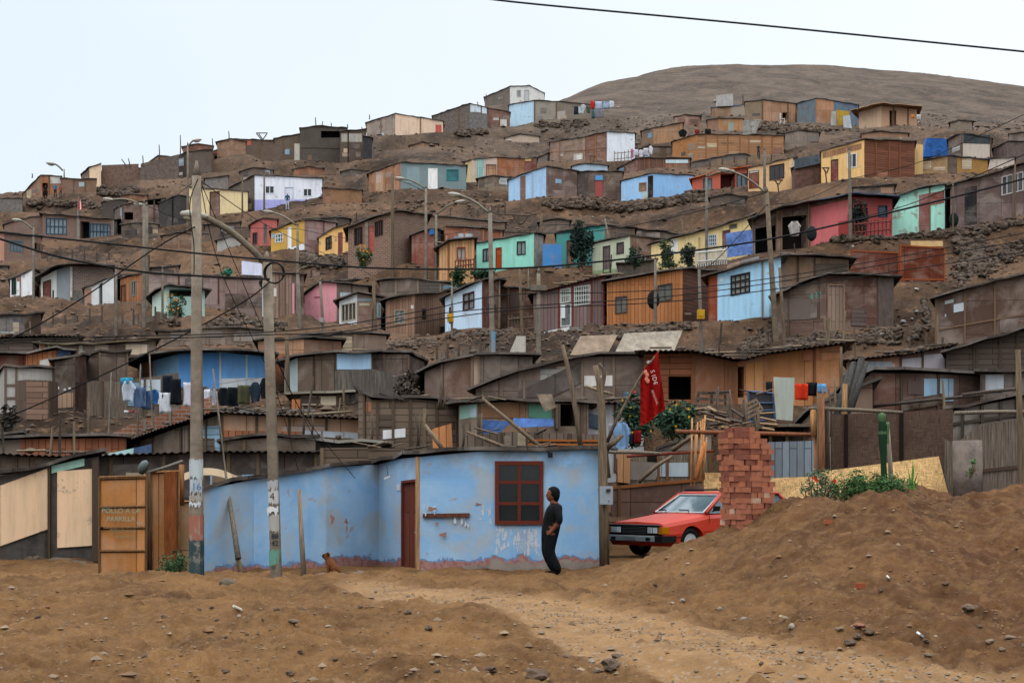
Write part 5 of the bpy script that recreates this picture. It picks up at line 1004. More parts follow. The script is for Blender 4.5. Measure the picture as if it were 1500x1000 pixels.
for k,(a,b) in enumerate((((1012,712),(1014,612)),((1018,700),(1022,618)),((1022,706),(1030,614)),((1026,704),(1033,608)),((1032,702),(1026,616)),((1017,712),(1019,634)),((1029,712),(1035,640)))):
    crook('thin pale bamboo pole in the bundle left of the brick stack',[(*a,31),(*b,31.4)],[.02,.018],'a9794c'); bpy.context.view_layer.objects.active=None
    COL.objects[-1]['group']='bamboo poles'
crook('broad orange plank in the bamboo bundle',[(1018,702,30.8),(1033,648,31)],[.05,.05],'a8683a')
for k,(x0,y0,y1,c) in enumerate(((1205,580,735,'7d5236'),(1212,600,735,'33291f'),(1193,600,640,'a87a4e'),(1198,640,735,'8c5c3c'))):
    crook(['orange brown slab plank','black charred plank','short tan plank','thin red brown plank'][k]+' upright beside the timber upright',[(x0,y1,30.1+k*.1),(x0-2,y0,30.1+k*.1)],[.07,.06],c)
# ---- meter
mt=thing('meter_box','grey electric meter box on the crooked corner pole','meter box',W(888,738,27.95))
m=MB(); m.box(W(888,725,27.9),(.24,.14,.34)); m.build('housing',mat('plain','8d949a'),mt); m=MB(); m.box(W(891,718,27.8),(.08,.01,.06)); m.build('meter_window',mat('glass','2a1c16',.12),mt); m=MB(); m.sphere(W(892,733,27.82),(.012,.01,.012)); m.build('lock',mat('plain','6a3a24'),mt)
# ---- blue house wall marks
def blob(px,py,w,h,Y,c,label,name='paint_stain',n=16,off=.006,rr=R):
    p=W(px,py,Y); s=Y/F; m=MB(); vs=[]
    ph=rr.random()*9
    for k in range(n):
        a=2*P_*k/n; r=.5*(1+.35*math.sin(a*3+ph)+.25*rr.uniform(-1,1)); vs.append(p+Vector((math.cos(a)*w*s*r,-off,math.sin(a)*h*s*r)))
    m.face(vs); 
    vb=[v+Vector((0,off*.6,0)) for v in vs]
    for k in range(n): m.face([vs[k],vb[k],vb[(k+1)%n],vs[(k+1)%n]])
    return m,p,label,name,c
bh=[o for o in COL.objects if o.get('label','').startswith('long sky blue plastered')][0]
ym=28.5
fl=MB()
rr=random.Random(4)
for (x0,x1,n_,ya,yb) in ((727,738,20,772,808),(738,760,14,778,800),(757,768,9,780,806),(768,776,14,778,812),(774,786,26,774,800),(784,790,9,790,812),(664,690,10,756,770),(690,720,9,740,765),(620,640,8,740,756)):
    for k in range(n_):
        m_,*_x=blob(rr.uniform(x0,x1),rr.uniform(ya,yb),rr.uniform(1,4),rr.uniform(2,11),ym,'c',None,rr=rr,n=9,off=rr.uniform(.002,.008)); fl.mesh(m_.v,m_.f)
o=fl.build('flaking_paint',mat('plain','b9bcc4'),bh); o['kind']='stuff'; o['label']='white flakes of old paint under the window'
for (x,y,w_,h_,Y) in ((487,760,6,11,29.15),(507,763,5,8,29.35),(508,772,3,16,29.35),(650,783,9,7,ym),(640,767,5,5,ym),(632,745,12,6,ym),(700,738,8,3,ym)):
    m_,p_,l_,n_,c_=blob(x,y,w_,h_,Y,'8a5a48',None,off=.012); m_.build('paint_stain',mat('plain','8f6a5c'),bh)
wl=thing('wall_lamp','small dark lamp box under the eave above the standing man','lamp',W(806,668,28.4)); m=MB(); m.box(W(806,666,28.35),(.09,.14,.1)); m.build('housing',mat('plain','1c2024'),wl); m=MB(); m.tube([W(802,661,28.5),W(806,664,28.4)],.012,5); m.build('bracket',mat('plain','2a2a2a'),wl)
wl=thing('wall_lamp','small white lamp hanging by the brown door','lamp',W(568,700,29.3)); m=MB(); m.box(W(567,699,29.1),(.12,.06,.03),Matrix.Rotation(-.4,3,'Y')); m.build('tube',mat('plain','c0c0c0'),wl); m=MB(); m.tube([W(566,680,29.4),W(569,698,29.1)],.008,5); m.build('cord',mat('plain','2a2a2a'),wl)
# ---- plywood gate and boards at left
def board(name,label,cat,c4,Y,mk,c,th=.03,frame=None,rails=(),stiles=True):
    P=[W(x,y,Y+(dy if len(q)>2 else 0)) for q in c4 for (x,y,dy) in [(q[0],q[1],q[2] if len(q)>2 else 0)]] # bl,br,tr,tl
    o=thing(name,label,cat,P[0]); back=Vector((0,th,0)); m=MB(); m.hexa([p+back for p in P]+P); m.build('sheet',mat(mk,c),o)
    if frame:
        m=MB(); bl,br,tr,tl=P; 
        def bar(a,b,r=.025): m.tube([a-Vector((0,r*.6,0)),b-Vector((0,r*.6,0))],r,4)
        if stiles: bar(bl,tl);bar(br,tr);bar(tl,tr)
        for v in rails: bar(bl.lerp(tl,v),br.lerp(tr,v))
        m.build('frame',mat('wood',frame),o)
    return o
g=board('yard_gate','faded plywood gate with four panels and chalk writing','gate',[(146,845),(214,845),(215,697),(146,699)],26.9,'osb','b8752e',.04,'6a4a2c',(.26,.49,.7,.985))
m=MB(); m.sphere(W(149,773,26.8),(.03,.04,.03)); m.build('handle',mat('plain','1c1814'),g)
text(g,'POLLO A LA',177,748,26.83,.125,'8f9a80',shear=0); text(g,'PARRILLA',177,760,26.83,.12,'8f9a80'); text(g,'S/.2',204,766,26.83,.07,'86a090'); text(g,'POLLO A LA',180,777,26.83,.085,'86805f'); text(g,'PARRILLA',182,786,26.83,.075,'86805f')
board('plywood_sheet','tall two tone plywood sheet right of the gate','board',[(224,840),(262,832),(262,690),(221,692)],27.3,'osb','c8823a',.05,'8a5c34',())
o=board('plywood_sheet','narrow dark stained plywood strip on the two tone sheet','board',[(241,838),(258,834),(258,690),(240,691)],27.2,'wood','7c4420',.02)
board('plywood_sheet','low tan plywood sheet behind the thick street pole','board',[(262,825),(303,822),(303,733),(262,735)],27.8,'osb','c0925c',.04,'8f6a44',())
crook('weathered gate post right of the faded plywood gate',[(219,845,27),(218,770,27),(216,690,27)],[.055,.05,.045],'4a3a2c')
crook('upright gate post topped by a tilted bar',[(266,740,27.5),(266,680,27.5)],[.05,.05],'8a5c38')
crook('tilted grey bar over the gate',[(214,693,27.2),(240,685,27.2),(268,675,27.2)],[.03,.03,.03],'6c665c')
d=thing('floodlight','old grey floodlight dish on the gate post','lamp',W(212,700,27)); m=MB(); m.sphere(W(210,684,27),(.09,.08,.14),0,2,Matrix.Rotation(.45,3,'Y')); m.build('reflector',mat('gloss','3c4644',.5),d); m=MB(); m.tube([W(209,700,27),W(209,690,27)],.02,5); m.build('bracket',mat('plain','555555'),d)
# curved cream canopy
m=MB(); n=14
for k in range(n):
    a=k/n; b=(k+1)/n
    def cp(t,dy,dz): x=268+88*t; y=703-16*math.sin(P_*(.12+.88*t)*.97)+t*4; return W(x,y,29.6+dy)+Vector((0,0,dz))
    m.hexa([cp(a,.9,0),cp(b,.9,0),cp(b,.9,.02),cp(a,.9,.02),cp(a,0,-.09),cp(b,0,-.09),cp(b,0,.05),cp(a,0,.05)])
tag(m.build('curved_canopy',mat('paint','c0a886'),None,W(300,705,29.6)),'curved cream fibreglass canopy behind the street pole','canopy')
# ---- yellow mats, roll, sheets
board('woven_mat','fresh yellow woven mat hung right of the cactus','mat',[(1120,752),(1394,742),(1375,668),(1206,690)],30.0,'mat','ffd090',.03)
board('woven_mat','fresh yellow woven mat strip between brick stack and flowers','mat',[(1100,745),(1210,745),(1206,697),(1100,701)],33.7,'mat','ffd090',.03)
board('woven_mat','small yellow mat piece left of the brick stack','mat',[(1032,724),(1062,722),(1060,692),(1030,692)],33.9,'mat','ffd090',.03)
m=MB(); a=W(1418,745,29.6); b=W(1417,645,29.6); m.tube([a,b],[.29,.28],18); rl=thing('rolled_sheet','upright grey brown rolled metal sheet','roll',a); m.build('sheet_roll',mat('concrete','6e6058'),rl)
board('sheet','pale grey green sheet hung upright over the timber pile','sheet',[(1137,614),(1161,616),(1164,553),(1133,552)],34,'paint','8d9488',.02)
board('plywood_sheet','orange plywood sheet leaning on the grey plank shack','board',[(634,656),(663,656),(661,620),(633,628)],35.5,'vplank','b0703a',.03)
board('wire_screen','dark mesh bed frame leaning by the pale sheet','frame',[(1098,618),(1135,614),(1132,576),(1096,573)],34.4,'plain','3c3a3c',.02,'4a5a78',(0,.35,.62))
board('white_sheet','grey white sheet on the slope edge, left of the purple house','sheet',[(744,522),(770,519),(770,492),(757,492)],57,'paint','a39c90',.1)
board('white_wall','white plinth wall before the purple plank house','wall',[(797,504),(834,494),(834,478),(797,486)],66,'paint','b4b4b0',.3)
board('concrete_wall','grey plinth wall before the purple plank house, right part','wall',[(834,494),(889,490),(889,478),(834,479)],66.2,'concrete','77716a',.3)
board('concrete_slab','large sloping grey concrete slab below the orange plank house','slab',[(898,522),(985,520),(1000,484,1.),(915,488,1.)],52,'concrete','8a8072',.2)
board('concrete_slab','smaller sandy sloping slab left of the large slab','slab',[(835,520),(890,518),(905,490,1),(850,492,1)],53,'concrete','806a54',.2)
board('blue_tarp','bright blue tarpaulin hung beside the yellow house','tarpaulin',[(1065,377),(1103,372),(1102,336),(1063,342)],80,'tarp','1d5eae',.06)
board('white_canvas','bright white canvas cover above the left clothes roof','canvas',[(354,402),(387,404),(386,386),(354,382)],82,'paint','c8cbe0',.6)
board('blue_tarp','crumpled blue tarpaulin hanging on the cardboard shack','tarpaulin',[(705,641),(730,636),(750,617),(702,614)],35.2,'tarp','1a5698',.05)
board('blue_tarp','blue tarpaulin strip under the cardboard wall','tarpaulin',[(752,626),(811,624),(811,613),(752,612)],35.3,'tarp','1a62b0',.06)
board('blue_tarp','deep blue tarp under the mint board at the street corner','tarpaulin',[(196,668),(222,662),(222,650),(196,656)],33,'tarp','1c3f66',.05)
board('mint_board','mint painted board under the left street roof','board',[(150,672),(195,664),(196,656),(150,666)],33.2,'paint','8ab0ae',.03)
board('brown_sack_cloth','crumpled brown sacking over the shack corner','cloth',[(798,603),(815,596),(808,577),(786,577)],35,'tarp','85725c',.08)
board('blue_tarp','blue tarpaulin bundle on the reed hut roof, upper right','tarpaulin',[(1352,230),(1390,227),(1386,203),(1358,202)],114,'tarp','1c4f8c',.8)
board('yellow_cloth','yellow blanket spread against the blue grey cabin','blanket',[(1226,184),(1246,183),(1244,163),(1225,161)],148,'cloth','b08f3c',.1)
board('white_cloth','white blanket right of the yellow blanket','blanket',[(1236,187),(1248,188),(1245,169),(1235,170)],147,'cloth','b4b8bc',.1)
board('white_cloth','white blanket left of the yellow blanket','blanket',[(1217,184),(1225,184),(1225,163),(1218,163)],147.5,'cloth','a8a6a2',.1)
board('white_canvas','pale canvas bundle stacked on the small tan hut','canvas',[(1050,156),(1074,155),(1074,137),(1050,140)],172,'cloth','a9a6a2',.5)
board('grey_tarp','pale sacks wall beside the particle board cabin','sack wall',[(1089,197),(1107,196),(1114,176),(1089,176)],150,'tarp','8c867c',.5)
# ================================================================ stones, rubble
def scatter_stuff(name,label,pts,c):
    V=[];Fc=[];k=0
    base=[(1,0,0),(0,1,0),(-1,0,0),(0,-1,0),(0,0,.8),(0,0,-.6)]; fs=[(0,1,4),(1,2,4),(2,3,4),(3,0,4),(1,0,5),(2,1,5),(3,2,5),(0,3,5)]
    rr=random.Random(len(name))
    for (p,s) in pts:
        a=rr.random()*6.28; ca,sa=math.cos(a),math.sin(a); sx,sy,sz=s*rr.uniform(.7,1.4),s*rr.uniform(.7,1.2),s*rr.uniform(.5,1)
        for b in base:
            x=b[0]*sx*rr.uniform(.8,1.2)+.2*s*rr.uniform(-1,1); y=b[1]*sy+.2*s*rr.uniform(-1,1); V.append((p[0]+x*ca-y*sa,p[1]+x*sa+y*ca,p[2]+b[2]*sz))
        for f in fs: Fc.append(tuple(i+k for i in f))
        k+=6
    me=bpy.data.meshes.new(name); me.from_pydata(V,[],Fc); me.materials.append(mat('stone',c)); me.uv_layers.new(name='UVMap'); o=bpy.data.objects.new(name,me); COL.objects.link(o); tag(o,label,'rubble',None,'stuff')
rg=np.random.default_rng(3)
P_l=[]
j=rg.integers(20,390,42000); i=rg.integers(int(np.searchsorted(YS,44)),int(np.searchsorted(YS,215)),42000)
dn_=fbm(GX[i,j]/6,GY[i,j]/6,3,77)
for a,b,d in zip(i,j,dn_):
    if d<rg.uniform(-.35,.3): continue
    Y=GY[a,b]; s=rg.uniform(.035,.1)*(.6+Y/110)*(2. if rg.random()<.06 else 1)
    P_l.append(((GX[a,b]+rg.uniform(-.2,.2),Y,ZG[a,b]+s*.2),s))
scatter_stuff('hill_rubble','loose dark stones strewn over the whole dirt slope',P_l,'4e3d30')
P_l=[]
for _ in range(3000):
    px=rg.uniform(-60,1560); py=rg.uniform(846,1010); Y=F*CZ/(py-HY)*rg.uniform(.97,1.03); 
    if px>850: Y=rg.uniform(11.5,26)
    Y=min(max(Y,11),29); s=rg.uniform(.006,.02)*(1+2.*(rg.random()<.05))
    P_l.append((((px-750)/F*Y,Y,gh(px,Y)+s*.3),s))
for _ in range(900):
    t=rg.random(); px=560+t*950+rg.normal(0,8); py=np.interp(px,[560,700,850,950,1100,1300,1500],[862,884,902,922,952,985,1004])+rg.normal(8,9); Y=F*CZ/(max(py,840)-HY); s=rg.uniform(.008,.02)
    P_l.append((((px-750)/F*Y,Y,gh(px,Y)+s*.4),s))
CL=[]
for _ in range(2600):
    px=rg.uniform(-60,1560); Y=rg.uniform(11.8,26); 
    if fbm(np.array([px/60.]),np.array([Y*1.3]),3,8)[0]<.02: continue
    pyf=HY+CZ*F/Y; s=rg.uniform(.012,.035)*(1+1.2*(rg.random()<.08)); CL.append((((px-750)/F*Y,Y,gh(px,Y)+s*.05),s))
scatter_stuff('dirt_clods','soft brown dirt clods over the street ground and heap',CL,'74522f')
scatter_stuff('gravel','fine gravel and crumbs over the street dirt',P_l,'85705a')
# single stones on the near ground
st=None; rs_=random.Random(12)
SP=[(719,984,.075,0),(895,978,.12,0),(876,985,.07,1),(430,911,.08,1),(350,903,.05,2),(598,898,.09,0),(628,925,.07,0),(481,918,.04,2),(787,994,.12,0),(830,962,.05,1),(866,970,.06,2),(905,962,.07,1),(1090,906,.05,2),(985,884,.05,2),(1000,880,.05,2),(1160,920,.07,2),(1245,945,.08,0),(1256,937,.07,0),(1356,948,.05,0),(1420,895,.13,1),(1434,918,.05,0),(1290,870,.05,0),(1385,860,.05,0),(1258,918,.09,3),(1272,928,.08,0),(1230,926,.07,1),(292,893,.03,0),(310,893,.05,0),(405,893,.05,0),(386,910,.04,0),(318,909,.04,0),(330,935,.04,0),(362,930,.03,0),(377,929,.03,0),(440,957,.05,0),(490,967,.04,0),(330,985,.05,0),(425,988,.05,0),(115,870,.03,0),(55,905,.05,0),(70,890,.04,3),(240,905,.05,0),(505,870,.05,1),(545,862,.03,2),(528,891,.04,0),(567,928,.03,0),(680,905,.03,0),(1130,830,.04,0),(1000,842,.05,0),(960,858,.05,0),(1360,962,.06,1),(1450,942,.06,1),(1480,935,.07,1),(1468,953,.05,1),(1500,948,.06,0),(1115,975,.035,0),(1020,985,.03,1),(155,907,.04,2),(212,962,.04,0),(640,985,.04,0),(700,935,.03,1),(548,955,.03,2),(930,905,.04,1),(1055,895,.04,2)]
cols={0:('4a3626','dark brown'),1:('7c6a56','grey'),2:('a99f8e','pale'),3:('8f5038','brick red')}
proto={}
for (px,py,s,k) in SP:
    s*=.72
    p=gpt(px,py)
    if k not in proto:
        m=MB(); m.rock((0,0,0),(1,.85,.7),rs_,0,2); o=m.build('stone',mat('stone',cols[k][0]),None,(0,0,0)); proto[k]=o
    else: o=proto[k].copy(); COL.objects.link(o)
    o.scale=(s*rs_.uniform(.8,1.4),s,s*rs_.uniform(.6,1.)); o.rotation_euler=(0,0,rs_.random()*6); o.location=p+Vector((0,0,s*.2))
    tag(o,cols[k][1]+' stone lying on the near street dirt','stone','stones on the near dirt')
cnum=0
for (px,py,a,c,l) in ((348,900,.5,'b8b2a0','flat crumpled paper scrap left of centre on the near dirt'),(1302,850,.9,'c9c9c0','tiny upright white scrap on the spoil heap'),(1260,862,0,'8f4a30','broken red brick bit on the spoil heap'),(1213,768,.1,'9a5a40','square red brick half below the flowers'),(1350,936,.6,'d0d0d0','small white plastic scrap at the lower right'),(1150,907,.3,'b5a58a','thin pale splinter by the heap foot')):
    p=gpt(px,py); m=MB(); m.box(p+Vector((0,0,.025)),(.12,.05,.02 if 'brick' not in l else .07),Matrix.Rotation(a,3,'Y')@Matrix.Rotation(a,3,'Z')); tag(m.build('brick_bit' if 'brick' in l else 'scrap',mat('plain',c),None,p),l,'brick' if 'brick' in l else 'scrap')
for (l,pts,th,n,sz,c) in (
 ('dark rubble bank under the mustard and peach cottages',[(440,378),(470,384),(500,382)],16,130,.33,'3f3630'),
 ('low stone bank below the two room brick house',[(515,388),(560,395),(600,405)],10,70,.25,'51443a'),
 ('dark stone bank below the sky blue hut with black doorway',[(905,308),(950,302),(1000,293),(1030,290)],11,150,.4,'4a3f35'),
 ('loose stone bank right of the light blue hut',[(800,300),(850,298),(905,306)],13,120,.4,'54473c'),
 ('stone bank under the pale blue cottage',[(655,494),(700,488),(745,486)],9,110,.17,'463a31'),
 ('stone heap under the brown board cottage',[(520,512),(570,506),(640,500)],10,120,.17,'544538'),
 ('dark stone ledge under the orange plank house',[(885,492),(950,486),(1010,478)],9,100,.18,'433830'),
 ('dark stone bank left of the large dark brown hut',[(1085,515),(1120,495),(1140,478)],26,150,.17,'41362e'),
 ('wall of big black stones below the large dark brown hut',[(1150,506),(1200,500),(1260,495),(1318,488)],22,330,.17,'37312d'),
 ('heap of dark stones between mint cottage and middle poles',[(305,478),(350,470),(420,478)],13,150,.2,'4c4036'),
 ('stone heap below the orange plank cottage',[(185,462),(215,458),(260,470)],13,110,.22,'4c4036'),
 ('rubble strip along the pink house yard',[(1190,352),(1250,350),(1310,348)],9,110,.25,'4f4238'),
 ('dark rubble below the plum house and mint front',[(1310,346),(1380,342),(1440,336),(1500,325)],10,130,.25,'4c3e33'),
 ('dark rock outcrop on the right slope beneath the plum house',[(1400,352),(1440,372),(1410,395)],34,230,.27,'42352c'),
 ('scattered rocks right of the big panel fences',[(1395,400),(1450,385),(1500,360)],34,150,.2,'4a3b30'),
 ('rubble strip below the patchwork and porch huts, upper right',[(1110,186),(1150,190),(1215,190)],7,90,.45,'50463e'),
 ('dark earth clods under the grey shack at the ridge',[(670,196),(690,196),(712,194)],6,50,.5,'4b4038'),
 ('dark heap under the pale blue ridge hut',[(785,185),(830,184),(860,180)],9,90,.45,'4b4038'),
 ('dark heap at the foot of the adobe ridge wall',[(143,283),(170,284),(200,280)],7,80,.45,'403730'),
 ('dark rubble slope under the left ridge shacks',[(40,298),(90,300),(150,302)],9,90,.4,'4a4038'),
 ('stones scattered below the red and white middle houses',[(560,320),(620,300),(740,300)],16,70,.22,'5a4b3f'),
 ('rocky strip below the slope path at lower left',[(40,598),(80,590),(130,600)],16,60,.13,'54463a'),
 ('dark rocks in the gully right of the dark brown hut',[(1330,500),(1360,470),(1352,440)],20,80,.15,'4a3c31')):
    rubble(l,pts,th,n,sz,c)
for k,(x,y,s) in enumerate(((1342,425,.22),(1342,458,.22),(1322,473,.3),(1291,491,.2),(1370,512,.1),(868,319,.2),(905,158,.4),(965,161,.5),(1047,150,.8),(1020,147,.4),(1392,165,.4),(1424,188,.4),(747,207,.4),(1335,468,.15))):
    p=hit(x,y,50); m=MB(); s*=.6; m.rock(p+Vector((0,-.1,s*.3)),(s,s*.6,s*.45),R,0,2)
    tag(m.build('plastic_bag',mat('cloth','9c9c98'),None,p),'crumpled white plastic bag dumped on the slope','plastic bag','bags of litter on the slope')
# ================================================================ brick stack
ba=math.radians(33); e1=Vector((math.cos(ba),math.sin(ba),0)); e2=Vector((-math.sin(ba),math.cos(ba),0)); org=W(1086,785,24.6)
bm_=MB(); bm_.box((0,0,0),(.232,.124,.086)); pb=bm_.build('brick',mat('stone','a0523a'),None,(0,0,0))
pb2m=pb.data.copy(); pb2m.materials[0]=mat('stone','ae6448'); pb3m=pb.data.copy(); pb3m.materials[0]=mat('stone','84402f'); pb4m=pb.data.copy(); pb4m.materials[0]=mat('stone','c9a088')
first=True; rb_=random.Random(9)
for c in range(20):
    z=c*.0895+.045
    if c%2==0: cells=[((i+.5)*.24,(j_+.5)*.13,0) for i in range(3) for j_ in range(4)]
    else: cells=[((i+.5)*.13,(j_+.5)*.24,P_/2) for i in range(6) for j_ in range(2)]
    for (a,b,ro) in cells:
        if b>.54: continue
        top=20 if .12<a<.45 else (19 if a<=.12 else (18 if a<.6 else 17))
        if c>=top: continue
        q=org+e1*(a+rb_.uniform(-.018,.018)+(-.004*c))+e2*(b+rb_.uniform(-.016,.016))+Vector((0,0,z))
        if first: o=pb; first=False
        else: o=pb.copy(); COL.objects.link(o)
        r_=rb_.random(); 
        if r_<.25: o.data=pb2m
        elif r_<.5: o.data=pb3m
        elif r_<.57: o.data=pb4m
        o.location=q; o.rotation_euler=(rb_.uniform(-.03,.03),rb_.uniform(-.03,.03),ba+ro+rb_.uniform(-.1,.1))
        tag(o,'red clay brick piled in the tall stack before the car','brick','bricks in the stack')
# ================================================================ car
th=math.radians(40); CO_=Vector((3.03,30.0,.17)); ex=Vector((math.cos(th),math.sin(th),0)); ey=Vector((-math.sin(th),math.cos(th),0))
def C(u,v,z): return CO_+ex*u+ey*(v+.8)+Vector((0,0,z))
car=thing('parked_car','old red car parked nose left behind the brick stack','car',C(2.1,0,0))
RED='ac2806'
bm=bmesh.new(); st_=[(0,.62,.30,.76),(.04,.70,.24,.79),(.5,.76,.22,.80),(1.0,.82,.21,.805),(1.32,.87,.21,.81),(2.6,.90,.21,.81),(3.5,.89,.22,.80),(4.1,.85,.26,.78),(4.2,.78,.34,.74)]
rings=[]
for (u,zt,zb,hw) in st_:
    ring=[]
    for (a,z) in ((.0,zb),(.9,zb),(1.,zb+.08),(1.02,(zb+zt)*.5),(.985,zt-.09),(.93,zt-.02),(.8,zt+.005),(.0,zt+.025)): ring.append((a*hw,z))
    full=[(v,z) for v,z in ring]+[(-v,z) for v,z in ring[-2:0:-1]]
    rings.append([bm.verts.new(C(u,v,z)) for v,z in full])
n=len(rings[0])
for i in range(len(rings)-1):
    for j_ in range(n): bm.faces.new((rings[i][j_],rings[i][(j_+1)%n],rings[i+1][(j_+1)%n],rings[i+1][j_]))
bm.faces.new(rings[0][::-1]); bm.faces.new(rings[-1]); bmesh.ops.recalc_face_normals(bm,faces=bm.faces)
me=bpy.data.meshes.new('b'); bm.to_mesh(me); bm.free(); bo=bpy.data.objects.new('b',me); COL.objects.link(bo)
for u in (.82,3.3):
    m=MB(); m.tube([C(u,-1,.30),C(u,1,.30)],.345,24); cu=m.build('cut',mat('plain','000000'),None,(0,0,0)); md=bo.modifiers.new('b','BOOLEAN'); md.operation='DIFFERENCE'; md.object=cu; md.solver='EXACT'
bv=bo.modifiers.new('bv','BEVEL'); bv.width=.012; bv.segments=2; bv.limit_method='ANGLE'; bv.angle_limit=.6
bpy.context.view_layer.update(); me2=bpy.data.meshes.new_from_object(bo.evaluated_get(bpy.context.evaluated_depsgraph_get()))
for o in [o for o in COL.objects if o.name.startswith('cut')]+[bo]: bpy.data.objects.remove(o)
mb=MB(); mb.mesh([v.co for v in me2.vertices],[tuple(p.vertices) for p in me2.polygons]); body=mb.build('body',mat('gloss',RED,.5),car)
# cabin
def ring2(u0,u1,hw,z): return [C(u0,-hw,z),C(u1,-hw,z),C(u1,hw,z),C(u0,hw,z)]
lo=ring2(1.3,4.15,.74,.885); hi=ring2(1.92,3.75,.60,1.285)
m=MB(); g_=lambda r,k:[p+(sum(r,Vector((0,0,0)))/4-p)*k for p in r]; m.hexa(g_(lo,.02)+g_(hi,.02)); m.build('windows',mat('glass','5f7076',.12),car)
m=MB(); rf=[p for p in ring2(1.88,3.86,.62,1.275)]; rt=[p for p in ring2(1.98,3.74,.55,1.335)]; m.hexa(rf+rt); 
for k in range(4): m.tube([lo[k],hi[k]],.042,5)
m.tube([C(2.52,-.742,.88),C(2.5,-.6,1.29)],.04,4); m.tube([C(2.52,.742,.88),C(2.5,.6,1.29)],.04,4)
for s_ in (-1,1): m.tube([C(3.4,s_*.742,.88),C(3.3,s_*.6,1.29)],.04,4)
for a,b in ((0,1),(1,2),(2,3),(3,0)): m.tube([hi[a],hi[b]],.035,5)
m.build('roof',mat('gloss',RED,.5),car)
m=MB()
q0=[C(1.29,-.68,.905),C(1.29,.68,.905),C(1.9,.56,1.265),C(1.9,-.56,1.265)]
for k in range(4): m.tube([q0[k]-ex*.02,q0[(k+1)%4]-ex*.02],.014,4)
m.build('windscreen_trim',mat('plain','c0c0be'),car)
m=MB(); 
for v in (-.5,.5): m.tube([C(2.0,v,1.36),C(3.0,v,1.38)],.018,5)
for u in (2.05,2.5,2.95): m.tube([C(u,-.52,1.37),C(u,.52,1.37)],.014,4)
m.build('roof_rack',mat('plain','1a1a1c'),car)
gm=MB(); gm.hexa([C(-.005,-.74,.46),C(-.005,.74,.46),C(-.005,.74,.655),C(-.005,-.74,.655),C(-.035,-.74,.46),C(-.035,.74,.46),C(-.035,.74,.655),C(-.035,-.74,.655)]); gm.build('grille',mat('plain','141414'),car)
gm=MB()
for z in (.5,.53,.56,.59,.62): gm.tube([C(-.04,-.34,z),C(-.04,.34,z)],.005,4)
gm.tube([C(-.05,-.74,.665),C(-.05,.74,.665)],.012,4); gm.build('grille_bars',mat('plain','55585a'),car)
for v in (-.60,-.45,.45,.60):
    m=MB(); m.hexa([C(-.03,v-.06,.50),C(-.03,v+.06,.50),C(-.03,v+.06,.62),C(-.03,v-.06,.62),C(-.055,v-.055,.505),C(-.055,v+.055,.505),C(-.055,v+.055,.615),C(-.055,v-.055,.615)]); m.build('headlight',mat('glass','d4d8da',.12),car)
for s_ in (-1,1):
    m=MB(); m.hexa([C(-.04,s_*.69,.49),C(-.04,s_*.80,.49),C(-.04,s_*.80,.63),C(-.04,s_*.69,.63),C(.12,s_*.69,.49),C(.12,s_*.83,.49),C(.12,s_*.83,.63),C(.12,s_*.69,.63)]); m.build('indicator',mat('glass','b87424',.12),car)
m=MB(); m.hexa([C(.0,-.66,.33),C(.0,.84,.33),C(.0,.84,.45),C(.0,-.66,.45),C(-.14,-.66,.34),C(-.14,.84,.34),C(-.14,.84,.44),C(-.14,-.66,.44)]); bp_=m.build('bumper',mat('plain','878d90'),car)
m=MB(); m.hexa([C(.3,-.86,.32),C(-.12,-.86,.32),C(-.12,-.86,.45),C(.3,-.86,.45),C(.3,-.79,.32),C(-.12,-.64,.32),C(-.12,-.64,.45),C(.3,-.79,.45)]); m.build('bumper_end',mat('plain','151515'),bp_)
for v in (-.5,.5): m=MB(); m.box(C(-.145,v,.385),(.02,.12,.06),Matrix.Rotation(th,3,'Z')); m.build('bumper_slot',mat('plain','16181a'),bp_)
m=MB(); m.box(C(-.15,0,.39),(.02,.3,.06),Matrix.Rotation(th,3,'Z')); m.build('number_plate',mat('plain','70777a'),bp_)
for u,v in ((.82,-.68),(.82,.68),(3.3,-.68),(3.3,.68)):
    wp=C(u,v,.30); m=MB(); 
    pr=[(-.09,.20),(-.09,.27),(-.06,.3),(.06,.3),(.09,.27),(.09,.2)]
    V_=[];nn=28
    for k in range(nn):
        a=2*P_*k/nn
        for (y_,r_) in pr: V_.append(wp+ey*y_+ex*(r_*math.cos(a))+Vector((0,0,r_*math.sin(a))))
    m.mesh(V_,[(k*6+i_,k*6+(i_+1)%6,((k+1)%nn)*6+(i_+1)%6,((k+1)%nn)*6+i_) for k in range(nn) for i_ in range(6)],0,True)
    wh=thing('wheel',None,None,wp); wh.parent=car; wh.location=wp-car.location; m.build('tyre',mat('plain','19191a'),wh)
    s_=-1 if v<0 else 1; m=MB(); m.tube([wp+ey*s_*.03,wp+ey*s_*.07],.2,20); m.build('rim',mat('plain','a9adaf'),wh); m=MB(); m.tube([wp+ey*s_*.07,wp+ey*s_*.1],[.09,.06],12); m.build('hub',mat('plain','cfd2d2'),wh)
m=MB(); dk_=lambda a,b,r=.006:m.tube([a,b],r,4)
for s_ in (-1,1):
    dk_(C(1.28,s_*.822,.3),C(1.34,s_*.80,.84)); dk_(C(2.45,s_*.827,.27),C(2.45,s_*.80,.87)); dk_(C(1.28,s_*.824,.3),C(2.45,s_*.829,.27)); dk_(C(.1,s_*.815,.42),C(.5,s_*.82,.42)); 
m.build('door_seam',mat('plain','3a0f0a'),car)
m=MB(); m.tube([C(1.45,-.78,.93),C(1.43,-.9,.95)],.015,5); m.box(C(1.42,-.93,.99),(.06,.15,.1),Matrix.Rotation(th,3,'Z')); m.build('mirror',mat('plain','121212'),car)
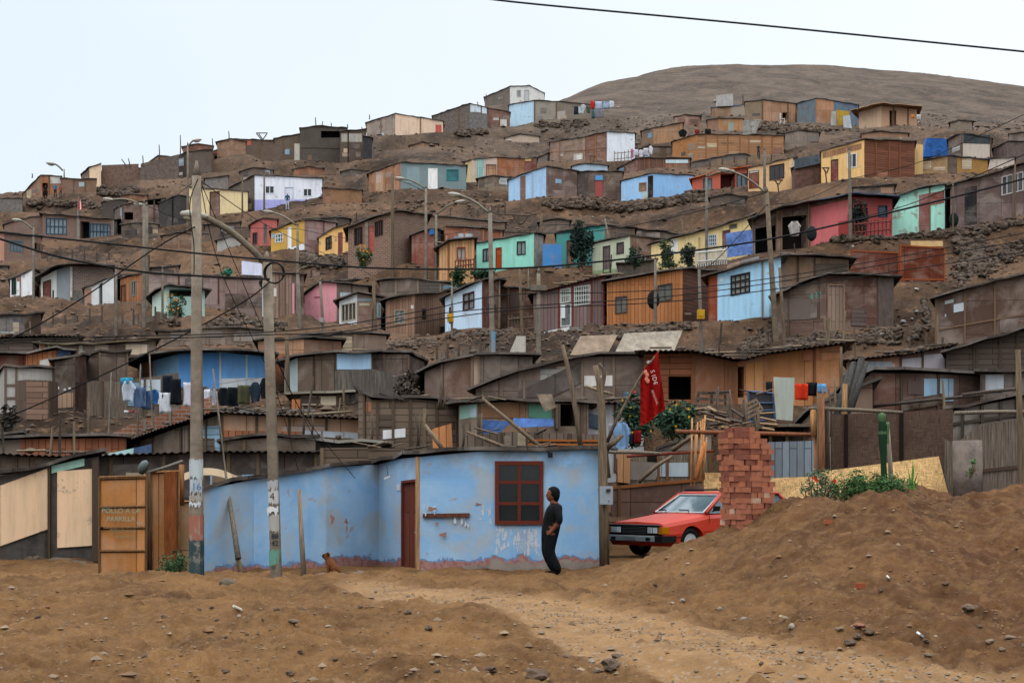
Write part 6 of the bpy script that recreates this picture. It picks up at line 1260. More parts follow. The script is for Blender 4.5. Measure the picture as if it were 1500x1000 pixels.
for v in (-.3,.35): m=MB(); m.tube([C(1.24,v,.9),C(1.36,v+.1,.945),C(1.4,v+.42,.955)],.011,4); m.build('wiper',mat('plain','121212'),car)

# ================================================================ people and animals
def skin(name,label,cat,loc,nodes,edges,matfn,mats,group=None,scale=1.,sub=2,extra=None,root='pelvis'):
    keys=list(nodes); idx={k:i for i,k in enumerate(keys)}
    me=bpy.data.meshes.new('sk'); me.from_pydata([tuple(nodes[k][:3]) for k in keys],[(idx[a],idx[b]) for a,b in edges],[])
    o=bpy.data.objects.new('sk',me); COL.objects.link(o); md=o.modifiers.new('s','SKIN'); md.use_smooth_shade=True
    sv=me.skin_vertices[0].data
    for k in keys: r=nodes[k][3]; ry=nodes[k][4] if len(nodes[k])>4 else r; sv[idx[k]].radius=(r,ry); sv[idx[k]].use_root=(k==root)
    o.modifiers.new('u','SUBSURF').levels=sub; bpy.context.view_layer.update()
    m2=bpy.data.meshes.new_from_object(o.evaluated_get(bpy.context.evaluated_depsgraph_get())); bpy.data.objects.remove(o)
    V=[v.co.copy()*scale for v in m2.vertices]; Fc=[tuple(p.vertices) for p in m2.polygons]
    mb=MB(); L=Vector(loc); mb.mesh([v+L for v in V],Fc,0,True)
    for k,f in enumerate(Fc): mb.m[k]=matfn(sum((V[i] for i in f),Vector((0,0,0)))/len(f)/scale)
    if extra: extra(mb,L,scale)
    ob=mb.build(name,[mat(*q) for q in mats],None,loc); return tag(ob,label,cat,group)
s=27.2/2200
def pp(px,py,y=0.): return ((px-812)*s,y,(840-py)*s)
N={}
G_=1.16
def nd(k,px,py,y,r,ry=None): g=G_ if r>.05 and k not in('skull','neck') else 1.; N[k]=(*pp(px,py,y),r*g,(ry or r)*g)
nd('pelvis',806.5,778,0,.135,.15); nd('waist',808,767,0,.15,.155); nd('chest',810.5,753,0,.168,.17); nd('collar',813,741,0,.115,.14); nd('neck',811,735,0,.06); nd('skull',809,728,0,.066,.07)
for q,y in (('n',-1),('f',1)):
    dx=0 if q=='n' else -3
    nd('sh'+q,814.5+dx,742.5,y*.175,.082); nd('el'+q,820+dx,762,y*.235,.058); nd('wr'+q,809.5+dx,774,y*.2,.034)
    nd('hp'+q,806.5+dx,785,y*.085,.118); nd('kn'+q,804+dx,808,y*.085,.092); nd('an'+q,816.5+dx*1.5,832,y*.085,.08); nd('hl'+q,818.5+dx*1.5,837,y*.08,.045); nd('to'+q,801.5+dx*1.5,838.3,y*.085,.034,.05)
nd('pm',806,777,-.19,.03,.036)
for k,(dy,dl) in enumerate(((-.03,2.6),(-.01,3.2),(.01,3.0),(.03,2.2))): nd('f%d'%k,803.5,780+dl*.6,-.19+dy,.0095); nd('g%d'%k,803,781.6+dl,-.185+dy,.008)
nd('t0',803.5,775.5,-.175,.011); nd('t1',801.6,775.4,-.17,.009)
E_=[('pelvis','waist'),('waist','chest'),('chest','collar'),('collar','neck'),('neck','skull'),('pm','t0'),('t0','t1')]
for q in 'nf': E_+=[('chest','sh'+q),('sh'+q,'el'+q),('el'+q,'wr'+q),('pelvis','hp'+q),('hp'+q,'kn'+q),('kn'+q,'an'+q),('an'+q,'hl'+q),('hl'+q,'to'+q)]
E_+=[('wrn','pm')]+[('pm','f%d'%k) for k in range(4)]+[('f%d'%k,'g%d'%k) for k in range(4)]
def segd(c,a,b):
    a=Vector(N[a][:3]); b=Vector(N[b][:3]); d=b-a; t=max(0,min(1,(c-a).dot(d)/d.length_squared)); return (c-a-d*t).length,t
def pm_(c):
    yy=840-c.z/s
    if yy<735.5 or (yy<738.5 and abs(c.y)<.06): return 1
    for q in 'nf':
        d,t=segd(c,'el'+q,'wr'+q)
        if abs(c.y)>.15 and d<.062 and t>.3: return 1
    if c.y<-.15 and segd(c,'wrn','pm')[0]<.06: return 1
    if yy<776: return 0
    return 3 if yy>833.5 else 2
def head(mb,L,sc,cx=808.6,cy=723.6):
    # ovoid head in profile facing left: brow, nose, lips, chin, ear
    bm=bmesh.new(); bmesh.ops.create_uvsphere(bm,u_segments=24,v_segments=18,radius=1)
    c=Vector(pp(cx,cy)); vs=[]
    for v in bm.verts:
        x,y,z=v.co; X=x*.105; Yy=y*.08; Z=z*.128
        if x<0:
            X*=.93
            if z<-.3: X-=.012*max(0,1-abs(z+.8)*3)*max(0,1-abs(y)*2)      # chin
            X-=.03*max(0,1-abs(z+.12)*5)*max(0,1-abs(y)*4.5)               # nose
            X-=.010*max(0,1-abs(z+.48)*8)*max(0,1-abs(y)*3)                # lips
            X+=.012*max(0,1-abs(z-.1)*6)*max(0,1-abs(abs(y)-.35)*4)       # eye sockets
            if z<-.5: Yy*=.85
        else:
            if z<-.3: X*=.75
        vs.append(Vector((X,Yy,Z))+c+L)
    k0=len(mb.f); mb.mesh(vs,[tuple(v.index for v in f.verts) for f in bm.faces],1,True); bm.free()
    for y_ in (-.072,.072): mb.sphere(L+c+Vector((.012,y_,-.005)),(.016,.01,.03),1,1)
    for y_ in (-.03,.03): mb.sphere(L+c+Vector((-.084,y_,.012)),(.012,.014,.007),4,1)
    mb.sphere(L+c+Vector((-.094,0,-.056)),(.01,.024,.005),5,1)
loc=gpt(812,841); loc=W(812,840,27.2); loc.z=gh(812,27.2)+.0
man=skin('person','man in black hooded top and dark jeans, hand in pocket, beside the brown window','person',loc,N,E_,pm_,[('cloth','0d0d10'),('plain','6e4230'),('cloth','0b0f12'),('plain','08080a'),('plain','0c0a0a'),('plain','6a3228')],extra=head)
m=MB(); hc=loc+Vector(pp(811,720.4)); rh=random.Random(3)
bm=bmesh.new(); bmesh.ops.create_icosphere(bm,subdivisions=3,radius=1); vs=[]
for v in bm.verts:
    x,y,z=v.co; q=Vector((x*.118,y*.1,z*.12))
    if x<-.45 and z<.45: q.x=-.035-.02*z
    if x>.1 and z<0: q.z*=1.75
    q+=Vector(v.co)*.006*mn.noise(v.co*9); vs.append(q+hc)
m.mesh(vs,[tuple(v.index for v in f.verts) for f in bm.faces],0,True); bm.free(); m.build('hair',mat('cloth','0c0b0b'),man)
m=MB(); m.sphere(loc+Vector(pp(815,740)),(.09,.13,.055),0,2,Matrix.Rotation(.5,3,'Y')); m.build('hood',mat('cloth','0d0d10'),man)
m=MB()
for (px,py,y_) in ((803.0,743,-.06),(819,751,-.235)):
    for k in range(5): m.box(loc+Vector(pp(px+rh.uniform(-1,1),py+k*1.2-2,y_-.0)),(.02,.012,.01))
m.build('print',mat('plain','8a6a30'),man); m=MB(); m.tube([loc+Vector(pp(797,776,y_)) for y_ in (-.1,.1)],.05,8); 
# small distant figures
def fig(label,px,py,hpx,Y,top,leg,face=1,arm=0):
    k=hpx/F*Y/1.7; N2={'pelvis':(0,0,.92,.11,.14),'chest':(0,0,1.28,.11,.16),'neck':(0,0,1.48,.055),'head':(0,0,1.6,.085,.1)}
    for q,x in (('a',-1),('b',1)):
        N2['s'+q]=(x*.17,0,1.38,.06); N2['e'+q]=(x*(.2+arm*.03),-.05*face,1.1,.045); N2['h'+q]=(x*(.19-arm*.03),-.15,.88+arm*.1,.04); N2['p'+q]=(x*.09,0,.85,.085); N2['k'+q]=(x*.1,-.03,.48,.06); N2['f'+q]=(x*.11,0,.08,.045); N2['t'+q]=(x*.12,-.16,.04,.04)
    E2=[('pelvis','chest'),('chest','neck'),('neck','head')]
    for q in 'ab': E2+=[('chest','s'+q),('s'+q,'e'+q),('e'+q,'h'+q),('pelvis','p'+q),('p'+q,'k'+q),('k'+q,'f'+q),('f'+q,'t'+q)]
    fn=lambda c:(3 if c.z>1.6 else 1) if c.z>1.48 else (1 if (abs(c.x)>.17 and c.z<1.15) else (0 if c.z>.93 else (2 if c.z>.1 else 3)))
    L=W(px,py,Y)
    return skin('person',label,'person',L,N2,E2,fn,[('cloth',top),('plain','7a4a34'),('cloth',leg),('plain','15120f')],scale=k,sub=1)
h_=hit(421,308,80); fig('person in blue top and pale trousers before the white and lavender house',421,308,26,h_.y-.3,'27506e','b9c0cc',1,1)
h_=hit(82,291,80); fig('person in blue top standing by the orange ridge shack',81,290,22,h_.y-.6,'2a6f94','20242c')
fig('person in dark clothes in the doorway of the orange ridge shack',67,292,22,h_.y-.4,'1c1a1c','1c1a1c'); fig('person in red brown top right of the one in blue on the ridge',89,290,19,h_.y-.8,'8a4a44','5a4c48')
fig('person seen head and shoulders on the slope above the yellow house',1111,231,20,128,'2c3240','2c3240')
# dog
sd_=27.6/2200
def dp(px,py,y=0.): return ((px-487)*sd_,y,(842-py)*sd_)
ND={'pelvis':(*dp(495,833),.105,.1),'mid':(*dp(488,829),.085,.085),'chest':(*dp(483,825),.075,.07),'neck':(*dp(480,818),.05),'head':(*dp(477,811.5),.062,.056),'muz':(*dp(471,814),.034,.03)}
for q,y in (('n',-.05),('f',.05)): ND['fs'+q]=(*dp(482,828,y),.04); ND['fe'+q]=(*dp(481.3,835,y),.026); ND['fp'+q]=(*dp(480.5,841,y),.026); ND['ft'+q]=(*dp(478.3,841,y),.022); ND['hk'+q]=(*dp(488,835,y*1.8),.042); ND['hh'+q]=(*dp(495,840,y*1.8),.026); ND['ht'+q]=(*dp(488,841,y*1.8),.023); ND['ear'+q]=(*dp(480,809.5,y*1.1),.02); ND['et'+q]=(*dp(482.5,813.5,y*1.5),.018)
ND['tl']=(*dp(499,838),.022); ND['tt']=(*dp(505,840.5),.012)
ED=[('pelvis','mid'),('mid','chest'),('chest','neck'),('neck','head'),('head','muz'),('pelvis','tl'),('tl','tt')]
for q in 'nf': ED+=[('chest','fs'+q),('fs'+q,'fe'+q),('fe'+q,'fp'+q),('fp'+q,'ft'+q),('pelvis','hk'+q),('hk'+q,'hh'+q),('hh'+q,'ht'+q),('head','ear'+q),('ear'+q,'et'+q)]
dl=W(487,842,27.6)
skin('dog','tan brown dog with dark muzzle sitting against the blue wall','dog',dl,ND,ED,lambda c:1 if c.x/sd_+487<475.2 or (c.z/sd_>26 and abs(c.y)>.058) else 0,[('plain','6b4024'),('plain','1f1611')])
# kerb lump the dog sits on
m=MB(); kk=random.Random(5)
for (x,y,sx,sz) in ((470,848,.22,.12),(490,849,.3,.12),(515,847,.3,.1),(545,845,.3,.08),(575,843,.25,.06),(600,842,.2,.05)): m.rock(W(x,y+2,27.3),(sx,.35,sz),kk,0,3)
tag(m.build('kerb_rubble',mat('stone','6b5a48'),None,W(520,848,27.3)),'broken earth and concrete edge along the foot of the blue wall','kerb')
for (x,y,sx,sz,l) in ((334,852,.14,.08,'angular dark stone between the street pole and the prop stick'),(172,0,0,0,None),(42,822,.12,.1,'left squared block by the cream hut base'),(52,823,.13,.12,'right squared block by the cream hut base'),(85,823,.25,.1,'crumpled stone and sack at the cream hut base'),(110,826,.25,.08,'low dirt clod heap left of the plywood gate')):
    if l: m=MB(); p=gpt(x,min(y+3,858)) if y>840 else W(x,y,28.6); m.rock(p,(sx,.15,sz),kk,0,2); tag(m.build('stone',mat('stone','4e4236'),None,p),l,'stone')
# ================================================================ banner and flag
bn=thing('banner','dark red party banner hanging from a slanting pole','banner',W(889,648,28.2))
m=MB(); m.tube([W(889,648,28.2),W(905,610,28.2),W(938,552,28.2),W(965,514,28.2)],[.035,.03,.022,.018],6); m.build('banner_pole',mat('wood','6a5a48'),bn)
m=MB(); ol=[(963,514),(938,549),(940,590),(938,624),(952,617),(962,607),(974,600),(971,570),(966,540)]
bm=bmesh.new(); vs=[bm.verts.new((x,0,-y)) for x,y in ol]; f=bm.faces.new(vs); bmesh.ops.triangulate(bm,faces=[f])
for _ in range(4): bmesh.ops.subdivide_edges(bm,edges=[e for e in bm.edges if e.calc_length()>5],cuts=1); bmesh.ops.triangulate(bm,faces=bm.faces[:])
def bny(x,z): return .05*math.sin((x-938)*.42+(-z-514)*.02)+.02*math.sin((x-938)*.9)
vv=[W(v.co.x,-v.co.z,28.2)+Vector((0,bny(v.co.x,v.co.z)-.03,0)) for v in bm.verts]; bm.verts.index_update(); fs=[tuple(v.index for v in f.verts) for f in bm.faces]; m.mesh(vv,fs,0,True); m.mesh([v+Vector((0,.01,0)) for v in vv],[f[::-1] for f in fs],0,True); bm.free()
m.build('banner_cloth',mat('cloth','8f1612'),bn)
for (t_,px,py,sz_,rl,c) in (('S',955.5,544,.11,-1.25,'c9b8b4'),('I',957,550,.11,-1.3,'c9b8b4'),('D',958.5,555,.11,-1.35,'c9b8b4'),('E',960,561,.1,-1.35,'c9b8b4'),('REGIONAL',959,582,.06,-1.2,'b89a8c'),('6',950,530,.12,-1.1,'d0c8c8')):
    text(bn,t_,px,py,28.05,sz_,c,off=.02,roll=rl)
m=MB()
for (x,y) in ((945.5,545),(948,549),(947,555),(949,558)): m.sphere(W(x,y,28.07),(.035,.006,.045),0,2)
m.build('emblem',mat('plain','c47a66'),bn)
fg=thing('flag','tiny red and white flag on a staff above the barred brick house','flag',W(114,313,145)); m=MB(); m.tube([W(114,316,145),W(115,288,145)],.05,4); m.build('staff',mat('plain','8a8a88'),fg)
for (a,b,c) in ((115,117,'b0201c'),(117,119,'d8d0cc'),(119,121,'b0201c')):
    m=MB(); m.hexa([W(a,308,145),W(b,306,145),W(b-.5,293+(b-115),145),W(a,289+(a-115),145)]+[W(a,308,144.9),W(b,306,144.9),W(b-.5,293+(b-115),144.9),W(a,289+(a-115),144.9)]); m.build('stripe',mat('plain',c),fg)
# ================================================================ washing
def line(label,a,b,Y,sag=.0): wire(label,[(*a,Y),(*b,Y)],.006*max(1,Y/60),sag,'clothes lines',c='5a5650',name='clothes_line')
line('clothes line with jeans over the brick retaining wall',(165,545),(262,584),42.5)
for l,k,x,y,w_,h_2,c in (('grey white t-shirt at the left end of the line of jeans','shirt',188,558,22,30,'b4bcc8'),('turquoise scarf over the grey t-shirt','sheet',186,553,18,9,'3f9fc0'),('greyish blue jeans second on the line','trousers',205,567,18,30,'566a88'),('blue jeans third on the line','trousers',217,572,16,28,'3f4f6a'),('bright blue shorts on the line','shirt',226,571,18,20,'2c5c94'),('white shirt hanging below the black trousers','sheet',242,575,17,30,'cfd0d6'),('black trousers left on the line','trousers',246,550,16,34,'121a24'),('black trousers right on the line','trousers',258,555,17,38,'0f1218'),('white towel beside the thick street pole, left','sheet',276,560,14,36,'c9c6d0')):
    cloth(l,k,x,y,w_,h_2,42.3-(.15*(x%7)/7),c)
for l,k,x,y,w_,h_2,c in (('pale striped shirt right of the thick street pole','shirt',311,569,18,24,'b4b6c0'),('white towel right of the thick street pole','sheet',303,570,9,22,'c6c9d2'),('black jumper on the roof line','shirt',328,568,20,26,'15191c'),('black trousers on the roof line','trousers',341,567,17,28,'10181c'),('olive green cloth on the roof line','sheet',357,564,18,28,'4a4a34'),('dark grey blue shirt on the roof line','shirt',374,560,18,28,'23303c'),('black blouse next to the second street pole','shirt',388,554,16,30,'14181c')):
    cloth(l,k,x,y,w_,h_2,45-(.1*(x%5)),c)
line('clothes line on the roof between the street poles',(262,572),(398,550),44.9)
for l,k,x,y,w_,h_2,c in (('tiny white garment on the short lower line','sheet',185,601,6,4,'c8c8cc'),('tiny red garment on the short lower line','sheet',193,601,6,3,'a04a4a'),('tiny pink garment on the short lower line','sheet',200,601,5,4,'b07a80')): cloth(l,k,x,y,w_,h_2,42.3,c)
for l,k,x,y,w_,h_2,c in (('light blue t-shirt hanging by the crooked corner pole','shirt',911,619,26,38,'7fa0c4'),('grey cloth behind the light blue t-shirt','sheet',898,620,14,40,'8c8c90'),('dark red cloth below the banner','sheet',934,630,10,20,'7c1a1c'),('black cloth left of the dark red cloth','sheet',926,634,9,20,'14181c')): cloth(l,k,x,y,w_,h_2,30,c)
for l,k,x,y,w_,h_2,c in (('orange red cloth on the fence behind the banner','sheet',927,573,8,14,'b8321c'),('navy cloth behind the banner','sheet',931,574,8,18,'1c2c44'),('grey blue cloth by the navy cloth','sheet',917,574,8,14,'55697c'),('red strip cloth below the navy cloth','sheet',934,592,5,10,'9a2018')): cloth(l,k,x,y,w_,h_2,41,c)
for l,k,x,y,w_,h_2,c in (('bright red shirt on the line before the orange house','sheet',1174,562,18,24,'c03a28'),('black shirt right of the bright red shirt','sheet',1189,560,16,20,'0f1016'),('light blue striped shirt on the line before the orange house','sheet',1203,562,13,14,'5f98c4'),('black cloth left of the pale upright sheet','sheet',1127,559,10,16,'141a1c')): cloth(l,k,x,y,w_,h_2,38,c)
cloth('grey white shirt hanging in the dark porch','shirt',1164,324,19,22,80.5,'a9a09c')
for l,k,x,y,w_,h_2,c in (('red blanket on the top clothes line','sheet',868,148,6,12,'b83028'),('white and blue sheets on the top clothes line','sheet',877,149,10,12,'a8b4c8'),('pale blue sheet at the right of the top line','sheet',888,149,9,11,'9fb0c8'),('white sheet at the end of the top line','sheet',896,148,7,10,'c4c8d0'),('dark trousers left on the top line','trousers',844,156,7,12,'25282c'),('white shirt on the top line','shirt',854,153,8,9,'b8b8bc'),('grey green clothes on the top line','sheet',862,156,6,10,'4c5248'),('grey hanging clothes under the red blanket','sheet',877,161,14,12,'7c7a80'),('teal cloth under the red blanket','sheet',869,160,5,14,'3a605c')): cloth(l,k,x,y,w_,h_2,193,c)
line('top clothes line on the upper slope',(838,156),(902,148),193)
for l,k,x,y,w_,h_2,c in (('pink towel by the white end wall','sheet',926,218,4,13,'b8708c'),('first white towel by the white end wall','sheet',932,219,6,10,'bcbcc4'),('pair of white shirts by the end wall','shirt',939,219,8,11,'c2c2c8'),('white towel nearest the reed hut','sheet',946,217,7,12,'c0bcc0'),('white shirt at the right end by the reed hut','shirt',953,214,7,12,'c8c4c8')): cloth(l,k,x,y,w_,h_2,146,c)
for l,k,x,y,w_,h_2,c in (('black jacket drying on the plank house roof','shirt',1000,190,13,11,'14181c'),('red cloth drying on the plank house roof','sheet',1021,190,7,6,'8a2c24'),('black cloth drying on the plank house roof','sheet',1037,189,9,7,'181a1c'),('orange cloth on the porch hut','sheet',1337,168,4,6,'c8742c'),('white cloth on the porch hut','sheet',1346,168,6,8,'b8b8b4')): cloth(l,k,x,y,w_,h_2,140 if x<1100 else 166,c)
# ================================================================ plants
bush('dark feathery conifer before the teal house',852,392,34,66,86,'22352b',900,.35,None,'conifer','tree')
bush('rounded green bush by the peach plank cottage',673,420,26,28,78,'2f4a2c',380,.3)
bush('low green hedge under the mint green cottage',705,408,44,16,79,'2c4630',380,.28,None,'hedge','hedge')
bush('ball shaped shrub by the pale green cottage',929,396,26,34,83,'2c4230',380,.28)
bush('slender shrub before the white yellow house door',976,392,22,42,83,'34482e',380,.28)
bush('low bush at the foot of the slender shrub',982,398,34,18,82,'37492f',260,.25)
bush('dark green shrub before the white grille window',1009,393,26,34,82,'22382c',420,.28)
bush('orange flowering bush before the mint cottage',256,474,32,42,76.5,'34482c',420,.25,('d08a24',9,.045))
bush('orange flowering bush before the two room brick house',531,392,28,30,86,'3a4c2c',320,.28,('d08a24',10,.05))
bush('dark tree shading the red house wall',1257,346,26,52,81,'1f2c24',700,.3,None,'tree','tree')
bush('dense leafy vine with yellow daisies behind the banner',930,655,52,72,32,'2b4430',1200,.13,('c99a24',9,.022),'flower_bush','bush')
bush('big leafy sunflower patch right of the banner',985,645,66,58,33,'2f4a34',1400,.13,('c99a24',6,.024),'flower_bush','bush')
bush('small weed growing by the plywood sheets',257,856,52,46,25.4,'345230',1500,.05)
bush('sprawling green creeper at the cactus foot, left part',1258,742,76,50,25.0,'3a5a2c',3200,.05)
bush('bright green creeper right of the cactus foot',1306,732,66,38,25.0,'3d5c30',2000,.048)
bush('tangled grey green shrub with red geranium heads',1204,742,56,54,25.0,'566548',900,.055,('c03020',3,.028),'flower_bush','bush')
bush('low weeds at the foot of the brick stack',1150,758,56,18,24.9,'3c522c',300,.045)
bush('small vine on the rolled sheet',1422,700,22,34,28.9,'4a6a3c',110,.06)
bush('dry thorny heap at the far lower left',18,632,34,38,44,'35322c',420,.16,None,'brushwood','brushwood')
bush('dry grey branches leaning on the tarred hut',592,590,50,44,47.5,'4c4238',420,.16,None,'brushwood','brushwood')
bush('green sprout on the pink cottage plinth',486,480,24,8,78,'3a4c30',120,.2)
bush('green plastic heap on the mauve roof',332,404,16,12,84,'2f8a70',200,.25,None,'green_heap','heap')
bush('small potted plant by the pink house',1235,352,10,10,80,'2c3c2c',80,.2)
for k,(x,y,hh,ln) in enumerate(((1190,742,50,-8),(1196,742,56,-2),(1204,742,50,6),(1212,742,46,12),(1183,742,38,-10))):
    m=MB(); a=W(x,y,25.5); b=W(x+ln,y-hh,25.5); md_=a.lerp(b,.55)+Vector((.03,0,0)); m.tube([a,md_,b],[.014,.01,.005],5); m.tube([md_,md_+Vector((.1,0,.18))],[.008,.004],4); m.tube([a.lerp(b,.35),a.lerp(b,.35)+Vector((-.1,.03,.16))],[.008,.004],4)
    tag(m.build('bare_stem',mat('wood','5a4838'),None,a),'bare woody stem rising from the geranium shrub','stem','bare stems in the geranium shrub')
# cactus
m=MB(); a=W(1299,726,25.6); m_n=7
def cact(x0,y0,x1,y1,r,nm,par,c):
    A=W(x0,y0,25.6);B=W(x1,y1,25.6); m=MB(); V_=[];nz=12
    for i_ in range(nz+1):
        t=i_/nz; p=A.lerp(B,t); rad=r*(1 if t<.9 else math.sqrt(max(0.02,1-((t-.9)/.1)**2)))*(.85+.15*math.sin(t*9+1))
        for k in range(14): q=rad*(1 if k%2 else .55); a_=k*P_/7; V_.append(p+Vector((math.cos(a_)*q,math.sin(a_)*q,0)))
    m.mesh(V_,[(i_*14+k,i_*14+(k+1)%14,(i_+1)*14+(k+1)%14,(i_+1)*14+k) for i_ in range(nz) for k in range(14)],0,True)
    return m.build(nm,mat('plain',c),par)
ca=thing('cactus','tall column cactus with pale tip before the charred mat','cactus',W(1295,730,25.6)); cact(1296,732,1292,606,.072,'trunk',ca,'1f3a24'); cact(1293,636,1292,604,.074,'tip',ca,'4d6846'); cact(1300,650,1301,618,.03,'arm',ca,'5a7248')
crook('grey stake tied behind the cactus',[(1307,735,25.8),(1304,680,25.8),(1300,618,25.8)],[.045,.04,.03],'857866')
cn=thing('corn_plant','young corn plant before the yellow woven mat','corn',W(1335,730,25.7))
for (x1,y1,b_) in ((1338,668,0),(1330,682,-.03),(1345,690,.05),(1333,695,-.06),(1349,700,.1),(1340,675,.02)):
    m=MB(); a=W(1335,730,25.7); b=W(x1,y1,25.7); c1=a.lerp(b,.5)+Vector((0,0,.06)); wv_=Vector((.018,.01,0)); m.mesh([a-wv_*.4,a+wv_*.4,c1+wv_,b,c1-wv_],[(0,1,2,4),(4,2,3)]); m.mesh([a-wv_*.4+Vector((0,.004,0)),a+wv_*.4+Vector((0,.004,0)),c1+wv_+Vector((0,.004,0)),b,c1-wv_+Vector((0,.004,0))],[(4,2,1,0),(3,2,4)]); m.build('leaf',mat('plain','5c8a3a'),cn)
# ================================================================ timber junk
def pallet(label,c4,Y,n=5,c='6a5a48'):
    o=thing('pallet',label,'pallet',W(*c4[0],Y)); P=[W(*p,Y) for p in c4]
    for k in range(n):
        t=k/(n-1); m=MB(); a=P[0].lerp(P[3],t); b=P[1].lerp(P[2],t); m.hexa([a+Vector((0,.02,-.035)),b+Vector((0,.02,-.035)),b+Vector((0,.02,.035)),a+Vector((0,.02,.035)),a+Vector((0,0,-.035)),b+Vector((0,0,-.035)),b+Vector((0,0,.035)),a+Vector((0,0,.035))]); m.build('slat',mat('wood',c),o)
    for t in (.03,.5,.97):
        m=MB(); a=P[0].lerp(P[1],t)+Vector((0,.06,0)); b=P[3].lerp(P[2],t)+Vector((0,.06,0)); m.tube([a,b],.035,4); m.build('bearer',mat('wood',c),o)
pallet('upright grey pallet with long slats, right of the leafy patch',[(1015,627),(1072,632),(1070,597),(1016,590)],33.5)
pallet('upper dark pallet lying behind the long slatted one',[(1020,592),(1066,596),(1064,577),(1022,575)],34.5,3,'4e4338')
pallet('tilted small pallet in the timber pile by the pale sheet',[(1094,612),(1118,600),(1108,585),(1086,596)],33.6,4,'7a6650')
kk=random.Random(21)
for k in range(22):
    x=kk.uniform(1030,1130); y=kk.uniform(596,632); a_=kk.uniform(-.6,.6); L_=kk.uniform(14,34); Y=33+kk.uniform(-.4,.6)
    m=MB(); m.tube([W(x-L_/2*math.cos(a_),y+L_/2*math.sin(a_),Y),W(x+L_/2*math.cos(a_),y-L_/2*math.sin(a_),Y+kk.uniform(-.3,.3))],kk.uniform(.02,.04),4)
    tag(m.build('plank',mat('wood',kk.choice(('6c5a48','4c4036','8a7458','9c8260'))),None,W(x,y,Y)),'loose plank in the jumbled timber pile behind the brick stack','plank','planks in the timber pile')
kk=random.Random(31)
LB=['on the slope shed roofs']
for k in range(34):
    x,y,Y=kk.choice(((700,584,36),(600,582,38),(850,655,31),(560,652,31.6),(760,655,31),(380,600,39),(470,607,39),(720,632,34.5),(800,633,34.5),(640,656,31.5),(1150,628,33),(1080,575,34),(950,660,35),(1000,640,36)))
    x+=kk.uniform(-40,40); a_=kk.uniform(-.35,.35); L_=kk.uniform(12,46)
    m=MB(); m.tube([W(x-L_/2*math.cos(a_),y+L_/2*math.sin(a_),Y),W(x+L_/2*math.cos(a_),y-L_/2*math.sin(a_)-2,Y+kk.uniform(-.5,.5))],kk.uniform(.012,.026),4)
    tag(m.build('plank',mat('wood',kk.choice(('5c4c3e','43382f','6c5a48','332c27'))),None,W(x,y,Y)),'loose stick lying on the low shed roofs above the street','stick','sticks on the low shed roofs')
for k in range(26):
    x,yb,yt,Y=kk.choice(((575,640,590,37.5),(606,655,600,37.5),(640,600,560,37.5),(455,640,600,38),(545,650,600,37.6),(690,660,610,35),(735,660,625,34.3),(1060,640,570,33.4),(1080,650,580,33),(1110,640,600,33),(1215,640,560,34.5),(925,650,600,36)))
    x+=kk.uniform(-14,14); ln=kk.uniform(-6,6); m=MB(); a=W(x,yb,Y); b=W(x+ln,yt+kk.uniform(-10,10),Y); m.tube([a,a.lerp(b,.5)+Vector((.03,0,0)),b],[.035,.03,.022],5)
    tag(m.build('stake',mat('wood',kk.choice(('6c5a48','4c4036','5a4c3e'))),None,a),'rough upright stake among the low sheds above the street','stake','stakes among the low sheds')
# picket pieces
for (lab,x0,x1,yt,yb,Y,c,n_) in (('broken stake fence in the yard of the rust brown shack',745,782,462,490,68,'5a483c',9),('white picket rail of the yellow house terrace',1020,1064,366,388,80,'b8b8b4',14),('rusty rail of the peach plank cottage',667,694,380,392,79,'7a4a3a',8),('red picket rail before the shaded red wall',1252,1304,325,345,80,'6a3a34',10),('small whitish rail before the white end wall',900,925,222,236,142,'8a6a5c',6)):
    f=thing('railing' if 'rail' in lab else 'stake_fence',lab,'fence',W(x0,yb,Y)); m=MB()
    for k in range(n_): x=x0+(x1-x0)*k/(n_-1); dy=-(x-x0)*.1; m.tube([W(x,yb+dy+3,Y),W(x+kk.uniform(-1,1),yt+dy+kk.uniform(-1,2),Y)],.035,4)
    m.build('pickets',mat('plain',c),f); m=MB()
    for t in (.2,.8): y=yb+(yt-yb)*t; m.tube([W(x0,y,Y-.04),W(x1,y-(x1-x0)*.1,Y-.04)],.035,4)
    m.build('rails',mat('plain',c),f)
# chair, drum, closet
ch=thing('plastic_chair','white plastic chair by the long tan board cabin','chair',W(1148,181,158)); q=W(1146,181,158)
m=MB(); m.box(q+Vector((0,0,.45)),(.5,.5,.06)); m.build('seat',mat('plain','c4c4c2'),ch); m=MB(); m.box(q+Vector((-.22,0,.75)),(.06,.5,.6)); m.build('backrest',mat('plain','c4c4c2'),ch)
for dx in (-.2,.2):
    for dy in (-.2,.2): m=MB(); m.box(q+Vector((dx,dy,.21)),(.06,.06,.42)); m.build('leg',mat('plain','c4c4c2'),ch)
def cabinet(label,x0,xm,x1,yt,yb,Y,c1,c2,nm='closet',cat='closet'):
    o=thing(nm,label,cat,W(xm,yb,Y)); dz=.9
    a=W(x0,yb-4,Y+dz);b=W(xm,yb,Y);c=W(x1,yb-2,Y+.1); a2=W(x0,yt+2,Y+dz);b2=W(xm,yt,Y);c2_=W(x1,yt+1,Y+.1)
    bk=Vector((.0,dz,0)); m=MB(); m.mesh([a,b,c,c+bk,a2,b2,c2_,c2_+bk],[(0,1,5,4),(1,2,6,5),(2,3,7,6),(3,0,4,7),(4,5,6,7),(0,3,2,1)]); m.build('carcass',mat('vplank',c1),o)
    m=MB(); w=Wall((b.x,b.y,b2.z,b.z),(c.x,c.y,c2_.z,c.z)); w.slab(m,[.05,b2.z-.06,b.z+.04,.95,b2.z-.06,b.z+.04],.005,.03); m.build('door',mat('plank',c2),o)
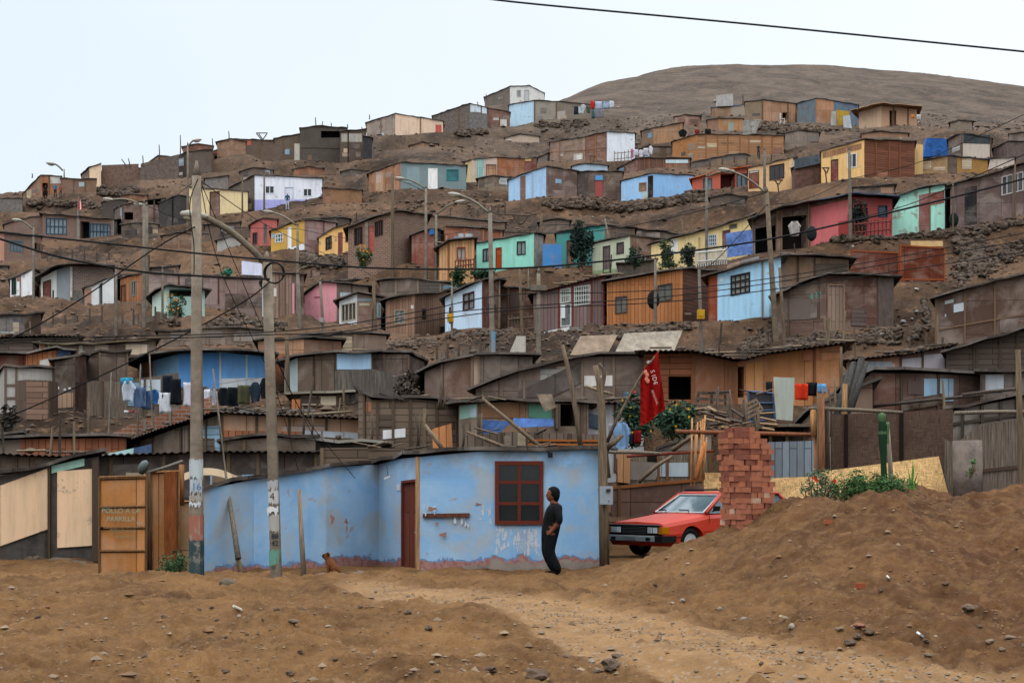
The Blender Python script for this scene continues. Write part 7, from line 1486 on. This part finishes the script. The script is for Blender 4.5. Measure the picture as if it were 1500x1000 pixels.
cabinet('wooden privy closet standing before the whitewashed shack',23,37,72,556,616,46,'5c4638','7a573e')
board('plastic_drum','dark plastic drum by the white porch house','drum',[(518,492),(530,492),(530,478),(518,478)],74,'plain','22282a',.3)
for (x,y,c,l,Y) in ((1397,330,'16201f','black rubber tyre leaning on the corner of the plum house',83),(1189,350,'1c2224','dark bucket on a pole before the pink house',79.5),(957,447,'141414','black round tub hanging on the pole before the orange planks',66)):
    m=MB(); p=W(x,y-8,Y); m.sphere(p,(.28,.14,.42),0,2); tag(m.build('tub' if 'tub' in l else ('tyre' if 'tyre' in l else 'bucket'),mat('plain',c),None,p),l,'tub' if 'tub' in l else ('tyre' if 'tyre' in l else 'bucket'))
# ================================================================ wires
wire('thick black cable sweeping across the whole middle from the left edge',[(-40,334,24),(0,340,24),(160,357,24),(288,371,24),(420,383,24),(560,393,24),(750,393,24),(900,381,24),(1100,355,24),(1240,326,24),(1400,288,24),(1560,246,24)],.016)
wire('thick black cable from the left edge to the second street pole',[(-40,338,24),(0,350,24),(90,377,24),(200,397,24),(288,404,24),(395,409,24)],.018)
wire('single cable crossing the sky at the upper right',[(640,-14,20),(750,3,20),(1100,36,20),(1560,82,20)],.014)
wire('lower pair of cables, upper one, crossing before the middle houses',[(-40,500,24.4),(160,493,24.4),(288,490,24.4),(397,486,24.5),(500,476,25),(620,455,26),(740,432,27),(900,428,28),(1050,418,29),(1250,388,29),(1560,330,29)],.009)
wire('lower pair of cables, lower one, crossing before the middle houses',[(-40,505,24.4),(160,498,24.4),(288,494,24.4),(397,490,24.5),(500,486,25),(640,460,26),(760,449,27),(1000,432,28),(1250,395,29),(1560,342,29)],.009)
wire('thin cable at the height of the brown middle cottage windows',[(397,500,25),(520,487,25),(740,455,26),(1000,440,27),(1240,408,28),(1560,360,28)],.009)
wire('thick guy cable from the left pole top down to the lower left',[(286,332,24.5),(230,362,24.5),(120,437,24.5),(40,484,24.5),(-40,520,24.5)],.012)
wire('cable from the second street pole down to the lower left',[(396,412,24.8),(360,440,24.8),(285,482,24.8),(190,530,24.8),(60,590,25),(-40,632,25.5)],.012)
wire('cable bundle hanging down the left street pole',[(290,262,24.4),(278,300,24.4),(284,360,24.4),(284,404,24.4)],.009)
wire('thin service wire from the left pole top to the grey shacks, steep one',[(292,262,24.6),(325,400,27),(400,560,31),(437,690,32)],.007)
wire('thin service wire from the left pole top to the roof right of the poles',[(292,262,24.6),(350,400,27),(420,560,31),(485,690,32)],.007)
wire('thin service wire from the left pole to the middle houses',[(292,264,24.6),(400,335,40),(520,392,60),(560,410,70)],.009)
wire('thin service wire from the left pole toward the ridge shacks',[(290,262,24.6),(255,290,60),(215,330,90)],.009)
wire('dark cable climbing from the dark tree to the right edge',[(1246,322,78),(1330,300,70),(1420,262,60),(1560,200,50)],.02)
wire('slim cable crossing the upper right reed huts',[(1246,262,78),(1340,240,78),(1420,205,78),(1560,140,78)],.02)
wire('thin cable between middle lamp poles',[(436,335,100),(520,350,95),(640,345,88),(722,330,68)],.016)
wire('thin cable from the middle lamp pole to the grey post',[(722,335,68),(760,340,75),(793,330,84),(902,330,84)],.016)
wire('cable from the middle lamp pole to the wooden lamp pole',[(722,340,68),(860,340,70),(1000,315,66),(1123,282,60)],.018)
wire('cable from the wooden lamp pole to the dark tree pole',[(1123,300,60),(1180,292,66),(1246,262,78)],.018)
wire('cable from blue cottage pole up to the yellow terrace',[(1028,398,60),(1060,370,60),(1123,300,60)],.015)
wire('thin wire over the teal grey house to its lamp pole',[(575,262,84),(600,270,84),(624,282,84)],.015)
wire('thin wire along the upper hillside lamps',[(211,300,86),(300,330,90),(436,335,100)],.02)
wire('guy wire from the second street pole past the banner',[(397,500,25),(440,600,27),(520,700,28.6)],.007)
m=MB(); cc_=W(402,400,24.6)
for k in range(3): m.tube([cc_+Vector((math.cos(a*.4)*(.15+.01*k),-.02*k,math.sin(a*.4)*.17)) for a in range(17)],.012,5)
tag(m.build('cable_coil',mat('plain','1c1c1c'),None,cc_),'coiled spare cable tied to the second street pole','cable coil')

kk=random.Random(77); rs2=[e for e in EDGE if e[0].y>33]; kk.shuffle(rs2); ps=None
for q,D_ in rs2[:110]:
    if ps is None:
        m=MB(); m.rock((0,0,0),(1,.9,.6),kk,0,1); ps=m.build('stone',mat('stone','4a4038'),None,(0,0,0)); o=ps
    else: o=ps.copy(); COL.objects.link(o)
    z_=kk.uniform(.06,.13)*max(1,D_/70); o.scale=(z_*kk.uniform(.8,1.6),z_,z_); o.location=q+Vector((q.x/q.y*.4,.4,.1+z_*.4)); tag(o,'dark stone weighing down the roof edge of a hillside hut','stone','stones holding down the roofs')
kk.shuffle(rs2)
for q,D_ in rs2[:70]:
    m=MB(); a=kk.uniform(-.5,.5); L_=kk.uniform(.5,1.4); c0=q+Vector((0,.3,.14)); up=kk.random()<.35
    d=Vector((math.cos(a),kk.uniform(-.3,.3),kk.uniform(-.08,.12))) if not up else Vector((kk.uniform(-.15,.15),0,1))
    m.tube([c0-d*L_*(.5 if not up else .1),c0+d*L_*(.5 if not up else .7)],.028*max(1,D_/60),4); tag(m.build('stick',mat('wood',kk.choice(('5c4e40','3f352c','7a6a54'))),None,c0),'rough stick left on the roof of a hillside hut','stick','sticks on the hillside roofs')

for (l,x0,x1,y0,y1,h_,D_,mk,c) in (('low reed fence on the terrace below the cream walled hut',280,352,330,326,9,128,'reed','6a5a4c'),('leaning board fence under the teal grey house',590,660,300,296,8,122,'board','5c4a3e'),('low stake fence on the slope right of the teal grey house',690,740,296,292,8,124,'straw','65564a'),('patched fence below the light blue hut with long wall',800,880,318,312,9,112,'board','6b5848'),('reed fence on the slope under the orange red cottage',1010,1080,306,298,9,104,'reed','6c5a48'),('rusty sheet fence under the mustard cottage',400,470,392,388,9,99,'board','64483a'),('board fence at the foot of the red brick house with barred windows',70,160,372,366,9,124,'board','5c4a40'),('reed fence below the grey house with porch at left',60,150,478,474,10,76,'straw','64564a'),('low board fence below the orange plank cottage',180,260,486,482,10,72,'board','5a4a3e'),('grey fence under the dark rust shack, above the roofs',640,720,508,504,10,60,'vplank','6e6052'),('reed fence beside the gully at the right slope',1320,1380,520,512,12,56,'straw','5c4c40'),('pale board strip fence on the upper slope right of the porch hut',1360,1440,204,202,7,140,'board','8a7a6a'),('low mat fence below the long patchwork house',1040,1130,240,238,7,140,'reed','75624e')):
    p0=hat(x0,D_); p1=hat(x1,D_); f=thing('low_fence',l,'fence',p0); w=Wall((p0.x,p0.y,p0.z+h_/F*D_,p0.z-.5),(p1.x,p1.y,p1.z+h_/F*D_,p1.z-.5)); m=MB(); n=10
    for k in range(n):
        u=k/n; v=(k+1)/n; a_=hat(x0+(x1-x0)*u,D_).z; b_=hat(x0+(x1-x0)*v,D_).z; j=kk.uniform(-.15,.15)
        w.slab(m,[u+.004,a_+h_/F*D_+j,a_-.4,v-.004,b_+h_/F*D_+j+kk.uniform(-.08,.08),b_-.4],0,.04)
    m.build('boards',mat(mk,c),f)
    m=MB()
    for k in range(n//2+1): x=x0+(x1-x0)*k*2/n; q=hat(x,D_); m=MB(); m.tube([q-Vector((0,.06,.4)),q+Vector((0,-.06,h_/F*D_+kk.uniform(.1,.6)))],.045*max(1,D_/90),4); m.build('post',mat('wood','54463a'),f)
